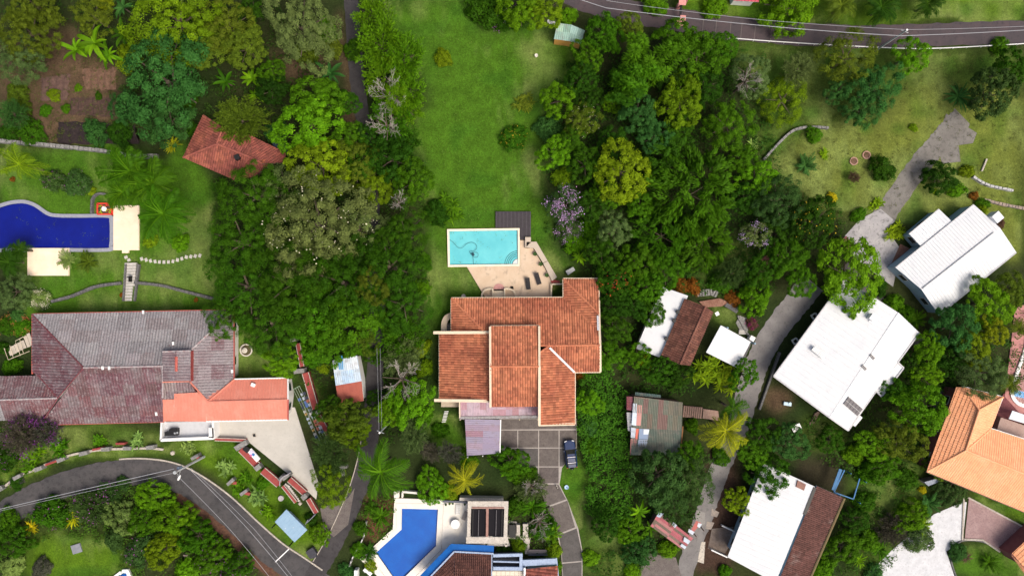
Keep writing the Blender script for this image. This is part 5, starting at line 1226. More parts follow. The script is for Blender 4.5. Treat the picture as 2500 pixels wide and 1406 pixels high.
# clothes line
CL = thing('clothes_line', 'clothes line with laundry between two posts by the maroon wall', 'clothes line', P(755, 1012))
A0, A1, B0, B1 = P(716, 950, 1.7), P(731, 942, 1.7), P(778, 1086, 1.7), P(796, 1078, 1.7)
for a, b in ((A0, A1), (B0, B1)):
    mb = MB(); m_ = (a + b) / 2; mb.tube([Vector((m_.x, m_.y, 0)), m_], .05, 6); mb.tube([a, b], .05, 6); obj('post', mb, mat('sage_paint', (.22, .32, .22), rough=.6), CL)
CC = [(.55, .60, .70), (.10, .18, .42), (.05, .06, .09), (.45, .52, .66), (.55, .35, .10), (.30, .38, .48), (.62, .62, .62), (.40, .14, .10)]
M_CLOTH = mat('laundry', (.5, .5, .5), objcol=True, rough=.95)
for k in range(4):
    t = k / 3; a, b = A0.lerp(A1, t), B0.lerp(B1, t)
    mb = MB(); mb.tube([a.lerp(b, i / 8) - Vector((0, 0, .12 * math.sin(math.pi * i / 8))) for i in range(9)], .022, 4); obj('line', mb, mat('pale_line', (.45, .52, .45), rough=.7), CL)
    if k in (0, 2, 3):
        for j in range(11):
            s = .18 + .068 * j + random.uniform(-.01, .01) - (.06 if k else 0); l = random.uniform(.28, .5)
            p = a.lerp(b, s); d = (b - a).normalized(); q = p + d * l; nn = Vector((-d.y, d.x, 0))
            h = random.uniform(.4, .8); tw = random.uniform(.1, .28)
            mb = MB(); vs = [p - nn * .02, q - nn * .02, q + nn * tw - Vector((0, 0, h)), p + nn * tw - Vector((0, 0, h)), p + nn * .02, q + nn * .02, q - nn * tw - Vector((0, 0, h * .8)), p - nn * tw - Vector((0, 0, h * .8))]
            mb.add(vs, [(0, 1, 2, 3), (4, 7, 6, 5), (0, 4, 5, 1)]); o = obj('garment', mb, M_CLOTH, CL); o.color = (*random.choice(CC), 1)
# blue and white cans by the maroon wall
for (x, y, c, lab) in ((777, 987, (.55, .58, .68), 'pale round bucket beside the maroon wall'), (778, 994, (.07, .08, .24), 'navy round bucket beside the maroon wall')):
    mb = MB(); mb.lathe((0, 0, 0), [(.24, 0), (.3, .5), (.27, .5), (.22, .06)], 14); o = solo('bucket', mb, mat('bucket_%d' % y, c, rough=.5), lab, 'bucket', P(x, y, .0))
mb = MB(); mb.box((0, 0, 0), (.35, 1.2, .75), .25); solo('cupboard', mb, mat('beige_board', (.42, .36, .28), rough=.8), 'narrow beige cupboard standing against the maroon wall', 'cupboard', P(767, 972))

# --- around the tiled house: patio, curved walls, deck, furniture
sheet('patio', [(1140, 651.5), (1268.5, 650.5), (1282, 650), (1282, 606), (1301, 606), (1350, 690), (1346, 725), (1184, 725)], M_CREAM, .31)
sheet('patio', [(1269.5, 587), (1283, 587), (1283, 650), (1269.5, 650)], M_CREAM, .306)
BWL = thing('bench_wall', 'wide cream seat wall running diagonally along the patio', 'wall', P(1320, 640))
for q in ([(1282, 580), (1296, 580), (1296, 592), (1282, 606)], [(1285, 592), (1309, 591), (1336, 637), (1325, 642), (1303, 607), (1285, 605)], [(1325.5, 643), (1336.5, 638), (1359, 677), (1347, 686)]):
    mb = MB(); mb.prism(PP(q), -.04, .85); obj('wall_segment', mb, mat('cream_cap', (.46, .39, .32), [(1.5, .45, .7, (.48, .41, .33)), (6, .58, .78, (.34, .29, .24))], .85), BWL)
DK = thing('wood_deck', 'dark timber deck above the turquoise pool', 'deck', P(1253, 540))
for k in range(28):
    x0 = 1210 + k * 3.07; y1 = 556.5 if x0 < 1268 else 578
    mb = MB(); mb.prism(PP([(x0 + .2, 517), (x0 + 2.9, 517), (x0 + 2.9, y1), (x0 + .2, y1)]), -.04, .34 + random.uniform(-.006, .006)); obj('deck_board', mb, M_WOODD if k % 3 else mat('deck_wood_grey', (.060, .052, .060), [(4, .4, .7, (.075, .066, .074))], .75), DK)
for k in range(8):
    mb = MB(); y0 = 556 + k * 3.8; mb.prism(PP([(1270, y0), (1281.5, y0), (1281.5, y0 + 3), (1270, y0 + 3)]), .0, .38 + .002 * k); obj('deck_step', mb, M_WOODD, DK)
SH = thing('house_steps', 'cream house steps between two curved planter walls', 'steps', P(1218, 716))
for k in range(6):
    mb = MB(); mb.prism(PP([(1204, 706 + k * 3.4), (1231, 706 + k * 3.4), (1231, 709.4 + k * 3.4), (1204, 709.4 + k * 3.4)]), -.04, .36 + .05 * k); obj('step', mb, M_CREAMW, SH)
for a, b in (((1203, 704), (1203, 727)), ((1232, 704), (1232, 727))):
    mb = MB(); mb.beam(P(*a, .95), P(*b, .95), .22, .98); obj('side_wall', mb, M_CREAMW, SH)
for pts in ([(1177, 727), (1178, 717), (1184, 709), (1193, 705.5), (1203, 705)], [(1232, 705), (1243, 705.5), (1252, 709), (1258, 717), (1260, 727)]):
    mb = MB(); ribbon(mb, spline(PP(pts), 8), -.14, .14, .75, 0, .8); obj('curved_wall', mb, M_CREAMW, SH)
mb = MB(); mb.lathe(P(1218, 706, .31), [(.0, .0), (.85, .0), (.85, .05)], 24); obj('pink_inlay', mb, mat('pink_inlay', (.50, .26, .24), [(4, .45, .7, (.42, .2, .2))], .85), SH)
CW = thing('curved_wall', 'cream curved balcony wall on the left side of the tiled house', 'wall', P(1085, 790))
cpath = spline(PP([(1077, 812), (1077, 794), (1080, 780), (1088, 769), (1102, 762)], 1.6), 8)
mb = MB(); ribbon(mb, cpath, -.85, .0, 1.6, 0, 1.64); obj('wall_top', mb, mat('cream_cap2', (.56, .46, .35), [(1.5, .45, .7, (.5, .40, .30))], .85), CW)
mb = MB(); mb.prism(PP([(1092, 795), (1102, 785), (1102, 812), (1092, 812)]), -.04, 1.45); obj('balcony_floor', mb, M_STONED, CW)
mb = MB(); mb.prism(PP([(1077, 980), (1122, 980), (1122, 993), (1077, 993)], 1.1), 0, 1.1); TR = solo('side_terrace', mb, mat('tan_slab', (.40, .33, .25), [(2, .45, .7, (.46, .39, .31)), (6, .55, .75, (.3, .25, .19))], .85), 'tan terrace slab under the left end of the tiled house front', 'terrace', P(1100, 986))
for k, (x, y, w, l, a) in enumerate(((1344, 705, .22, 2.6, 0), (1361, 694, 2.0, .22, 0))):
    pass
RL = thing('low_parapet', 'cream low parapet beside the patio and tiled house wing', 'wall', P(1352, 705))
for a, b in (((1346, 693), (1346, 726)), ((1346, 694), (1374, 693))):
    mb = MB(); mb.beam(P(*a, .9), P(*b, .9), .2, .95); obj('wall_segment', mb, W_CREAM, RL)
mb = MB(); mb.prism(PP([(1345, 683), (1366, 685), (1366, 692), (1345, 691)]), -.04, .5); solo('maroon_block', mb, M_REDWALL, 'maroon block at the lower end of the diagonal seat wall', 'block', P(1355, 688))
def lounger(label, x, y, a):
    T = thing('sun_lounger', label, 'lounger', P(x, y, .31), 'dark loungers on the patio'); T.rotation_euler.z = a
    F = mat('dark_wicker', (.020, .019, .022), [(12, .45, .7, (.04, .038, .042))], .8)
    def lo(name, mb): 
        me = mb.mesh(name, [F]); o = bpy.data.objects.new(name, me); COL.objects.link(o); o.parent = T
    mb = MB(); mb.box((0, -.28, .28), (.66, 1.15, .1)); lo('seat', mb)
    mb = MB(); mb.add([(-.33, .30, .33), (.33, .30, .33), (.33, .92, .72), (-.33, .92, .72), (-.33, .30, .24), (.33, .30, .24), (.33, .92, .64), (-.33, .92, .64)], [(0, 1, 2, 3), (7, 6, 5, 4), (0, 4, 5, 1), (1, 5, 6, 2), (2, 6, 7, 3), (3, 7, 4, 0)]); lo('backrest', mb)
    for sx in (-.3, .3):
        for sy in (-.8, .25):
            mb = MB(); mb.box((sx, sy, 0), (.06, .06, .29)); lo('leg', mb)
        mb = MB(); mb.box((sx, -.28, .2), (.05, 1.2, .06)); lo('side_rail', mb)
lounger('dark sun lounger on the patio nearer the house', 1289, 693, .13)
lounger('dark sun lounger on the patio nearer the seat wall', 1313, 681, .30)
for (x, y, lab) in ((1302, 718, 'white cube stool on the patio right of the curved wall'), (1265, 719, 'pale cube stool at the end of the curved planter wall')):
    mb = MB(); mb.box((0, 0, 0), (.36, .42, .42)); mb.box((0, 0, .42), (.42, .46, .05)); solo('cube_stool', mb, M_WHITE, lab, 'stool', P(x, y, .31))
for (x, y, lab) in ((1306, 620, 'potted plant at the upper end of the diagonal seat wall'), (1320, 645, 'potted plant midway along the diagonal seat wall'), (1335, 672, 'potted plant at the lower end of the diagonal seat wall')):
    T = thing('potted_plant', lab, 'plant', P(x, y, .31))
    mb = MB(); mb.lathe(P(x, y, .31), [(.13, 0), (.2, .3), (.2, .34), (.16, .34)], 12); obj('pot', mb, mat('brown_pot', (.16, .08, .05), rough=.8), T)
    mb = MB()
    for k in range(16):
        a = k * 2.4; r = .12 + .02 * (k % 7); c = P(x, y, .68 + .03 * (k % 5)) + Vector((math.cos(a) * r, math.sin(a) * r, 0)); d = Vector((math.cos(a), math.sin(a), .3)) * .2; n = Vector((-d.y, d.x, 0)) * .4
        mb.add([c - d, c + n, c + d, c - n], [(0, 1, 2, 3)])
    obj('foliage', mb, MATS['leaf_dark'], T)
mb = MB(); q = [(1380, 662), (1398, 652), (1403, 660), (1386, 672)]; mb.prism(PP(q), 0, .9); solo('water_tank', mb, mat('grey_box', (.36, .37, .38), rough=.7), 'grey box tank beside the lawn above the tiled house', 'tank', P(1392, 662))
LB = thing('plank_ladder', 'row of short white planks on the grass left of the carport', 'ladder', P(1087, 1016))
for k in range(8):
    mb = MB(); mb.box(P(1090 - k * .9, 1004 + k * 3.6, -.02), (.62, .1, .1), .05); obj('plank', mb, M_WHITE, LB)
mb = MB(); mb.lathe(P(1132, 723, 0), [(.28, 0), (.32, .5), (.24, .5), (.2, .3)], 18); solo('stone_urn', mb, M_PALEST, 'round pale urn at the wall of the tiled house', 'urn', P(1132, 723))

# --- lawn things
mb = MB(); mb.lathe((0, 0, 0), [(.14, 0), (.07, .1), (.07, .5), (.27, .62), (.25, .66), (.08, .58)], 16); solo('bird_bath', mb, M_PALEST, 'small white bird bath alone on the upper lawn', 'bird bath', P(1309, 139))
for k in range(5):
    mb = MB(); mb.box((0, 0, 0), (.3, .42, .08), .2); solo('white_paver', mb, M_WHITE, ORD[k] + ' small white paver from the left, beside the green roofed shed', 'paver', P(1339 + k * 3.6, 53 + (k > 0) * 2.5 + k * .4, -.02), 'white pavers by the shed')
for (x, y, lab) in ((2084, 394, 'brick tree ring on the dry grass, left of two'), (2115, 379, 'brick tree ring on the dry grass, right of two')):
    T = thing('tree_ring', lab, 'edging', P(x, y))
    for k in range(14):
        a = 2 * math.pi * k / 14; q = P(x, y); mb = MB(); mb.box((q.x + math.cos(a) * .55, q.y + math.sin(a) * .55, -.03), (.16, .21, .16), a); obj('brick', mb, mat('pinkish_brick', (.42, .26, .20), [(5, .45, .7, (.34, .2, .15))], .9), T)
    mb = MB(); mb.lathe(P(x, y, -.02), [(.48, 0), (.48, .05)], 14); obj('soil', mb, M_SOILB, T)
mb = MB(); mb.box((0, 0, -.03), (1.45, 1.35, .2), .3); solo('stone_slab', mb, mat('blue_grey_slab', (.19, .20, .23), [(3, .45, .7, (.24, .25, .28))], .8), 'square blue grey slab on the bright lawn, bottom left', 'slab', P(188, 1338))
mb = MB(); mb.box((0, 0, 0), (.75, 1.35, .4), -.08); mb.box((0, .5, .4), (.7, .2, .45), -.08); solo('garden_chair', mb, mat('grey_brown_wood', (.17, .14, .12), [(6, .45, .7, (.12, .1, .085))], .85), 'grey brown garden chair in the shrubs at the bottom left', 'chair', P(459, 1358))
mb = MB(); mb.lathe((0, 0, -.02), [(.42, 0), (.42, .3), (.25, .3), (.25, .34)], 18); solo('well_cover', mb, mat('pale_concrete_ring', (.48, .44, .44), [(4, .45, .7, (.38, .35, .35))], .85), 'round pale concrete well cover in the grass by the stairs', 'well', P(687, 1215))
for (x, y, lab) in ((422, 1105, 'round pale stone on the verge above the road'), (639, 1248, 'pale square stone in the verge beside the lower road'), (733, 1228, 'pale square stone at the foot of the courtyard stairs')):
    mb = MB(); mb.lathe((0, 0, -.03), [(.36, 0), (.33, .22), (.2, .3)], 7 if y < 1200 else 4); solo('stone', mb, M_KERB, lab, 'stone', P(x, y))
mb = MB(); mb.box((0, 0, 0), (1.3, 1.2, .7), .6); mb.box((.2, -.5, 0), (1.0, .7, .5), .3); solo('dark_bin', mb, mat('dark_bin', (.035, .035, .045), [(4, .4, .7, (.06, .06, .075))], .6), 'dark bin enclosure in the grass at the tip of the road fork', 'bin', P(763, 1345))
mb = MB(); mb.beam(P(672, 1371, .026), P(709, 1336, .026), .16, .012); obj('road_marking', mb, M_WHITE, low_road)
mb = MB()
for a, b in (((752, 1268), (745, 1280)), ((770, 1255), (750, 1275))): mb.beam(P(*a, 1.2), P(*b, 1.2), .1, 1.2)
solo('gate', mb, mat('grey_gate', (.20, .21, .25), rough=.5), 'grey metal gate at the pale gravel forecourt by the road fork', 'gate', P(757, 1270))
mb = MB(); mb.box((0, 0, 0), (.5, 1.6, .9), .2); mb.box((.3, .5, 0), (.9, .4, .8), .2); solo('stone_gatepost', mb, M_STONE, 'grey stone gatepost left of the tall palm by the lane', 'gatepost', P(838, 1145))

# --- cobalt pool terrace furniture
TB = thing('round_table', 'round white table on a square base beside the cobalt pool', 'table', P(1112, 1279, .36))
mb = MB(); mb.lathe(P(1112, 1279, 1.02), [(.70, 0), (.72, .03), (.70, .06)], 28); obj('table_top', mb, M_WHITE, TB)
mb = MB(); mb.lathe(P(1112, 1279, .36), [(.09, 0), (.09, .66)], 10); obj('leg', mb, M_GALV, TB)
mb = MB(); mb.box(P(1112, 1279, .36), (1.35, 1.35, .03), .78); obj('base', mb, mat('pale_grey_base', (.55, .53, .50), rough=.7), TB)
SF = thing('lounge_frame', 'slim metal lounge frame at the top of the cobalt pool terrace', 'lounger', P(1118, 1243, .36))
for x in (1113, 1122):
    mb = MB(); mb.tube([P(x + 2, 1231, .75), P(x, 1256, .7)], .03, 5); obj('side_rail', mb, M_GALV, SF)
for k in range(6):
    mb = MB(); mb.box(P(1118.5 - k * .3, 1234 + k * 4, .66), (.55, .12, .03)); obj('slat', mb, M_WHITE, SF)
for a in ((1114, 1233), (1124, 1233), (1113, 1254), (1122, 1254)):
    mb = MB(); mb.tube([P(*a, .36), P(*a, .72)], .025, 5); obj('leg', mb, M_GALV, SF)
SF = thing('folded_lounger', 'grey folded lounger leaning beside the concrete pergola', 'lounger', P(1137, 1256, .36))
mb = MB(); mb.box(P(1135, 1258, .5), (.62, 1.3, .12), -.4); obj('mat', mb, mat('grey_mesh', (.30, .27, .25), rough=.9), SF)
mb = MB(); mb.box(P(1135, 1258, .36), (.5, 1.0, .14), -.4); obj('frame', mb, M_GALV, SF)
for k, (x, y) in enumerate(((1089, 1230), (1098, 1228), (1106, 1227), (1135, 1229))):
    mb = MB(); mb.lathe((0, 0, 0), [(.12, 0), (.17, .3), (.13, .3)], 10); mb.box((0, 0, .3), (.22, .22, .2), .5, 1); solo('plant_pot', mb, [mat('dark_pot', (.06, .045, .04), rough=.8), MATS['leaf_dark']], ORD[k] + ' dark plant pot from the left along the top of the cobalt pool terrace', 'pot', P(x, y, .36), 'pots above the cobalt pool')
mb = MB(); mb.beam(P(1080, 1223, 1.2), P(1142, 1226, 1.2), .3, 1.24); mb.beam(P(1122, 1218, 1.25), P(1229, 1220, 1.25), .45, 1.28, 1); solo('terrace_wall', mb, [mat('slate_wall', (.10, .105, .13), rough=.7), M_PCON], 'grey wall behind the concrete pergola and pool terrace', 'wall', P(1150, 1222))
mb = MB(); mb.beam(P(968, 1199, .9), P(968, 1215, .9), .75, .94); mb.beam(P(982, 1200, .8), P(1025, 1204, .8), .3, .84); mb.beam(P(982, 1201, .8), P(982, 1215, .8), .2, .84); solo('terrace_wall', mb, M_WHITEP, 'pale corner wall at the top left of the cobalt pool terrace', 'wall', P(985, 1206))
mb = MB(); mb.box((0, 0, .25), (1.3, .6, .1), -.75); mb.box((-.4, .35, .25), (.5, .5, .4), -.75); mb.box((.3, -.3, 0), (.4, .4, .25), -.75); solo('white_chair', mb, M_WHITE, 'white reclining chair at the left tip of the cobalt pool terrace', 'chair', P(900, 1393, .0))
mb = MB(); mb.box((0, 0, 0), (.5, 1.4, 1.2)); solo('white_post', mb, M_WHITE, 'white gate pillar at the bottom edge left of the cobalt pool', 'pillar', P(873, 1395))
wall_line('garden_wall', 'broken white garden wall along the right side of the lane', [(896, 1268), (888, 1310), (866, 1350), (852, 1385)], .22, .5, mat('white_block', (.58, .57, .56), [(4, .45, .7, (.42, .41, .4))], .8), .9, .35)
for q, lab in (([(1240, 1268), (1262, 1272), (1262, 1305), (1295, 1310), (1290, 1350), (1282, 1350), (1278, 1316), (1240, 1312)], 'grey stepped paving right of the pergola'),):
    mb = MB(); mb.prism(PP(q), -.04, .3); obj('path', mb, M_PCON, kind='structure')
GB = thing('garden_bench', 'pinkish grey garden bench by the bottom house wall', 'bench', P(1312, 1345))
mb = MB(); mb.box(P(1313, 1345, .4), (2.9, .55, .1)); obj('seat', mb, mat('rose_grey_stone', (.33, .28, .26), rough=.85), GB)
mb = MB(); mb.box(P(1313, 1351, .45), (2.9, .15, .5)); obj('backrest', mb, MATS['slate_wall'], GB)
for x in (1294, 1332):
    mb = MB(); mb.box(P(x, 1345, 0), (.25, .5, .4)); obj('leg', mb, MATS['rose_grey_stone'], GB)
mb = MB(); mb.box((0, 0, 0), (1.0, 1.9, 1.1)); mb.box((.9, .1, 0), (.5, 1.6, .9), 0, 1); mb.box((2.0, .0, 0), (.8, 1.9, .7), 0, 1); solo('pump_box', mb, [M_BLACK, M_PCON], 'dark pump boxes between the pergola and the bare-branched shrubs', 'box', P(1251, 1290))

# --- stone steps and cobbled path near the small tiled house
SS = thing('stone_steps', 'grey stone steps climbing right of the white slab roof', 'steps', P(1725, 715))
for k in range(8):
    mb = MB(); mb.box(P(1704 + k * 6.2, 716 - k * .6 + (k > 5) * (k - 5) * 3, -.02), (.3, 1.0, .12 + .05 * k), .15 if k < 6 else -.5); obj('step', mb, M_STONE, SS)
SS = thing('stone_steps', 'dark stone steps curving down left of the bright green bush', 'steps', P(1786, 748))
for k in range(7):
    mb = MB(); mb.box(P(1774 + k * 4.4, 742 + k * 2.6, -.02), (.28, 1.0, .45 - .05 * k), -.7); obj('step', mb, M_STONED, SS)
mb = MB(); mb.prism(PP([(1705, 736), (1755, 728), (1778, 738), (1760, 748), (1720, 750)]), -.04, .35); solo('brick_terrace', mb, MATS['brick_paving'], 'small brick landing between the two flights of stone steps', 'landing', P(1740, 738))
sheet('path', [(1806, 770), (1825, 778), (1826, 808), (1806, 806), (1796, 788)], M_STONE, .1)
SS = thing('stone_steps', 'short grey steps at the lower end of the cobbled path', 'steps', P(1812, 812))
for k in range(3):
    mb = MB(); mb.box(P(1812, 807 + k * 3.6, -.02), (1.1, .2, .24 - .06 * k)); obj('step', mb, M_TREAD, SS)
mb = MB(); mb.box((0, 0, 0), (.75, .7, 1.1), -.5); solo('meter_box', mb, M_WHITE, 'white meter box at the right corner of the white carport', 'box', P(1831, 825))
mb = MB(); mb.box((0, 0, 1.2), (.55, .55, .08), .5); mb.tube([(0, 0, 0), (0, 0, 1.2)], .05, 6); solo('bird_table', mb, M_WHITE, 'small white square table on a stem right of the brown tiles', 'table', P(1745, 765))
for (x, y, lab) in ((1990, 772, 'white window frame leaning by the big white house, upper one'), (1943, 833, 'white window frame leaning by the big white house, lower one')):
    T = thing('window_frame', lab, 'frame', P(x, y))
    for (a, b, w, l) in ((-.36, 0, .08, .75), (.36, 0, .08, .75), (0, -.36, .75, .08), (0, .36, .75, .08)):
        q = P(x, y, .5); r = .55; mb = MB(); mb.box((q.x + a * math.cos(r) - b * math.sin(r), q.y + a * math.sin(r) + b * math.cos(r), -.02), (w, l, .6), r); obj('frame_bar', mb, M_WHITE, T)
mb = MB(); mb.box((0, 0, 0), (1.15, .5, .35), -.15); mb.box((.3, .1, .35), (.4, .3, .1), .4); solo('plastic_tub', mb, mat('ice_blue_plastic', (.45, .60, .72), rough=.4), 'ice blue plastic tub on the brown soil below the white roof', 'tub', P(1921, 985))
mb = MB(); mb.box((0, 0, .7), (1.4, 1.0, .06), .45)
for a in ((-.5, -.4), (.5, -.4), (.5, .4), (-.5, .4)): mb.box((a[0] * .9 - a[1] * .4, a[1] * .9 + a[0] * .4, 0), (.07, .07, .7))
solo('white_table', mb, M_WHITE, 'white table half under a dark shrub below the white roof', 'table', P(1940, 1042))
SS = thing('timber_steps', 'old dark timber steps below the big white house', 'steps', P(1990, 1020))
for k in range(7):
    mb = MB(); mb.box(P(1994 - k * 2.2, 1006 + k * 4.5, -.02), (1.0, .2, .3 - .03 * k), .5); obj('step', mb, mat('old_timber', (.14, .095, .075), [(5, .45, .7, (.2, .14, .11))], .9), SS)
mb = MB(); mb.prism(PP([(2288, 955), (2308, 950), (2296, 990), (2262, 1090), (2250, 1090)]), -.04, .1); obj('path', mb, mat('dark_slate', (.07, .075, .08), [(2, .45, .7, (.1, .105, .11))], .85), kind='structure')
GK = thing('garden_kerb', 'pale kerb around the mauve paved forecourt, right', 'kerb', P(2356, 1265))
for a, b in (((2354, 1215), (2350, 1318)), ((2354, 1316), (2400, 1318)), ((2400, 1318), (2442, 1347)), ((2364, 1214), (2505, 1289))):
    mb = MB(); mb.beam(P(*a, .16), P(*b, .16), .24, .2); obj('kerb_stone', mb, M_KERB, GK)
GK = thing('garden_kerb', 'dark curved kerb around the planted island at the bottom right', 'kerb', P(2322, 1360))
mb = MB(); ribbon(mb, spline(PP([(2440, 1345), (2400, 1322), (2355, 1318), (2328, 1330), (2320, 1355), (2326, 1385), (2340, 1420)]), 8), -.1, .1, .15, 0, .2); obj('kerb_stone', mb, M_STONED, GK)

# --- vehicle
def lmesh(name, mb, mats, parent, smooth=False):
    me = mb.mesh(name, mats if isinstance(mats, list) else [mats])
    if smooth: me.polygons.foreach_set('use_smooth', [True] * len(me.polygons))
    o = bpy.data.objects.new(name, me); COL.objects.link(o); o.parent = parent
    return o
def loft(secs):
    """secs: list of rings (lists of points) with equal counts"""
    mb = MB(); n = len(secs[0]); vs = [p for s in secs for p in s]; fs = []
    for i in range(len(secs) - 1):
        for k in range(n): fs.append((i * n + k, i * n + (k + 1) % n, (i + 1) * n + (k + 1) % n, (i + 1) * n + k))
    fs.append(tuple(range(n - 1, -1, -1))); fs.append(tuple((len(secs) - 1) * n + k for k in range(n)))
    return mb.add(vs, fs)
def ring(y, w, z0, z1, r=.12):
    return [(-w, y, z0), (w, y, z0), (w + .02, y, (z0 + z1) / 2), (w - .02, y, z1 - r), (w - r * 1.3, y, z1), (-w + r * 1.3, y, z1), (-w + .02, y, z1 - r), (-w - .02, y, (z0 + z1) / 2)]
def car():
    T = thing('parked_car', 'dark navy off-road car parked half on the lawn', 'car', P(1392, 1105, .03))
    T.rotation_euler.z = .11; T.scale = (.95, .95, .95)
    paint = mat('navy_car_paint', (.008, .024, .085), [(40, .5, .7, (.012, .034, .11))], .18, spec=.6)
    paint.node_tree.nodes['Principled BSDF'].inputs['Coat Weight'].default_value = .25
    glass = mat('car_glass', (.010, .018, .022), rough=.06, spec=.7)
    rub = mat('tyre_rubber', (.012, .012, .012), rough=.9)
    body = loft([ring(2.22, .68, .42, .78, .16), ring(2.12, .80, .34, .88, .16), ring(1.7, .87, .30, .95), ring(.95, .90, .28, 1.02), ring(.3, .91, .28, 1.05), ring(-1.0, .91, .28, 1.06), ring(-1.8, .89, .30, 1.05), ring(-2.1, .84, .36, 1.0), ring(-2.18, .78, .42, .9)])
    lmesh('body', body, paint, T)
    cab = loft([ring(.78, .76, 1.0, 1.06, .03), ring(.25, .72, 1.02, 1.66, .1), ring(-.3, .72, 1.02, 1.74, .1), ring(-1.4, .71, 1.02, 1.73, .1), ring(-1.95, .68, 1.02, 1.64, .1), ring(-2.1, .72, 1.0, 1.08, .03)])
    lmesh('cabin', cab, glass, T)
    mb = MB(); mb.add([(-.60, .22, 1.70), (.60, .22, 1.70), (.62, -.5, 1.77), (.60, -1.88, 1.70), (-.60, -1.88, 1.70), (-.62, -.5, 1.77)], [(0, 5, 2, 1), (5, 4, 3, 2)]); mb.add([(-.60, .22, 1.64), (.60, .22, 1.64), (.60, -1.88, 1.64), (-.60, -1.88, 1.64)], [(0, 1, 2, 3)]); lmesh('roof', mb, paint, T)
    mb = MB(); mb.add([(-.62, 2.0, .93), (.62, 2.0, .93), (.70, .84, 1.085), (-.70, .84, 1.085), (-.62, 2.0, .9), (.62, 2.0, .9), (.70, .84, 1.03), (-.70, .84, 1.03)], [(0, 1, 2, 3), (0, 4, 5, 1), (1, 5, 6, 2), (3, 7, 4, 0)]); lmesh('bonnet', mb, paint, T)
    for s in (-1, 1):
        mb = MB(); mb.box((s * .58, 2.06, .72), (.34, .16, .17), -s * .35); lmesh('headlight', mb, mat('headlight_glass', (.75, .76, .78), rough=.2), T)
        mb = MB(); mb.box((s * .74, -2.1, .72), (.18, .12, .3)); lmesh('tail_light', mb, mat('tail_red', (.30, .01, .01), rough=.3), T)
        mb = MB(); mb.box((s * 1.0, .62, 1.0), (.2, .12, .16)); lmesh('mirror', mb, paint, T)
        for y in (1.38, -1.35):
            w = MB(); w.lathe((0, 0, -.12), [(.18, 0), (.36, .0), (.38, .04), (.38, .2), (.36, .24), (.18, .24)], 18)
            o = lmesh('wheel', w, rub, T); o.location = (s * .84, y, .38); o.rotation_euler = (0, math.pi / 2, 0)
            r = MB(); r.lathe((0, 0, -.125), [(.2, 0), (.2, .25)], 12); ro = lmesh('rim', r, M_GALV, o)
        mb = MB(); mb.tube([(s * .60, .1, 1.80), (s * .60, -1.8, 1.78)], .025, 5); lmesh('roof_rail', mb, M_BLACK, T)
    for y in (-.25, -1.15):
        mb = MB(); mb.box((0, y, 1.81), (1.3, .09, .05)); lmesh('roof_bar', mb, mat('pale_bar', (.62, .60, .64), rough=.4), T)
    sp = MB(); sp.lathe((0, 0, -.1), [(.12, 0), (.32, 0), (.34, .05), (.34, .15), (.3, .2), (.1, .2)], 18); o = lmesh('spare_wheel', sp, rub, T); o.location = (0, -2.28, .85); o.rotation_euler = (math.pi / 2, 0, 0)
    mb = MB(); mb.box((0, -2.4, .75), (.25, .06, .22)); lmesh('wheel_badge', mb, M_GALV, T)
car()
# --- small figures on the drive and grass
mb = MB(); mb.lathe((0, 0, 0), [(.2, 0), (.31, .2), (.34, .22), (.29, .2), (.18, .04), (.0, .04)], 20); mb.lathe((0, 0, .05), [(.1, 0), (.08, .04)], 10, 1)
solo('wash_basin', mb, [mat('pale_blue_basin', (.42, .58, .74), rough=.35), mat('deep_blue', (.02, .06, .22), rough=.5)], 'pale blue basin on the grass beside the driveway', 'basin', P(1383, 1188, .0))
def dog():
    T = thing('dog', 'small black and white dog standing on the concrete driveway', 'dog', P(1360, 1187, .03)); T.rotation_euler.z = 1.9
    V = [(0, 0, .30), (-.16, 0, .31), (.16, 0, .32), (.26, 0, .40), (.34, 0, .46), (.44, 0, .43), (-.24, 0, .33), (-.36, 0, .44)]
    E = [(0, 1), (0, 2), (2, 3), (3, 4), (4, 5), (1, 6), (6, 7)]
    rad = [.095, .085, .10, .065, .075, .035, .05, .015]
    for s in (-1, 1):
        i = len(V); V += [(.17, s * .06, .22), (.18, s * .065, .10), (.19, s * .065, .02)]; E += [(2, i), (i, i + 1), (i + 1, i + 2)]; rad += [.04, .024, .026]
        i = len(V); V += [(-.17, s * .06, .23), (-.22, s * .06, .12), (-.19, s * .06, .02)]; E += [(1, i), (i, i + 1), (i + 1, i + 2)]; rad += [.05, .024, .026]
        i = len(V); V += [(.32, s * .06, .55)]; E += [(4, i)]; rad += [.02]
    me = bpy.data.meshes.new('body'); me.from_pydata(V, E, [])
    o = bpy.data.objects.new('body', me); COL.objects.link(o); o.parent = T
    md = o.modifiers.new('skin', 'SKIN')
    for k, r in enumerate(rad): me.skin_vertices[0].data[k].radius = (r, r)
    me.skin_vertices[0].data[0].use_root = True
    s2 = o.modifiers.new('sub', 'SUBSURF'); s2.levels = 1; s2.render_levels = 1
    me.materials.append(mat('dog_coat', (.012, .011, .011), [(5, .52, .56, (.62, .58, .54))], .9))
dog()

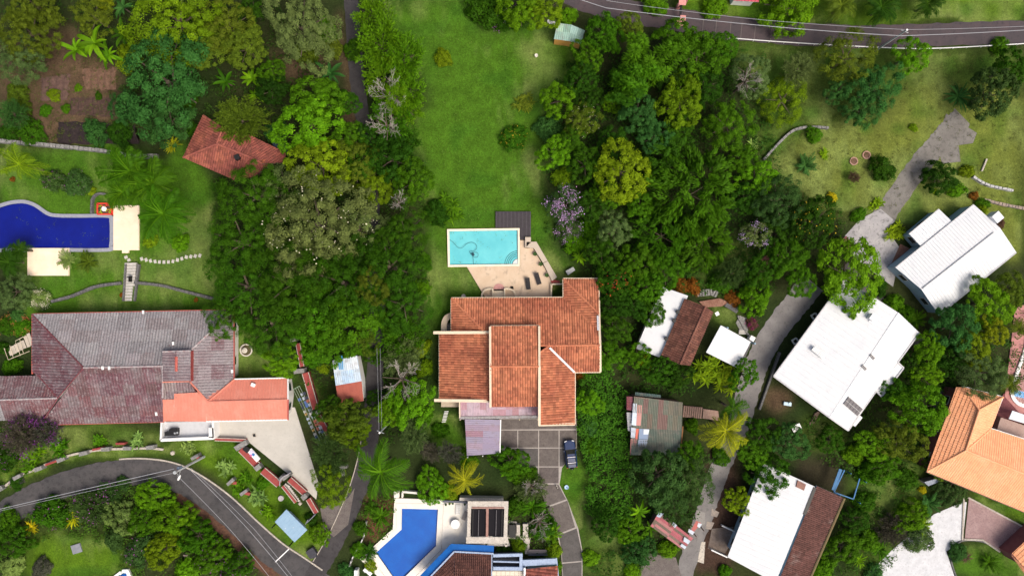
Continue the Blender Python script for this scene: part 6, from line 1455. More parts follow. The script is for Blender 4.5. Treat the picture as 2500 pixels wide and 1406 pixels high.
# --- gate, rails, poles and wires
GT = thing('road_gate', 'black bar gate between two pink pillars across the upper road', 'gate', P(1662, 35))
for (x, y, s) in ((1660, 57, .85), (1666, 5, .95)):
    mb = MB(); mb.box(P(x, y, 0), (s, s, 1.9), -.06); mb.box(P(x, y, 1.9), (s + .12, s + .12, .12), -.06); obj('pillar', mb, mat('pink_plaster', (.60, .27, .25), [(3, .45, .7, (.5, .2, .2))], .8), GT)
mb = MB(); mb.beam(P(1664, 12, 1.5), P(1660, 50, 1.5), .28, .28); obj('bar', mb, M_BLACK, GT)
mb = MB(); mb.box(P(1654, 20, 0), (.5, .5, 1.2)); obj('kiosk_stub', mb, MATS['pink_plaster'], GT)
GR = thing('guard_rail', 'long white pipe rail along the lower edge of the upper road', 'rail', P(2100, 112))
rp = spline(PP([(1778, 93), (1880, 101), (1990, 108), (2100, 114), (2220, 119), (2300, 118), (2400, 113), (2520, 106)], .55), 6)
mb = MB(); mb.tube(rp, .075, 6); obj('rail', mb, M_WHITE, GR)
for i in range(0, len(rp), 2):
    mb = MB(); p = rp[i]; mb.tube([(p.x, p.y, -.05), (p.x, p.y, .55)], .05, 5); obj('post', mb, M_WHITE, GR)
def wire(label, pts, r=.03, m=None):
    """pts: (px,py,z); sagging spans"""
    out = []
    for a, b in zip(pts[:-1], pts[1:]):
        p, q = P(*a), P(*b); L = (q - p).length
        for i in range(12): t = i / 12; out.append(p.lerp(q, t) - Vector((0, 0, 4 * t * (1 - t) * L * .012)))
    out.append(P(*pts[-1]))
    mb = MB(); mb.tube(out, r, 4)
    return solo('power_line', mb, m or mat('grey_wire', (.34, .35, .38), rough=.6), label, 'power line', Vector((out[len(out) // 2].x, out[len(out) // 2].y, 0)))
def base_of(px, py, z):      # foot of an upright whose top shows at px,py
    p = P(px, py, z); return Vector((p.x, p.y, 0))
UP = thing('utility_pole', 'tall concrete lamp pole leaning into view at the lower road bend', 'utility pole', base_of(427, 1153, 9.0))
b0 = base_of(427, 1153, 9.0)
mb = MB(); mb.tube([b0, b0 + Vector((0, 0, 9.0))], .20, 10, r1=.13); obj('shaft', mb, mat('pole_concrete', (.42, .44, .45), [(2, .45, .7, (.34, .36, .37))], .8), UP)
mb = MB(); mb.lathe((b0.x, b0.y, 8.95), [(.24, 0), (.24, .12), (.1, .12)], 14); obj('cap', mb, M_GALV, UP)
mb = MB(); mb.box((b0.x - .1, b0.y + .28, 7.0), (.38, .38, .9)); obj('transformer', mb, mat('blue_grey_steel', (.14, .18, .25), rough=.5), UP)
mb = MB(); mb.tube([b0 + Vector((0, 0, 7.4)), P(437, 1162, 8.0)], .04, 5); mb.tube([b0 + Vector((0, 0, 8.7)), P(437, 1162, 8.0)], .03, 5); obj('lamp_arm', mb, M_GALV, UP)
q = P(437, 1166, 7.95); mb = MB(); mb.lathe((0, 0, 0), [(.05, -.45), (.14, -.3), (.17, .1), (.1, .35)], 12)
me_ = mb.mesh('lamp_head', [M_WHITE]); o = bpy.data.objects.new('lamp_head', me_); COL.objects.link(o); o.parent = UP; o.location = q - b0; o.rotation_euler = (1.45, 0, -.4)
for (a, b, c) in ((.0, 0, 8.2), (.0, 0, 7.2)):
    mb = MB(); mb.beam(b0 + Vector((-.7, -.3, c)), b0 + Vector((.7, .3, c)), .1, .1); obj('cross_arm', mb, M_GALV, UP)
wire('thick pair of power lines running left from the lamp pole, upper strand', [(-30, 1249, 8.4), (425, 1144, 8.4)], .045)
wire('thinner power line running left from the lamp pole, lower strand', [(-30, 1253, 8.0), (420, 1155, 8.0)], .025)
wire('power line from the lamp pole down to the bottom edge, left strand', [(432, 1160, 7.8), (560, 1290, 7.4), (660, 1410, 7.0)], .028)
wire('power line from the lamp pole along the lower road, middle strand', [(460, 1142, 7.4), (600, 1285, 7.4), (710, 1415, 7.2)], .035)
wire('power line from the lamp pole along the lower road, right strand', [(466, 1142, 7.0), (620, 1290, 7.0), (720, 1415, 6.8)], .025)
def pole(label, px, py, h, arm=False):
    b = base_of(px, py, h); T = thing('utility_pole', label, 'utility pole', b)
    mb = MB(); mb.tube([b, b + Vector((0, 0, h))], .16, 10, r1=.10); obj('shaft', mb, MATS['pole_concrete'], T)
    mb = MB(); mb.lathe((b.x, b.y, h - .02), [(.14, 0), (.14, .1), (.05, .1)], 10); obj('cap', mb, M_WHITE, T)
    mb = MB(); mb.beam(b + Vector((-.5, .2, h - .5)), b + Vector((.5, -.2, h - .5)), .09, .09); obj('cross_arm', mb, M_GALV, T)
pole('slim utility pole leaning over the upper road on the right', 2214, 74, 8.5)
pole('utility pole among the trees beside the shaded lane', 927, 1056, 8.0)
wire('thick power line over the upper road', [(1395, -8, 8.2), (1480, 20, 8.2), (1860, 63, 8.2), (2200, 88, 8.2), (2520, 73, 8.2)], .045)
wire('thin power line above the thick one over the upper road', [(1480, 2, 8.0), (1690, 30, 8.0), (1870, 50, 8.0), (2213, 73, 8.4), (2520, 64, 8.2)], .025)
wire('thin power line over the shaded lane, left strand', [(920, 850, 7.8), (925, 1053, 7.8)], .015)
wire('thin power line over the shaded lane, right strand', [(928, 850, 7.4), (932, 1050, 7.4)], .013)
# ================================================================== vegetation
def leaf_material(name, trans=.30, rough=.6):
    m = bpy.data.materials.new(name); m.use_nodes = True
    nt = m.node_tree; N = nt.nodes; L = nt.links; bs = N['Principled BSDF']; out = N['Material Output']
    bs.inputs['Roughness'].default_value = rough; bs.inputs['Specular IOR Level'].default_value = .07
    oi = N.new('ShaderNodeObjectInfo'); at = N.new('ShaderNodeAttribute'); at.attribute_name = 'shade'
    mr = N.new('ShaderNodeMapRange'); mr.inputs[3].default_value = .55; mr.inputs[4].default_value = 1.55
    L.new(at.outputs['Fac'], mr.inputs[0])
    vm = N.new('ShaderNodeVectorMath'); vm.operation = 'SCALE'; L.new(oi.outputs['Color'], vm.inputs[0]); L.new(mr.outputs[0], vm.inputs['Scale'])
    # young leaves yellower
    m2 = N.new('ShaderNodeMapRange'); m2.inputs[1].default_value = .68; m2.inputs[2].default_value = 1.0; m2.inputs[4].default_value = .45
    L.new(at.outputs['Fac'], m2.inputs[0])
    hs = N.new('ShaderNodeHueSaturation'); hs.inputs['Hue'].default_value = .47; hs.inputs['Value'].default_value = 1.25; L.new(vm.outputs[0], hs.inputs['Color'])
    mx = N.new('ShaderNodeMix'); mx.data_type = 'RGBA'; L.new(m2.outputs[0], mx.inputs[0]); L.new(vm.outputs[0], mx.inputs[6]); L.new(hs.outputs[0], mx.inputs[7])
    L.new(mx.outputs[2], bs.inputs['Base Color'])
    tr = N.new('ShaderNodeBsdfTranslucent'); L.new(mx.outputs[2], tr.inputs['Color'])
    ms = N.new('ShaderNodeMixShader'); ms.inputs[0].default_value = trans
    L.new(bs.outputs[0], ms.inputs[1]); L.new(tr.outputs[0], ms.inputs[2]); L.new(ms.outputs[0], out.inputs['Surface'])
    return m
M_LEAF = leaf_material('foliage')
M_PETAL = leaf_material('petals', .2, .6)
M_BARK = mat('bark', (.10, .075, .055), [(3, .4, .7, (.15, .12, .09), (1, 1, .3)), (9, .5, .75, (.05, .04, .032))], .95)
M_PALEBARK = mat('pale_bark', (.30, .27, .24), [(3, .4, .7, (.40, .37, .33)), (9, .55, .75, (.30, .28, .26))], .9)

def nrm(a): return a / np.maximum(1e-9, np.linalg.norm(a, axis=-1, keepdims=True))
def quads_mesh(name, V, shade, m=None):
    """V: (N,4,3) leaf quads"""
    N = len(V); me = bpy.data.meshes.new(name)
    me.vertices.add(4 * N); me.vertices.foreach_set('co', V.reshape(-1).astype(np.float32))
    me.loops.add(4 * N); me.loops.foreach_set('vertex_index', np.arange(4 * N, dtype=np.int32))
    me.polygons.add(N); me.polygons.foreach_set('loop_start', np.arange(0, 4 * N, 4, dtype=np.int32))
    me.update(calc_edges=True); me.validate()
    a = me.attributes.new('shade', 'FLOAT', 'POINT'); a.data.foreach_set('value', np.repeat(np.clip(shade, 0, 1), 4).astype(np.float32))
    me.materials.append(m or M_LEAF)
    return me
def leaves(pos, d, n, L, W, droop=.1):
    d = nrm(d); s = nrm(np.cross(d, n)); n = nrm(np.cross(s, d))
    L = np.asarray(L).reshape(-1, 1); W = np.asarray(W).reshape(-1, 1)
    return np.stack([pos, pos + d * L * .45 + s * W * .5 + n * L * .05, pos + d * L - n * L * droop, pos + d * L * .45 - s * W * .5 + n * L * .05], 1)

def u_crown(seed, nc=44, cr=.27, nl=80, leaf=.10, asp=.55, zsq=.72, flat=.85, gap=.0, low=-.2, inner=10, wob=.16):
    g = np.random.default_rng(seed)
    k = np.arange(nc) + .5
    z = 1 - (1 - low) * k / nc; th = k * 2.39996 + g.uniform(-.35, .35, nc)
    r = np.sqrt(np.maximum(0, 1 - z * z)); D = np.stack([r * np.cos(th), r * np.sin(th), z], 1)
    ph = g.uniform(0, 6.28, 4)
    lob = 1 + wob * (np.sin(2 * th + ph[0]) * .5 + np.sin(3 * th + ph[1]) * .5 + np.sin(5 * th + ph[2]) * .35)
    rad = (1 - cr) * lob * g.uniform(.84, 1.06, nc)
    C = D * rad[:, None] * np.array((1, 1, zsq))
    if inner:
        Di = nrm(g.normal(size=(inner, 3))); C = np.concatenate([C, Di * .42 * np.array((1, 1, zsq))]); D = np.concatenate([D, nrm(Di + (0, 0, .6))])
    keep = g.random(len(C)) >= gap; C, D = C[keep], D[keep]
    nc = len(C); crs = cr * g.uniform(.6, 1.35, nc)
    ci = np.repeat(np.arange(nc), nl); N = len(ci)
    u = nrm(g.normal(size=(N, 3)) + D[ci] * .9 + np.array((0, 0, .55)))
    pos = C[ci] + u * (crs[ci] * g.uniform(.55, 1.08, N))[:, None] * np.array((1, 1, flat))
    n = nrm(u * 1.25 + np.array((0, 0, .45)) + g.normal(size=(N, 3)) * .55)
    d = g.normal(size=(N, 3)) + u * .5; d = d - n * np.sum(d * n, 1)[:, None]
    L = leaf * g.uniform(.65, 1.3, N)
    sh = (g.uniform(.1, .85, nc))[ci] * .52 + g.random(N) * .48
    return leaves(pos - nrm(d) * L[:, None] * .5, d, n, L, L * asp), sh
def u_spray(seed, ns=130, nl=26, leaf=.13, up=.7, asp=.28, ln=.38):
    g = np.random.default_rng(seed)
    D = nrm(g.normal(size=(ns, 3)) * np.array((1, 1, .6)) + np.array((0, 0, .35)))
    D[:, 2] = np.abs(D[:, 2]); base = D * (g.uniform(.15, .78, ns))[:, None] * np.array((1, 1, .8))
    ax = nrm(D * np.array((1, 1, .5)) + np.array((0, 0, up)) * .6 + g.normal(size=(ns, 3)) * .25)
    si = np.repeat(np.arange(ns), nl); N = len(si); t = g.random(N) * ln * g.uniform(.6, 1.2, ns)[si]
    rnd = g.normal(size=(N, 3)); rad = nrm(rnd - ax[si] * np.sum(rnd * ax[si], 1)[:, None])
    pos = base[si] + ax[si] * t[:, None] + rad * .02
    d = nrm(ax[si] * .8 + rad * .9); n = nrm(rad * .4 + np.array((0, 0, 1.0)) + g.normal(size=(N, 3)) * .3)
    L = leaf * g.uniform(.6, 1.25, N)
    return leaves(pos, d, n, L, L * asp), g.uniform(.1, .8, ns)[si] * .5 + g.random(N) * .5
def u_bamboo(seed, ns=120, nl=70, leaf=.085, ln=.30, th=.055):
    """mound of overlapping drooping leafy tufts"""
    g = np.random.default_rng(seed); k = np.arange(ns) + .5
    z = 1 - 1.05 * k / ns; th_ = k * 2.39996 + g.uniform(-.4, .4, ns); r = np.sqrt(np.maximum(0, 1 - z * z))
    D = np.stack([r * np.cos(th_), r * np.sin(th_), z], 1); base = D * g.uniform(.5, .82, ns)[:, None] * np.array((1, 1, .75))
    hz = nrm(np.stack([D[:, 0], D[:, 1], 0 * z], 1) + g.normal(size=(ns, 3)) * np.array((.5, .5, 0)))
    ax = nrm(hz * (.55 + .45 * r[:, None]) + np.stack([0 * z, 0 * z, .55 * z - .35 + g.uniform(-.15, .25, ns)], 1))
    si = np.repeat(np.arange(ns), nl); N = len(si); t = g.random(N); L0 = ln * g.uniform(.7, 1.3, ns)[si]
    rnd = g.normal(size=(N, 3)); rad = nrm(rnd - ax[si] * np.sum(rnd * ax[si], 1)[:, None])
    w = th * np.sin(np.pi * (.15 + .8 * t)) * g.uniform(.5, 1.15, N)
    pos = base[si] + ax[si] * (t * L0)[:, None] + rad * w[:, None] + np.array((0, 0, 1)) * (-.10 * t * t)[:, None]
    d = nrm(ax[si] + rad * .55 + np.array((0, 0, -.25))); n = nrm(rad * .8 + np.array((0, 0, .75)) + g.normal(size=(N, 3)) * .25)
    L = leaf * g.uniform(.6, 1.25, N)
    return leaves(pos, d, n, L, L * .34, .15), g.uniform(.1, .8, ns)[si] * .6 + g.random(N) * .4
def u_culms(seed, ncu=8, nl=420, leaf=.11):
    """tall leaning leafy culms"""
    g = np.random.default_rng(seed); A, B = [], []
    for i in range(ncu):
        tip = np.array((g.uniform(-.75, .75), g.uniform(-.1, .95), g.uniform(1.4, 2.0))); b0 = np.array((g.uniform(-.35, .35), g.uniform(-.35, .2), 0))
        t = g.uniform(.25, 1, nl); c = b0[None] + (tip - b0)[None] * t[:, None]; c[:, 2] -= .18 * np.maximum(0, t - .7) ** 2 * 8
        ax = nrm(tip - b0); rnd = g.normal(size=(nl, 3)); rad = nrm(rnd - ax[None] * (rnd @ ax)[:, None]); w = (.17 * np.sin(np.pi * np.clip(.1 + .86 * t, 0, 1)) ** .7) * g.uniform(.3, 1, nl)
        d = nrm(rad * .9 + ax[None] * .35 + np.array((0, 0, -.1))); n = nrm(np.array((0, 0, 1.0)) + rad * .4 + g.normal(size=(nl, 3)) * .25); L = leaf * g.uniform(.6, 1.2, nl)
        A.append(leaves(c + rad * w[:, None], d, n, L, L * .26, .2)); B.append(np.clip(g.uniform(.15, .7) * .5 + g.random(nl) * .5, 0, 1))
    return np.concatenate(A), np.concatenate(B)
def u_frond(g, az, length, rise, droop, nleaf, lw, w=.018, curl=0., lf=.28):
    """pinnate frond as quads"""
    dirv = np.array((math.cos(az), math.sin(az), 0)); sd = np.array((-dirv[1], dirv[0], 0))
    def c(t): return dirv[None] * (length * (t - .12 * t * t))[:, None] + sd[None] * (curl * t * t)[:, None] + np.stack([0 * t, 0 * t, rise * t - droop * t * t * t], 1)
    t = np.linspace(.0, 1, 9); p = c(t); V = []
    for i in range(8):
        a, b = w * (1 - t[i] * .8), w * (1 - t[i + 1] * .8)
        V.append([p[i] - sd * a, p[i] + sd * a, p[i + 1] + sd * b, p[i + 1] - sd * b])
    V = np.array(V); sh = np.full(8, .95)
    tl = np.linspace(.10, .99, nleaf); tl = np.concatenate([tl, tl]); s = np.concatenate([np.ones(nleaf), -np.ones(nleaf)])
    tl = tl + g.uniform(-.006, .006, 2 * nleaf)
    L = lf * length * (np.sin(np.pi * np.clip(tl * .80 + .2, 0, 1)) ** .6 * .8 + .12) * g.uniform(.8, 1.1, 2 * nleaf)
    d = sd[None] * s[:, None] * .85 + dirv[None] * (.35 + tl[:, None] * .7) + np.array((0, 0, -.28)) + g.normal(size=(2 * nleaf, 3)) * .08
    n = np.array((0, 0, 1.0)) + sd[None] * (s * .25)[:, None]
    Q = leaves(c(tl), d, n + g.normal(size=(2 * nleaf, 3)) * .1, L, np.full(2 * nleaf, lw), .12)
    return np.concatenate([V, Q]), np.concatenate([sh, g.uniform(.2, .75, 2 * nleaf)])
def u_palm(seed, nf=17, rise=(.15, .65), droop=(.25, .7), nleaf=30, lw=.019, lf=.33, curl=.14):
    g = np.random.default_rng(seed); A, B = [], []
    for i in range(nf):
        t = i / nf; q, s = u_frond(g, i * 2.39996 + g.uniform(-.38, .38), g.uniform(.6, 1.04), g.uniform(*rise) * (1.2 - .5 * t), g.uniform(*droop), nleaf, lw, .016, g.uniform(-curl, curl) * 1.6, lf)
        A.append(q); B.append(s * g.uniform(.75, 1.1))
    return np.concatenate(A), np.concatenate(B)
def u_strap(seed, nl=40, L=(.6, 1.0), W=.09, rise=(.2, .9), droop=(.3, .9), seg=4, c0=(0, 0, 0), up=0.):
    g = np.random.default_rng(seed); V, S = [], []
    for i in range(nl):
        az = i * 2.39996 + g.uniform(-.25, .25); l = g.uniform(*L); dirv = np.array((math.cos(az), math.sin(az), 0)); sd = np.array((-dirv[1], dirv[0], 0))
        r, dr = g.uniform(*rise), g.uniform(*droop); sh = g.uniform(.15, .9); tw = g.uniform(-.5, .5)
        pts = []
        for k in range(seg + 1):
            t = k / seg; wd = W * l * (math.sin(math.pi * (.12 + .86 * t)) ** .7) * .5
            c = np.array(c0) + dirv * (l * t * (1 - .1 * t)) + np.array((0, 0, r * l * t - dr * l * t * t + up))
            s2 = sd * math.cos(tw * t) + np.array((0, 0, 1)) * math.sin(tw * t)
            pts.append((c - s2 * wd, c, c + s2 * wd, wd))
        for k in range(seg):
            a, b = pts[k], pts[k + 1]; lift = np.array((0, 0, .35))
            V.append([a[0] + lift * a[3], a[1], b[1], b[0] + lift * b[3]]); V.append([a[1], a[2] + lift * a[3], b[2] + lift * b[3], b[1]])
            S += [sh, min(1, sh + .12)]
    return np.array(V), np.array(S)
def u_multi(seed, n, spread, **kw):
    g = np.random.default_rng(seed); A, B = [], []
    for i in range(n):
        a = i * 2.39996; r = spread * math.sqrt((i + .3) / n)
        q, s = u_strap(seed * 31 + i, c0=(r * math.cos(a), r * math.sin(a), g.uniform(-.1, .25)), **kw); A.append(q); B.append(s)
    return np.concatenate(A), np.concatenate(B)
def u_bare(seed, levels=5, spread=.7):
    g = random.Random(seed); mb = MB()
    def grow(p, d, l, r, lv):
        pts = [p]; q = p
        for k in range(3):
            d = (d + Vector((g.uniform(-.22, .22), g.uniform(-.22, .22), g.uniform(-.08, .12)))).normalized(); q = q + d * (l / 3); pts.append(q)
        mb.tube(pts, max(r, .0045), 3 if lv < 3 else 5, r1=max(.004, r * .6))
        if lv > 0:
            for k in range(g.choice((2, 3, 3))):
                e = (d + Vector((g.uniform(-1, 1), g.uniform(-1, 1), g.uniform(-.3, .5))) * spread).normalized()
                grow(pts[g.choice((1, 2, 3))], e, l * g.uniform(.6, .85), r * .6, lv - 1)
    for k in range(5):
        a = k * 1.2566 + g.uniform(-.3, .3)
        grow(Vector((0, 0, -.35)), Vector((math.cos(a), math.sin(a), g.uniform(.4, .9))).normalized(), .42, .017, levels - 1)
    return mb
def u_blossom(seed, n=420, patches=9, size=.055, spread=.16):
    g = np.random.default_rng(seed); D = nrm(g.normal(size=(patches, 3)) * np.array((1, 1, .5)) + np.array((0, 0, .75)))
    C = D * np.array((1, 1, .74)) * g.uniform(.62, .98, patches)[:, None]; ci = g.integers(0, patches, n)
    pos = C[ci] + g.normal(size=(n, 3)) * spread * np.array((1, 1, .5)) + np.array((0, 0, .07))
    nn = nrm(np.array((0, 0, 1.0)) + g.normal(size=(n, 3)) * .5); d = g.normal(size=(n, 3)); L = size * g.uniform(.6, 1.4, n)
    return leaves(pos, d, nn, L, L * .9, .0), g.random(n)
PROTO = {}
def proto(kind):
    if kind in PROTO: return PROTO[kind]
    k, v = kind.split(':'); v = int(v); sd = v * 17 + sum(map(ord, k))
    if k == 'bare':
        me = u_bare(sd).mesh('branches', [M_PALEBARK])
    else:
        f = {'dome': lambda: u_crown(sd, 84, .155, 112, .064, .58, gap=.09, inner=22, wob=.18),
             'bush': lambda: u_crown(sd, 34, .28, 85, .12, .5, low=-.05, zsq=.75, inner=8),
             'fine': lambda: u_crown(sd, 80, .155, 130, .048, .5, gap=.10, wob=.2, inner=20),
             'large': lambda: u_crown(sd, 125, .125, 140, .040, .55, gap=.10, wob=.22, inner=40),
             'mango': lambda: u_crown(sd, 58, .165, 150, .060, .42, gap=.07, flat=.85, wob=.2, inner=30),
             'umbrella': lambda: u_crown(sd, 105, .13, 150, .040, .42, zsq=.40, flat=.6, gap=.10, low=-.05, wob=.24, inner=26),
             'spray': lambda: u_spray(sd), 'wispy': lambda: u_spray(sd, 270, 34, .085, .3, .28, .3),
             'bamboo': lambda: u_bamboo(sd), 'plume': lambda: u_culms(sd),
             'palm': lambda: u_palm(sd), 'date': lambda: u_palm(sd, 32, (.2, .9), (.3, .8), 30, .024, .32, .14),
             'gold': lambda: u_palm(sd, 17, (.1, .6), (.35, .8), 28, .020, .20, .3),
             'fan': lambda: u_palm(sd, 30, (.1, 1.1), (.1, .55), 15, .05, .22, .1),
             'banana': lambda: u_strap(sd, 10, (.65, 1.0), .23, (.45, 1.1), (.45, 1.1), 6),
             'agave': lambda: u_strap(sd, 34, (.6, 1.0), .10, (.25, 1.0), (.3, .8), 5),
             'spiky': lambda: u_strap(sd, 44, (.5, 1.0), .13, (.2, 1.0), (.1, .5), 3),
             'drac': lambda: u_multi(sd, 9, .62, nl=15, L=(.32, .55), W=.16, rise=(.3, 1.0), droop=(.4, 1.3), seg=4),
             'canna': lambda: u_multi(sd, 6, .55, nl=8, L=(.4, .62), W=.30, rise=(.6, 1.5), droop=(.5, 1.2), seg=4),
             'blossom': lambda: u_blossom(sd), 'bloomx': lambda: u_blossom(sd, 1100, 22, .06, .12), 'sprinkle': lambda: u_blossom(sd, 130, 40, .05, .08), 'speck': lambda: u_blossom(sd, 110, 60, .030, .05),
             }[k]
        q, s = f(); me = quads_mesh('crown_' + k, q, s, M_PETAL if k in ('blossom', 'bloomx', 'sprinkle', 'speck') else None)
    PROTO[kind] = me
    return me
def trunk_mesh(kind):
    if 'trunk_' + kind in PROTO: return PROTO['trunk_' + kind]
    mb = MB()
    if kind == 'palm':
        mb.tube([(0, 0, -.02), (.02, .01, .3), (.03, 0, .65), (0, 0, 1.0)], .075, 8, r1=.05)
        for k in range(14): mb.lathe((.02, .005, .06 + k * .066), [(.078 - .0016 * k, 0), (.084 - .0016 * k, .012), (.076 - .0016 * k, .024)], 8)
    else:
        mb.tube([(0, 0, -.02), (.02, .01, .35), (.01, -.01, .7), (0, 0, 1.05)], .075, 8, r1=.045)
        for k in range(6):
            a = k * 1.047 + .3; b = .5 + .1 * (k % 3)
            mb.tube([(0, 0, .62 + .05 * k), (.25 * math.cos(a), .25 * math.sin(a), .84 + .03 * k), (b * math.cos(a), b * math.sin(a), 1.02 + .03 * (k % 2))], .032, 5, r1=.012)
    PROTO['trunk_' + kind] = mb.mesh('trunk_' + kind, [M_BARK])
    return PROTO['trunk_' + kind]
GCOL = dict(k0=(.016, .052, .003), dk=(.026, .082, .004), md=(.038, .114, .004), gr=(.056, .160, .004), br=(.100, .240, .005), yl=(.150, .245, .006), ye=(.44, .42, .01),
            ol=(.092, .142, .010), gy=(.105, .162, .045), bl=(.040, .128, .024), dg=(.048, .104, .022), or_=(.22, .085, .012), go=(.220, .255, .008), br_=(.12, .07, .045), pa=(.16, .26, .06), mv=(.080, .078, .055), so=(.130, .185, .050))
CWORD = dict(k0='very dark green', dk='dark green', md='deep green', gr='mid green', br='bright green', yl='yellow green', ye='yellow', ol='olive green', gy='grey green', bl='blue green', dg='dull dark green', or_='orange', go='golden', br_='brownish', pa='pale green', mv='mauve grey', so='silvery olive')
KIND = dict(dome=('broadleaf_tree', 'rounded tree', 'tree'), fine=('broadleaf_tree', 'fine leaved tree', 'tree'), large=('broadleaf_tree', 'wide spreading tree', 'tree'), mango=('mango_tree', 'clumpy crowned tree', 'tree'),
            umbrella=('rain_tree', 'feathery umbrella tree', 'tree'), spray=('upright_tree', 'spiky twigged tree', 'tree'), wispy=('wispy_tree', 'wispy tree', 'tree'), bush=('shrub', 'bush', 'shrub'), bamboo=('bamboo_clump', 'bamboo clump', 'bamboo'),
            plume=('bamboo_clump', 'bamboo plumes', 'bamboo'), palm=('coconut_palm', 'coconut palm', 'palm'), date=('date_palm', 'feather palm', 'palm'), gold=('areca_palm', 'drooping palm', 'palm'), fan=('fan_palm', 'low fan palm', 'palm'),
            banana=('banana_plant', 'banana plant', 'banana plant'), agave=('agave_plant', 'strap leaved plant', 'plant'), spiky=('spiky_shrub', 'spiky rosette shrub', 'shrub'), drac=('dracaena_shrub', 'strap leaved shrub', 'shrub'), canna=('canna_plant', 'broad leaved plant', 'plant'), bare=('bare_tree', 'leafless branching tree', 'tree'))
GRP = dict(tree='trees of the hillside gardens', shrub='garden shrubs', palm='palms', bamboo='bamboo', plant='garden plants')
GRP['banana plant'] = 'banana plants'
BLOOM = dict(V=((.38, .25, .42), 'bloomx'), L=((.48, .36, .58), 'blossom'), M=((.14, .03, .16), 'blossom'), W=((.72, .68, .52), 'bloomx'), w=((.62, .60, .42), 'speck'), R=((.50, .06, .025), 'sprinkle'), O=((.62, .22, .09), 'blossom'), Y=((.48, .36, .03), 'sprinkle'), P=((.30, .08, .30), 'sprinkle'), K=((.22, .025, .10), 'bloomx'))
NPL = [0]
def plant(kind, px, py, rp, col, where, h=None, bloom=None):
    NPL[0] += 1; i = NPL[0]
    name, look, cat = KIND[kind]
    tree = cat in ('tree', 'palm', 'bamboo') and kind != 'fan'
    r0 = rp / PX
    if h is None: h = (2.4 + r0 * 1.15) if kind in ('dome', 'fine', 'large', 'mango', 'umbrella', 'spray', 'wispy') else {'palm': 7.5, 'date': 4.0, 'gold': 3.5, 'bamboo': 1.0, 'plume': 1.0, 'bare': 3.0 + r0 * .6}.get(kind, 0)
    if kind in ('dome', 'fine', 'large', 'mango', 'spray', 'wispy', 'umbrella'):
        zc = max(.35 * r0, h - r0 * .72) if kind != 'umbrella' else h - r0 * .35
        if rp < 30: zc = min(zc, r0 * .9)
    elif kind == 'bush': zc = r0 * .12
    elif kind in ('palm', 'date', 'gold'): zc = h
    elif kind == 'bare': zc = max(r0 * .5, h - r0 * .2)
    elif kind in ('bamboo', 'plume'): zc = h
    elif kind == 'fan': zc = .35 + (h or 0)
    else: zc = .05 + (h or 0)
    if kind in ('banana',): zc = (h or 0) + .45 * r0
    see = zc + r0 * (.3 if kind not in ('palm', 'date', 'gold') else 0)
    p = P(px, py, see); Rm = r0 * (CAM_H - see) / CAM_H * 1.04
    label = ((CWORD[col] if kind != 'bare' else 'pale grey') + ' ' + look + ' ' + where)
    T = thing(name, label, cat, (p.x, p.y, 0), GRP[cat])
    c = bpy.data.objects.new('branches' if kind == 'bare' else ('crown' if tree else 'foliage'), proto('%s:%d' % (kind, i % 3)))
    COL.objects.link(c); c.parent = T; c.location = (0, 0, zc); c.rotation_euler = (0, 0, (i * 1.7) % 6.283)
    sq = 1 + .13 * math.sin(i * 3.1); c.scale = (Rm * sq, Rm / sq, Rm * (1 + .1 * math.sin(i * 1.3)))
    g = GCOL[col]; j = 1 + .13 * math.sin(i * 5.7); c.color = (g[0] * j * (1 + .10 * math.sin(i * 2.3)), g[1] * j, g[2] * j, 1)
    if (tree or kind == 'banana') and zc > .3:
        t = bpy.data.objects.new('trunk', trunk_mesh('palm' if kind in ('palm', 'date', 'gold', 'banana') else 'tree')); COL.objects.link(t); t.parent = T
        w = {'palm': 2.4, 'date': 2.2, 'gold': 1.6, 'banana': 1.5, 'bamboo': 3.0, 'plume': 2.0}.get(kind, Rm); t.scale = (w, w, zc); t.rotation_euler = (0, 0, i * 2.1)
    if bloom:
        bc, bk = BLOOM[bloom]; b = bpy.data.objects.new('blossom', proto('%s:%d' % (bk, i % 2))); COL.objects.link(b); b.parent = T
        b.location = (0, 0, zc); b.scale = (Rm, Rm, Rm); b.rotation_euler = (0, 0, i * .9); b.color = (*bc, 1)
    return T

def scatter_leaves(name, polys, dens, hgt, leaf, col, asp=.6, seed=3, clump=9, rad=.35, label=None, cat=None):
    """one leafy mass nobody could count"""
    g = np.random.default_rng(seed); A = []
    for poly in polys:
        q = [(p.x, p.y) for p in PP(poly)]; xs = [a[0] for a in q]; ys = [a[1] for a in q]
        n = int((max(xs) - min(xs)) * (max(ys) - min(ys)) * dens)
        X = g.uniform(min(xs), max(xs), n); Y = g.uniform(min(ys), max(ys), n); k = inpoly(X, Y, q); A.append(np.stack([X[k], Y[k]], 1))
    C = np.concatenate(A); n = len(C); z = g.uniform(*hgt, n) * (.6 + .8 * vnoise(C[:, 0], C[:, 1], 2.5, seed))
    ci = np.repeat(np.arange(n), clump); N = len(ci)
    u = nrm(g.normal(size=(N, 3)) + np.array((0, 0, .8))); pos = np.stack([C[ci, 0], C[ci, 1], z[ci]], 1) + u * rad * np.array((1, 1, .6))
    pos[:, 2] = np.maximum(pos[:, 2], .03)
    nn = nrm(u * .6 + np.array((0, 0, .9)) + g.normal(size=(N, 3)) * .35); d = g.normal(size=(N, 3)); d = d - nn * np.sum(d * nn, 1)[:, None]; L = leaf * g.uniform(.6, 1.35, N)
    me = quads_mesh(name, leaves(pos, d, nn, L, L * asp), g.uniform(.1, .8, n)[ci] * .5 + g.random(N) * .5)
    o = bpy.data.objects.new(name, me); COL.objects.link(o); o.color = (*col, 1); o['kind'] = 'stuff'
    if label: o['label'] = label; o['category'] = cat
    return o
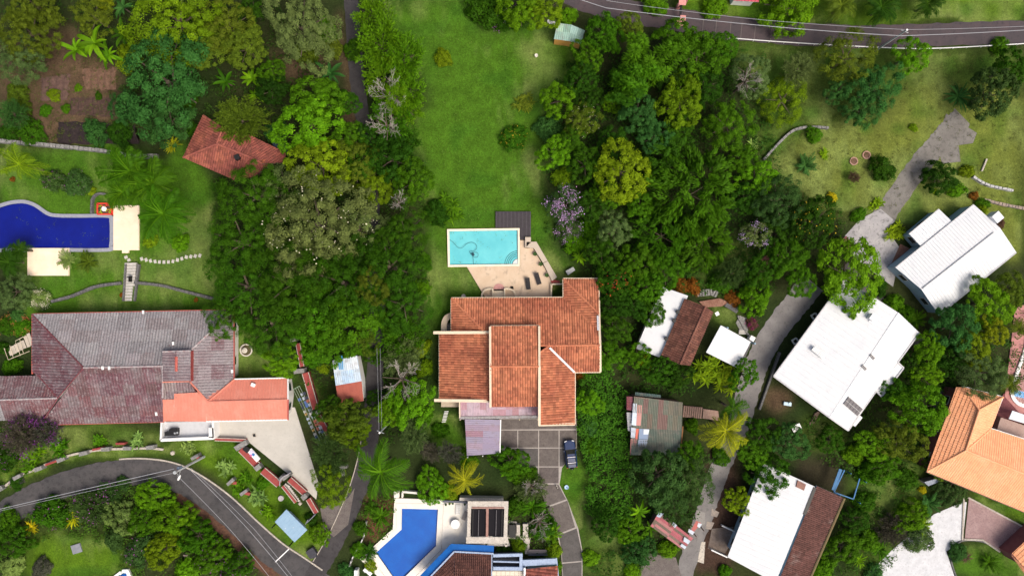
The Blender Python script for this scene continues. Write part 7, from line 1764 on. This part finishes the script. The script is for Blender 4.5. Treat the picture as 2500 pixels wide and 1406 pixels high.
# kind px py radius colour [h=..] [*bloom] : where it stands
PLANTS = '''
large 62 78 72 ol : at the left edge above the tilled soil
fine 45 142 62 gy : at the left edge beside the tilled soil
dome 70 6 62 ol : in the top left corner
bush 130 232 17 yl : alone on the brown soil, upper left
bush 40 228 30 ol : on the soil at the left edge
wispy 28 275 38 bl : at the left edge above the stone wall
bush 75 322 34 md : just above the stone wall, upper left
bush 20 322 26 dk : in the corner of stone wall and left edge
fine 222 38 50 ol : between the banana plants and the top edge
bush 252 6 22 go : at the top edge over the olive tree
banana 180 118 46 br h=1.2 : left of three over the tilled bed
banana 222 100 56 br h=1.6 : middle one over the tilled bed
banana 258 132 40 br h=1.1 : right of three over the tilled bed
banana 298 80 44 md h=1.4 : beside the big yellow tree, upper left
banana 296 16 36 bl h=1.2 : at the top edge left of the yellow tree
large 420 40 108 yl : at the top edge, upper left quarter
fine 545 55 70 ol : at the top edge right of the yellow tree
dome 495 108 58 ol : between yellow tree and clumpy tree
dome 590 110 56 ol : left of the bare brown patch, upper left
dome 612 20 40 dk : at the top edge left of the grey green tree
mango 392 190 122 bl : above the red tiled pavilion, largest in the upper left
bush 310 142 34 yl : growing against the left side of the clumpy tree
mango 400 288 66 bl : below the big clumpy tree, left of the pavilion
mango 300 262 42 bl : at the left foot of the big clumpy tree
bush 455 235 34 md : right of the big clumpy tree trunk
bush 232 322 34 bl : over the black soil bed above the stone wall
bush 292 326 34 dk : right end of the black soil bed
large 730 58 98 gy : at the top edge left of the lane
bush 795 72 32 br : at the right side of the big grey green tree
bush 745 130 30 ol : on the brown patch left of the lane
bush 815 118 24 ol : beside the lane near the brown patch
banana 548 196 36 md h=1.0 : left one above the pavilion
banana 612 190 38 br h=1.2 : upper one right of the pavilion tree
banana 622 232 32 br h=1.0 : lower one touching the pavilion tree
banana 805 176 42 bl h=1.0 : beside the lane below the brown patch
dome 662 172 32 gr : below the brown patch, left end
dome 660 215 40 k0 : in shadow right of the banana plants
wispy 585 292 66 ol h=7 : overhanging the red tiled pavilion
dome 770 236 62 gr : left of the lane below the banana plant
dome 752 300 80 br : left of the lane, right of the pavilion
bush 675 322 30 bl : behind the pavilion and its blue tarpaulin
spiky 418 352 28 go : yellow tipped at the corner of the stone wall
bush 470 315 18 md : at the left eave of the pavilion
spray 905 34 44 br : at the top edge right of the lane
spray 930 105 66 br : right of the lane, above the lawn edge
spray 985 142 58 br : bulging over the upper lawn
spray 935 190 58 br : left of the pale bare branches
bare 948 222 58 pa h=7.6 : pale limbs over the lawn edge, upper of two
spray 1000 220 46 br : over the lawn right of the pale branches
spray 968 240 34 br h=8 : among the pale bare branches by the lawn
spray 955 285 56 gr : below the pale branches beside the lawn
bare 940 302 52 pa h=6.6 : pale limbs beside the lane, lower of two
spray 995 262 40 br : on the lawn edge below the pale branches
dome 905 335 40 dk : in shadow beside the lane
bush 1081 141 23 yl : alone on the upper lawn
bush 1190 22 52 md : in the border at the top of the lawn, left
bush 1232 38 42 md *P : with mauve flowers at the top of the lawn
dome 1270 22 52 br : in the border at the top of the lawn, middle
dome 1332 22 48 yl : in the border above the green shed
bush 1385 40 26 br : at the right end of the top lawn border
drac 1281 250 33 ol : alone on the right side of the lawn
bush 1255 335 36 md *Y : with yellowish flowers alone on the lawn
dome 780 402 76 yl : right of the red tiled pavilion
fine 862 398 62 ol : between the lane and the grey olive tree
dome 955 385 62 dk : beside the lawn, left of the lone lawn shrub
dome 1005 440 54 gr : at the left edge of the lawn, middle
dome 915 455 46 yl : above the black shaded gap
spray 985 350 42 md : beside the lawn above the dark tree
large 765 545 132 so *w : with white blossoms, largest left of the pool
fine 690 462 66 so : at the upper left of the blossoming tree
fine 872 560 72 so *w : at the right side of the blossoming tree
fine 735 610 66 so *w : at the foot of the blossoming tree
bare 972 492 32 pa h=8 : over the black gap left of the pool
umbrella 612 478 92 md h=8 : right of the left lawn, upper one
umbrella 575 590 92 md h=8 : right of the left lawn, middle one
umbrella 590 700 95 md h=8 : at the right end of the left lawn, lower one
umbrella 700 690 105 md h=9 : below the blossoming tree, left
umbrella 830 690 105 md h=9 : below the blossoming tree, middle
umbrella 945 650 90 md h=8 : left of the turquoise pool lawn
umbrella 985 570 72 md h=8 : left of the turquoise pool
umbrella 980 745 74 md h=8 : left of the tiled house
umbrella 655 790 86 md h=8 : right of the grey corrugated house
umbrella 545 780 56 md h=7 : over the corner of the grey corrugated roof
dome 760 770 72 gr h=8 : among the umbrella trees, left
dome 860 780 80 gr h=8.5 : among the umbrella trees, right
dome 792 830 62 gr h=7.5 : above the blue and red shed
fine 888 835 36 ol h=7 : beside the lane above the shed
fine 905 700 46 ol h=9.5 : emerging from the umbrella trees
bush 1032 700 22 br : at the lawn edge left of the tiled house, upper
bush 1035 640 22 gr : at the lawn edge left of the pool terrace
drac 1095 510 48 gr : beside the lawn left of the wood deck
bush 1066 520 34 dk : at the upper left corner of the turquoise pool
drac 540 462 32 dk : at the lower corner of the pavilion
dome 682 882 44 br : above the end of the salmon wing
bush 760 868 36 gr : beside the maroon wall, upper end
bush 790 900 16 yl : left of the blue and red shed, leafy one
spiky 815 922 11 go : left of the blue and red shed
dome 845 1030 58 ol : below the blue and red shed
dome 800 1000 36 md : right of the clothes line
dome 862 1060 40 yl : at the lane below the shed
spray 980 822 54 gr : right of the lane beside the tiled house
bush 1030 850 24 yl : left of the tiled house, in a strip
bush 1036 900 22 yl : left of the tiled house, lower in the strip
wispy 985 872 52 gy : right of the lane under bare branches
bare 975 930 62 pa h=8 : white limbs over the lane beside the tiled house
dome 1002 985 62 br : left of the tiled house front corner
dome 950 1000 40 br : at the right edge of the lane, lower
bush 1030 1020 30 gr : left of the plank ladder
wispy 1010 1062 42 gy : above the tall palm crown
wispy 805 1108 54 dg : right of the courtyard, below the clothes line
fine 805 1188 52 yl : beside the courtyard stairs
palm 930 1152 88 gr h=8 : over the lane left of the cobalt pool
gold 1135 1172 60 go h=4.5 : above the cobalt pool terrace
dome 1052 1188 44 br h=3 : between the tall palm and golden palm
bush 1095 1205 24 yl : hanging over the top of the pool terrace
wispy 1050 1102 28 mv : in the bed left of the carport, left
wispy 1098 1104 30 mv : in the bed left of the carport, right
bush 1140 1120 26 gr : below the carport corner
dome 1245 1128 46 gr h=3.5 : at the lower left of the car court
banana 1238 1150 26 br h=.6 : below the carport by the car court
bush 1280 1165 32 gr : at the left edge of the driveway
bush 1075 1050 22 gr : on the grass left of the carport
wispy 1300 1195 38 gy h=2.5 : over the driveway below the slabs
bare 1298 1192 34 pa h=3.2 : over the driveway edge, upper of two
fan 1300 1238 36 gr : left of the driveway, upper
bush 1262 1235 28 md : left of the driveway behind the pergola
bare 1318 1282 44 pa h=3.2 : right of the pergola, lower of two
bush 1325 1288 34 md : under the bare branches right of the pergola
fan 1348 1305 30 br : at the driveway edge right of the pergola
bush 1352 1345 22 yl : at the driveway edge beside the blue trim
bush 1360 1385 16 br : at the driveway edge above the bottom frame
drac 1228 1348 28 dk : in the planter well of the bottom house
bush 1266 1338 22 yl : beside the planter well of the bottom house
fan 928 1262 34 gr : between the lane and the cobalt pool
fan 905 1240 24 md : right of the lane above the cobalt pool
fan 902 1345 26 dk : at the left tip of the cobalt pool
bush 880 1290 20 md : on the bank right of the lane, upper
bush 875 1345 22 gr : on the bank right of the lane, lower
bush 845 1395 22 bl : at the bottom edge right of the road fork
bush 905 1380 18 yl : behind the white chair, left of the pool
palm 48 402 58 yl h=5 : at the left edge above the navy pool
date 318 420 78 gr h=6 : right of the red flower bed, upper
date 372 452 76 gr h=6.5 : right of the red flower bed, middle
date 398 522 80 gr h=7 : over the peach patio corner
date 300 470 54 gr h=4.5 : right of the red flower bed, nearest it
bush 130 442 30 dg *P : with violet flowers above the navy pool, left
bush 188 448 34 dg *P : with violet flowers above the navy pool, right
bush 222 466 12 yl : clipped at the right of the violet shrubs
bush 365 586 20 yl : clipped round beside the peach patio
bush 438 592 25 br : right of the clipped round bush
fan 160 632 28 pa : over the lower peach patio
fan 212 640 32 ol : right of the lower peach patio
date 22 640 42 dk h=3 : at the left edge below the navy pool
date 48 610 30 dk h=3 : at the left corner of the navy pool
dome 30 712 46 gy h=4 : at the left edge above the grey house
bush 97 730 26 pa *W : covered in white flowers above the grey house
bush 18 795 26 md *O : with orange flowers at the left edge
bush 52 800 24 gr *O : with orange flowers beside the plank ramp
bush 40 772 20 bl : beside the grey house corner, left edge
bush 28 895 24 gr : at the left edge below the plank ramp
bush 5 850 18 dk : at the left edge beside the plank ramp
wispy 48 1062 52 mv *M : with purple flowers below the grey house, left
wispy 108 1056 38 mv *M : with purple flowers below the grey house, right
bush 10 1120 34 dk *P : at the left edge above the lower road
canna 85 1105 34 br : beside the purple flowered shrubs
canna 145 1090 32 gr : right of the purple flowered shrubs
canna 68 1138 26 gr : above the stone piers, far left
canna 242 1078 24 gr : above the stone piers, middle left
canna 335 1076 24 pa : above the stone piers, middle
canna 458 1090 24 pa : below the white walled terrace
bush 40 1178 18 dk *M : with purple flowers on the verge
canna 552 1142 28 pa : below the lamp pole on the verge
canna 582 1192 26 gr : beside the maroon topped pier
canna 625 1212 34 pa : between the stairs and the lower road
canna 655 1252 24 br : left of the pale blue shelter
dome 290 1265 42 pa h=2 : with variegated leaves inside the road bend
spiky 175 1268 28 ye : yellow leaves inside the road bend, right
spiky 75 1288 24 ye : yellow leaves inside the road bend, left
dome 30 1322 44 md h=2.2 : at the left edge inside the road bend
bush 125 1252 44 md *P : with violet flowers inside the road bend
wispy 218 1242 48 dg h=2 *P : inside the road bend, upper
wispy 262 1205 32 dg h=1.6 *P : leaning over the lower road
dome 372 1212 44 br h=2.5 : inside the road bend below the lamp pole
dome 425 1268 48 br h=2.5 : inside the road bend, middle
dome 478 1312 46 gr h=2.5 : inside the road bend beside the brown verge
dome 395 1345 46 yl h=2.2 : inside the road bend near the garden chair
dome 345 1275 40 gr h=2.2 : right of the variegated bush
bush 340 1345 42 dg *P : above the small pool corner
dome 520 1362 44 gr h=2.5 *P : inside the road bend, lower
dome 575 1392 44 md h=2.5 *P : at the bottom edge beside the brown verge
bush 455 1395 36 br : at the bottom edge below the garden chair
bush 30 1385 32 pa : in the bottom left corner
bush 100 1388 26 mv : at the bottom edge left of the bright lawn
bush 278 1318 28 dg : beside the bright lawn, bottom left
bush 20 1270 30 gr : at the left edge below the lower road
bush 300 1180 18 dg : on the inner edge of the lower road
dome 780 1305 28 br h=2 : beside the pale blue shelter
bush 760 1268 18 dk : behind the pale blue shelter
dome 1478 78 50 gr : right of the green shed beside the upper road
dome 1432 135 40 gr : below the green shed
dome 1540 62 36 ol : beside the upper road, left of the pink pillar
plume 1500 190 80 gr h=.1 : below the upper road, left
plume 1560 175 84 gr h=.1 : below the upper road, right
plume 1540 245 62 md h=.1 : below the upper road, lower
dome 1648 92 50 gr : below the pink pillar
dome 1708 128 66 gr : beside the upper road right of the pink pillar
dome 1762 110 42 gr : at the left end of the white rail
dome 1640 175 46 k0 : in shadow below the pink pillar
dome 1362 242 46 br : at the right edge of the lawn, upper
dome 1418 192 44 dk : right of the lawn below the shed
bush 1340 312 36 bl : at the right edge of the lawn, middle
dome 1352 372 44 br : at the right edge of the lawn, lower
fine 1422 292 44 ol *w : right of the lawn, pale flowered
dome 1395 340 36 md : right of the lawn behind the bright hedge
bush 1372 432 28 yl : above the lilac flowering tree
dome 1495 250 26 br : in the dark wood right of the lawn
dome 1440 240 38 dk : in the dark wood right of the lawn
dome 1665 245 64 yl : in the middle of the right wood
dome 1672 195 40 br : above the yellow green tree in the right wood
dome 1560 272 52 bl : left of the yellow green tree in the right wood
dome 1602 330 46 bl : below the yellow green tree in the right wood
mango 1785 300 64 gr : right of the yellow green tree in the right wood
fine 1838 180 52 gy : below the upper road, right of the wood
bare 1828 192 44 pa h=7 : below the white rail
dome 1520 418 76 yl h=8 : left of the big bamboo
dome 1500 345 40 dk : above the tree left of the bamboo
dome 1430 400 46 md : between the lawn hedge and the wood
bamboo 1695 470 112 gr h=4 : largest, in the right wood
bamboo 1620 575 74 gr h=2.4 : lower left part of the right wood
bamboo 1720 590 70 gr h=2.4 : lower right part of the right wood
bamboo 1640 385 66 md h=3.4 : at the upper left of the largest clump
fine 1378 500 46 dg *V : covered in lilac flowers above the patio
bush 1388 562 34 dg *V : covered in lilac flowers, lower one
fine 1500 562 46 gy : airy crown left of the big bamboo
dome 1565 505 38 gr : between the airy crown and bamboo
dome 1445 500 42 dk : right of the lilac flowering tree
bush 1402 592 30 br : beside the seat wall lawn
banana 1415 628 26 br h=.5 : beside the lawn above the tiled house
dome 1470 618 44 md : above the tiled house wing, right
dome 1500 690 46 md *R : with red flowers right of the tiled house wing
dome 1560 640 50 gr : below the big bamboo, left
dome 1625 660 50 gr : below the big bamboo, middle
dome 1580 700 44 gr : above the small white slab roof
fine 1848 572 34 gy *L : with pale lilac flowers in the right wood
dome 1850 432 46 br : at the left edge of the dry grass
spiky 1838 352 22 pa : at the left end of the bent stone wall
dome 1815 385 36 gr : right of the big bamboo top
fine 1905 490 64 dg : between the wood and the dry grass
dome 1990 540 62 dk *Y : below the dry grass
dome 1930 632 50 gr : left of the concrete yard
dome 1862 655 46 md : in the right wood above the middle drive
wispy 1790 668 36 dg : in the right wood near the coral hut
dome 1845 725 46 br h=3 : at the head of the middle drive
dome 1960 690 40 gr : above the big white house corner
dome 2085 668 88 br h=8 : overhanging the big white roof
bush 1662 698 22 or_ : above the white slab roof, left
bush 1692 700 22 or_ : above the white slab roof, right
dome 1592 758 40 md h=4.5 : in front of the white slab roof, upper
bush 1612 800 22 br : in front of the white slab roof, lower
bush 1835 790 16 br_ *K : with crimson leaves beside the middle drive
bush 1790 728 22 or_ : beside the dark curving steps
dome 1502 742 40 dk : right of the tiled house, upper
dome 1500 800 42 md : right of the tiled house, middle
dome 1545 745 36 dk : between tiled house and white slab roof
dome 1490 868 40 gr : right of the tiled house, lower
dome 1560 870 34 gr : below the white slab roof, left
spiky 1566 886 13 ye : below the white slab roof, left rosette
spiky 1576 871 10 ye : below the white slab roof, upper rosette
spiky 1588 898 12 ye : below the white slab roof, lower rosette
dome 1612 905 42 md : below the brown tiles
dome 1655 920 36 dk : above the patched tin roof
bush 1418 915 16 or_ : at the right corner of the tiled house
drac 1725 905 52 yl h=1.2 : left of the middle drive, left part
drac 1775 925 50 yl h=1.2 : left of the middle drive, right part
dome 1818 915 38 gr : at the edge of the middle drive
palm 1772 1052 66 go h=7 : over the middle drive
palm 1790 998 46 md h=5.5 : behind the golden coconut palm
dome 1612 1168 72 dg : below the patched tin roof
fine 1700 1172 58 dg : left of the middle drive, lower
dome 1688 1112 36 gr : at the lower corner of the patched tin roof
fine 1645 1225 50 dg : above the striped shed
bush 1690 1040 20 gr : below the wooden steps
bush 1760 1115 24 gr : under the golden coconut palm
dome 1868 1062 46 md : right of the golden coconut palm
dome 1932 1082 48 bl : below the big white house
dome 1878 1165 56 md h=5 : overhanging the white and brown house
dome 1805 1228 38 yl h=4 : at the left eave of the white and brown house
dome 1838 1110 38 gr : right of the middle drive, middle
dome 1440 985 34 br : right of the tiled house front
bush 1440 1040 26 bl : right of the car court
bush 1445 1090 24 gr : beside the parked car
banana 1562 1252 34 br h=1.2 : left of the striped shed, upper
banana 1590 1290 24 gr h=.8 : left of the striped shed, lower
dome 1540 1298 38 br h=3 : left of the striped shed
dome 1562 1345 42 bl h=3 : below the striped shed, left
bush 1632 1340 26 br : below the striped shed, right
dome 1480 1285 36 dk : right of the driveway lawn
bush 1442 1362 22 br : at the bottom right of the driveway
bush 1545 1395 24 br : at the bottom edge left of the drive
bush 1770 1395 18 gr : at the bottom edge below the white roof
dome 1928 8 76 br h=5 : at the top edge above the upper road
date 2055 14 46 ol h=3 : at the top edge, left palm
date 2152 18 52 dk h=3 : at the top edge, middle palm
date 2265 8 46 dk h=3 : at the top edge, right palm
bush 1600 8 34 br : at the top edge left of the pink pillar
bush 1745 14 34 br : at the top edge right of the pink pillar
fine 2078 132 72 ol : below the white rail, middle
mango 2145 210 66 bl : in the dry garden, largest
mango 2050 222 34 bl : left of the large clumpy tree
mango 2112 268 48 bl : below the large clumpy tree
dome 2230 132 46 br : below the utility pole, upper right
wispy 1952 165 40 gy : below the white rail, left
fine 1918 240 62 yl h=4 : at the left edge of the dry garden
agave 2348 232 50 bl : in the dry garden, upper right
dome 2430 225 62 dg : right of the strap leaved plant
dome 2470 165 44 md : at the right edge below the white rail
bush 2442 112 24 gr : overhanging the white rail on the right
fan 1970 402 32 bl : on the dry grass, left
canna 2012 376 16 yl : small, on the dry grass
bush 2155 412 34 dk : beside the old concrete drive
bush 1988 328 22 gr : inside the bent stone wall
bush 2231 312 11 yl : tiny, on the dry grass
bush 2032 482 14 ye : on the dry grass edge
wispy 2086 432 15 br_ : dead, on the dry grass
dome 2298 432 44 dk h=3.5 : right of the old concrete drive
bush 2362 418 19 yl : right of the old concrete drive, upper
bush 2335 462 24 br : right of the old concrete drive, lower
spiky 2284 468 14 yl : beside the old concrete drive
bush 2400 498 18 gr : at the top corner of the white gable house
bush 2378 478 12 or_ : above the white gable house
drac 2190 565 32 yl : beside the white annexe
bush 2098 525 20 gr : left of the stained concrete yard
canna 2140 498 22 yl : at the joint of drive and yard
bush 2390 520 22 yl : behind the white gable house corner
bush 2182 742 26 br : in the hedge between the white roofs, upper
bush 2210 770 26 gr : in the hedge between the white roofs, middle
fan 2240 782 28 gr : in the hedge between the white roofs, lower
bush 2148 702 24 dk : behind the big white house
bush 2440 545 16 br_ : at the right gable of the white house
dome 2272 855 42 br : right of the big white house
dome 2340 800 60 bl : between the white house and right edge
dome 2422 742 58 br : below the white gable house, right
dome 2475 705 42 ol : at the right edge below the white gable house
dome 2432 805 34 go h=6.5 : near the coral patio
dome 2385 850 46 yl : left of the coral patio
fine 2405 915 62 gy : above the peach tiled roof
date 2468 938 30 ol h=3 : at the peach roof corner by the grey pool
date 2485 800 28 ol h=3 : over the coral patio at the right edge
dome 2250 1000 68 br : left of the peach tiled roof, upper
dome 2205 1078 60 ol : left of the peach tiled roof, lower
dome 2135 1088 42 br : below the big white house, right
dome 2190 955 36 md : at the notch of the big white roof
dome 2262 925 40 br : between white roof and peach roof
bush 2120 1155 30 gr : behind the blue rack
bush 2110 1225 30 md : below the blue rack
dome 2062 1338 46 gr h=3 : right of the brown tiled half, bottom
bush 2010 1392 30 br : at the bottom edge right of the brown tiles
dome 2225 1262 44 br h=3 : left of the white gravel forecourt
wispy 2180 1292 42 mv h=2.5 : beside the white gravel forecourt
bush 2245 1315 38 gy : overhanging the white gravel forecourt
dome 2330 1195 44 dg h=3 : below the peach roof eave
fan 2272 1232 36 bl : at the top of the gravel forecourt
fan 2258 1285 28 yl : beside the gravel forecourt, lower
agave 2100 1368 24 br : at the bottom edge, left of the gravel
fan 2150 1345 26 gr : at the left edge of the gravel
bush 2135 1400 26 bl : at the bottom edge beside the gravel
bush 2340 1348 24 bl : in the planted island, left
agave 2362 1362 22 br_ : in the planted island, reddish
fan 2420 1375 30 gr : in the planted island, right
bush 2253 1196 10 ye : small, beside the long grey hut
dome 2030 1075 34 md h=3 : on the slope below the big white house
bush 2085 1110 28 br : above the blue rack
dome 2160 1140 44 gr h=3.5 : right of the blue rack
dome 2090 1270 34 dk h=3 : right of the brown tiles, upper
bush 2130 1320 32 gr : right of the brown tiles, lower
dome 2300 1135 40 ol h=3.5 : at the lower left corner of the peach roof
bush 2215 1170 30 md : in the rough grass left of the peach house
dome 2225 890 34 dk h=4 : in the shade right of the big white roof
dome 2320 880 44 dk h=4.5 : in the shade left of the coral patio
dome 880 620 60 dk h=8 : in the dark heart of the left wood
dome 1660 300 36 md h=5 : under the yellow green tree in the right wood
dome 1720 210 50 dk h=5 : below the road trees, right wood
dome 1480 470 40 gr h=5 : right of the lilac trees, above the airy crown
bush 1440 560 30 gr : right of the lilac trees, low
bush 1760 690 30 md : beside the rough grass above the stone steps
dome 1900 570 46 dk h=5 : between the pale lilac tree and the yard
dome 1820 480 44 dk h=5 : right of the largest bamboo
dome 918 975 26 dk h=4 : over the shaded lane below the shed
dome 912 868 26 md h=5 : over the shaded lane beside the shed
dome 845 250 34 md h=5 : at the left edge of the lane
dome 850 330 40 gr h=6 : overhanging the lane, upper
dome 880 400 40 md h=6 : overhanging the lane, lower
bush 30 438 7 or_ : small, under the palm left of the violet shrubs
bush 297 720 6 or_ : small, at the lower end of the garden steps
bush 478 732 6 or_ : small, above the grey house roof edge
bush 640 1180 18 gr : below the maroon seat wall
bush 862 120 26 md : overhanging the lane near its upper end
bush 110 270 16 gr : on the soil beside the black bed
bush 160 265 12 gr : small, among the tilled beds
bush 190 215 10 br : small, between the tilled beds
bush 60 262 20 ol : on the soil at the left, above the stone wall bushes
bush 240 235 10 md : small, right of the dark tilled bed
canna 600 1165 22 gr : in the verge between the two piers
'''
for ln in PLANTS.strip().split('\n'):
    a, where = ln.split(' : ', 1); w = a.split(); hh = None; bl = None
    for x in w[5:]:
        if x.startswith('h='): hh = float(x[2:])
        elif x.startswith('*'): bl = x[1:]
    plant(w[0], float(w[1]), float(w[2]), float(w[3]), w[4], where, hh, bl)

# ivy and undergrowth: leafy masses
scatter_leaves('ivy', [[(1420, 905), (1475, 880), (1530, 960), (1535, 1120), (1540, 1260), (1470, 1280), (1425, 1240), (1435, 1150), (1410, 1050), (1408, 960)]], 7, (.4, 1.5), .26, (.052, .165, .010), .75, 5, 10, .42)
scatter_leaves('undergrowth', [[(1420, 100), (1860, 130), (1900, 420), (1860, 720), (1480, 720), (1330, 560), (1325, 260)], [(1470, 690), (1620, 900), (1700, 960), (1560, 960), (1470, 890)], [(1540, 1110), (1740, 1090), (1700, 1260), (1540, 1420), (1430, 1400), (1540, 1260)]], 1.5, (.1, .9), .34, (.032, .090, .009), .6, 6, 9, .5)
scatter_leaves('undergrowth', [[(520, 440), (700, 420), (1040, 380), (1050, 1090), (940, 1080), (930, 330), (880, 330), (860, 1000), (700, 900), (530, 780)], [(1900, 1060), (2260, 880), (2500, 680), (2500, 930), (2330, 940), (2240, 1120), (2180, 1400), (1990, 1400), (2100, 1180)], [(1860, 430), (2060, 520), (2040, 640), (1860, 720)]], 1.3, (.1, .8), .32, (.038, .095, .010), .6, 7, 9, .5)
scatter_leaves('undergrowth', [[(0, 1300), (130, 1215), (300, 1180), (440, 1215), (660, 1410), (300, 1410), (280, 1330), (140, 1300), (60, 1340), (60, 1410), (0, 1410)], [(0, 1040), (120, 1040), (130, 1110), (0, 1190)], [(880, 1210), (965, 1215), (960, 1290), (880, 1360)], [(1240, 1230), (1340, 1215), (1370, 1410), (1300, 1340), (1240, 1310)]], 2.0, (.1, .7), .28, (.055, .125, .012), .6, 8, 9, .45)
scatter_leaves('undergrowth', [[(0, 0), (640, 0), (830, 60), (830, 330), (700, 400), (620, 250), (520, 300), (440, 350), (300, 330), (290, 100), (140, 60), (0, 100)]], 1.1, (.1, .8), .34, (.038, .085, .012), .5, 9, 9, .5)
scatter_leaves('weeds', [[(930, 10), (1150, 10), (1180, 80), (1390, 110), (1320, 240), (1310, 480), (1330, 640), (1060, 790), (1045, 560), (1010, 330), (1040, 220)], [(0, 350), (400, 385), (520, 440), (520, 750), (70, 760)]], .35, (.0, .03), .13, (.13, .19, .035), .5, 14, 5, .35)
scatter_leaves('weeds', [[(0, 110), (300, 150), (300, 345), (0, 345)]], 1.6, (.02, .2), .22, (.075, .105, .020), .35, 12, 8, .3)
scatter_leaves('weeds', [[(1860, 110), (2500, 130), (2500, 540), (2300, 500), (2060, 500), (1900, 430)], [(2080, 1170), (2250, 1060), (2230, 1290), (2100, 1400)], [(650, 125), (800, 130), (800, 190), (690, 200)]], .55, (.02, .12), .22, (.085, .095, .022), .3, 10, 8, .3)
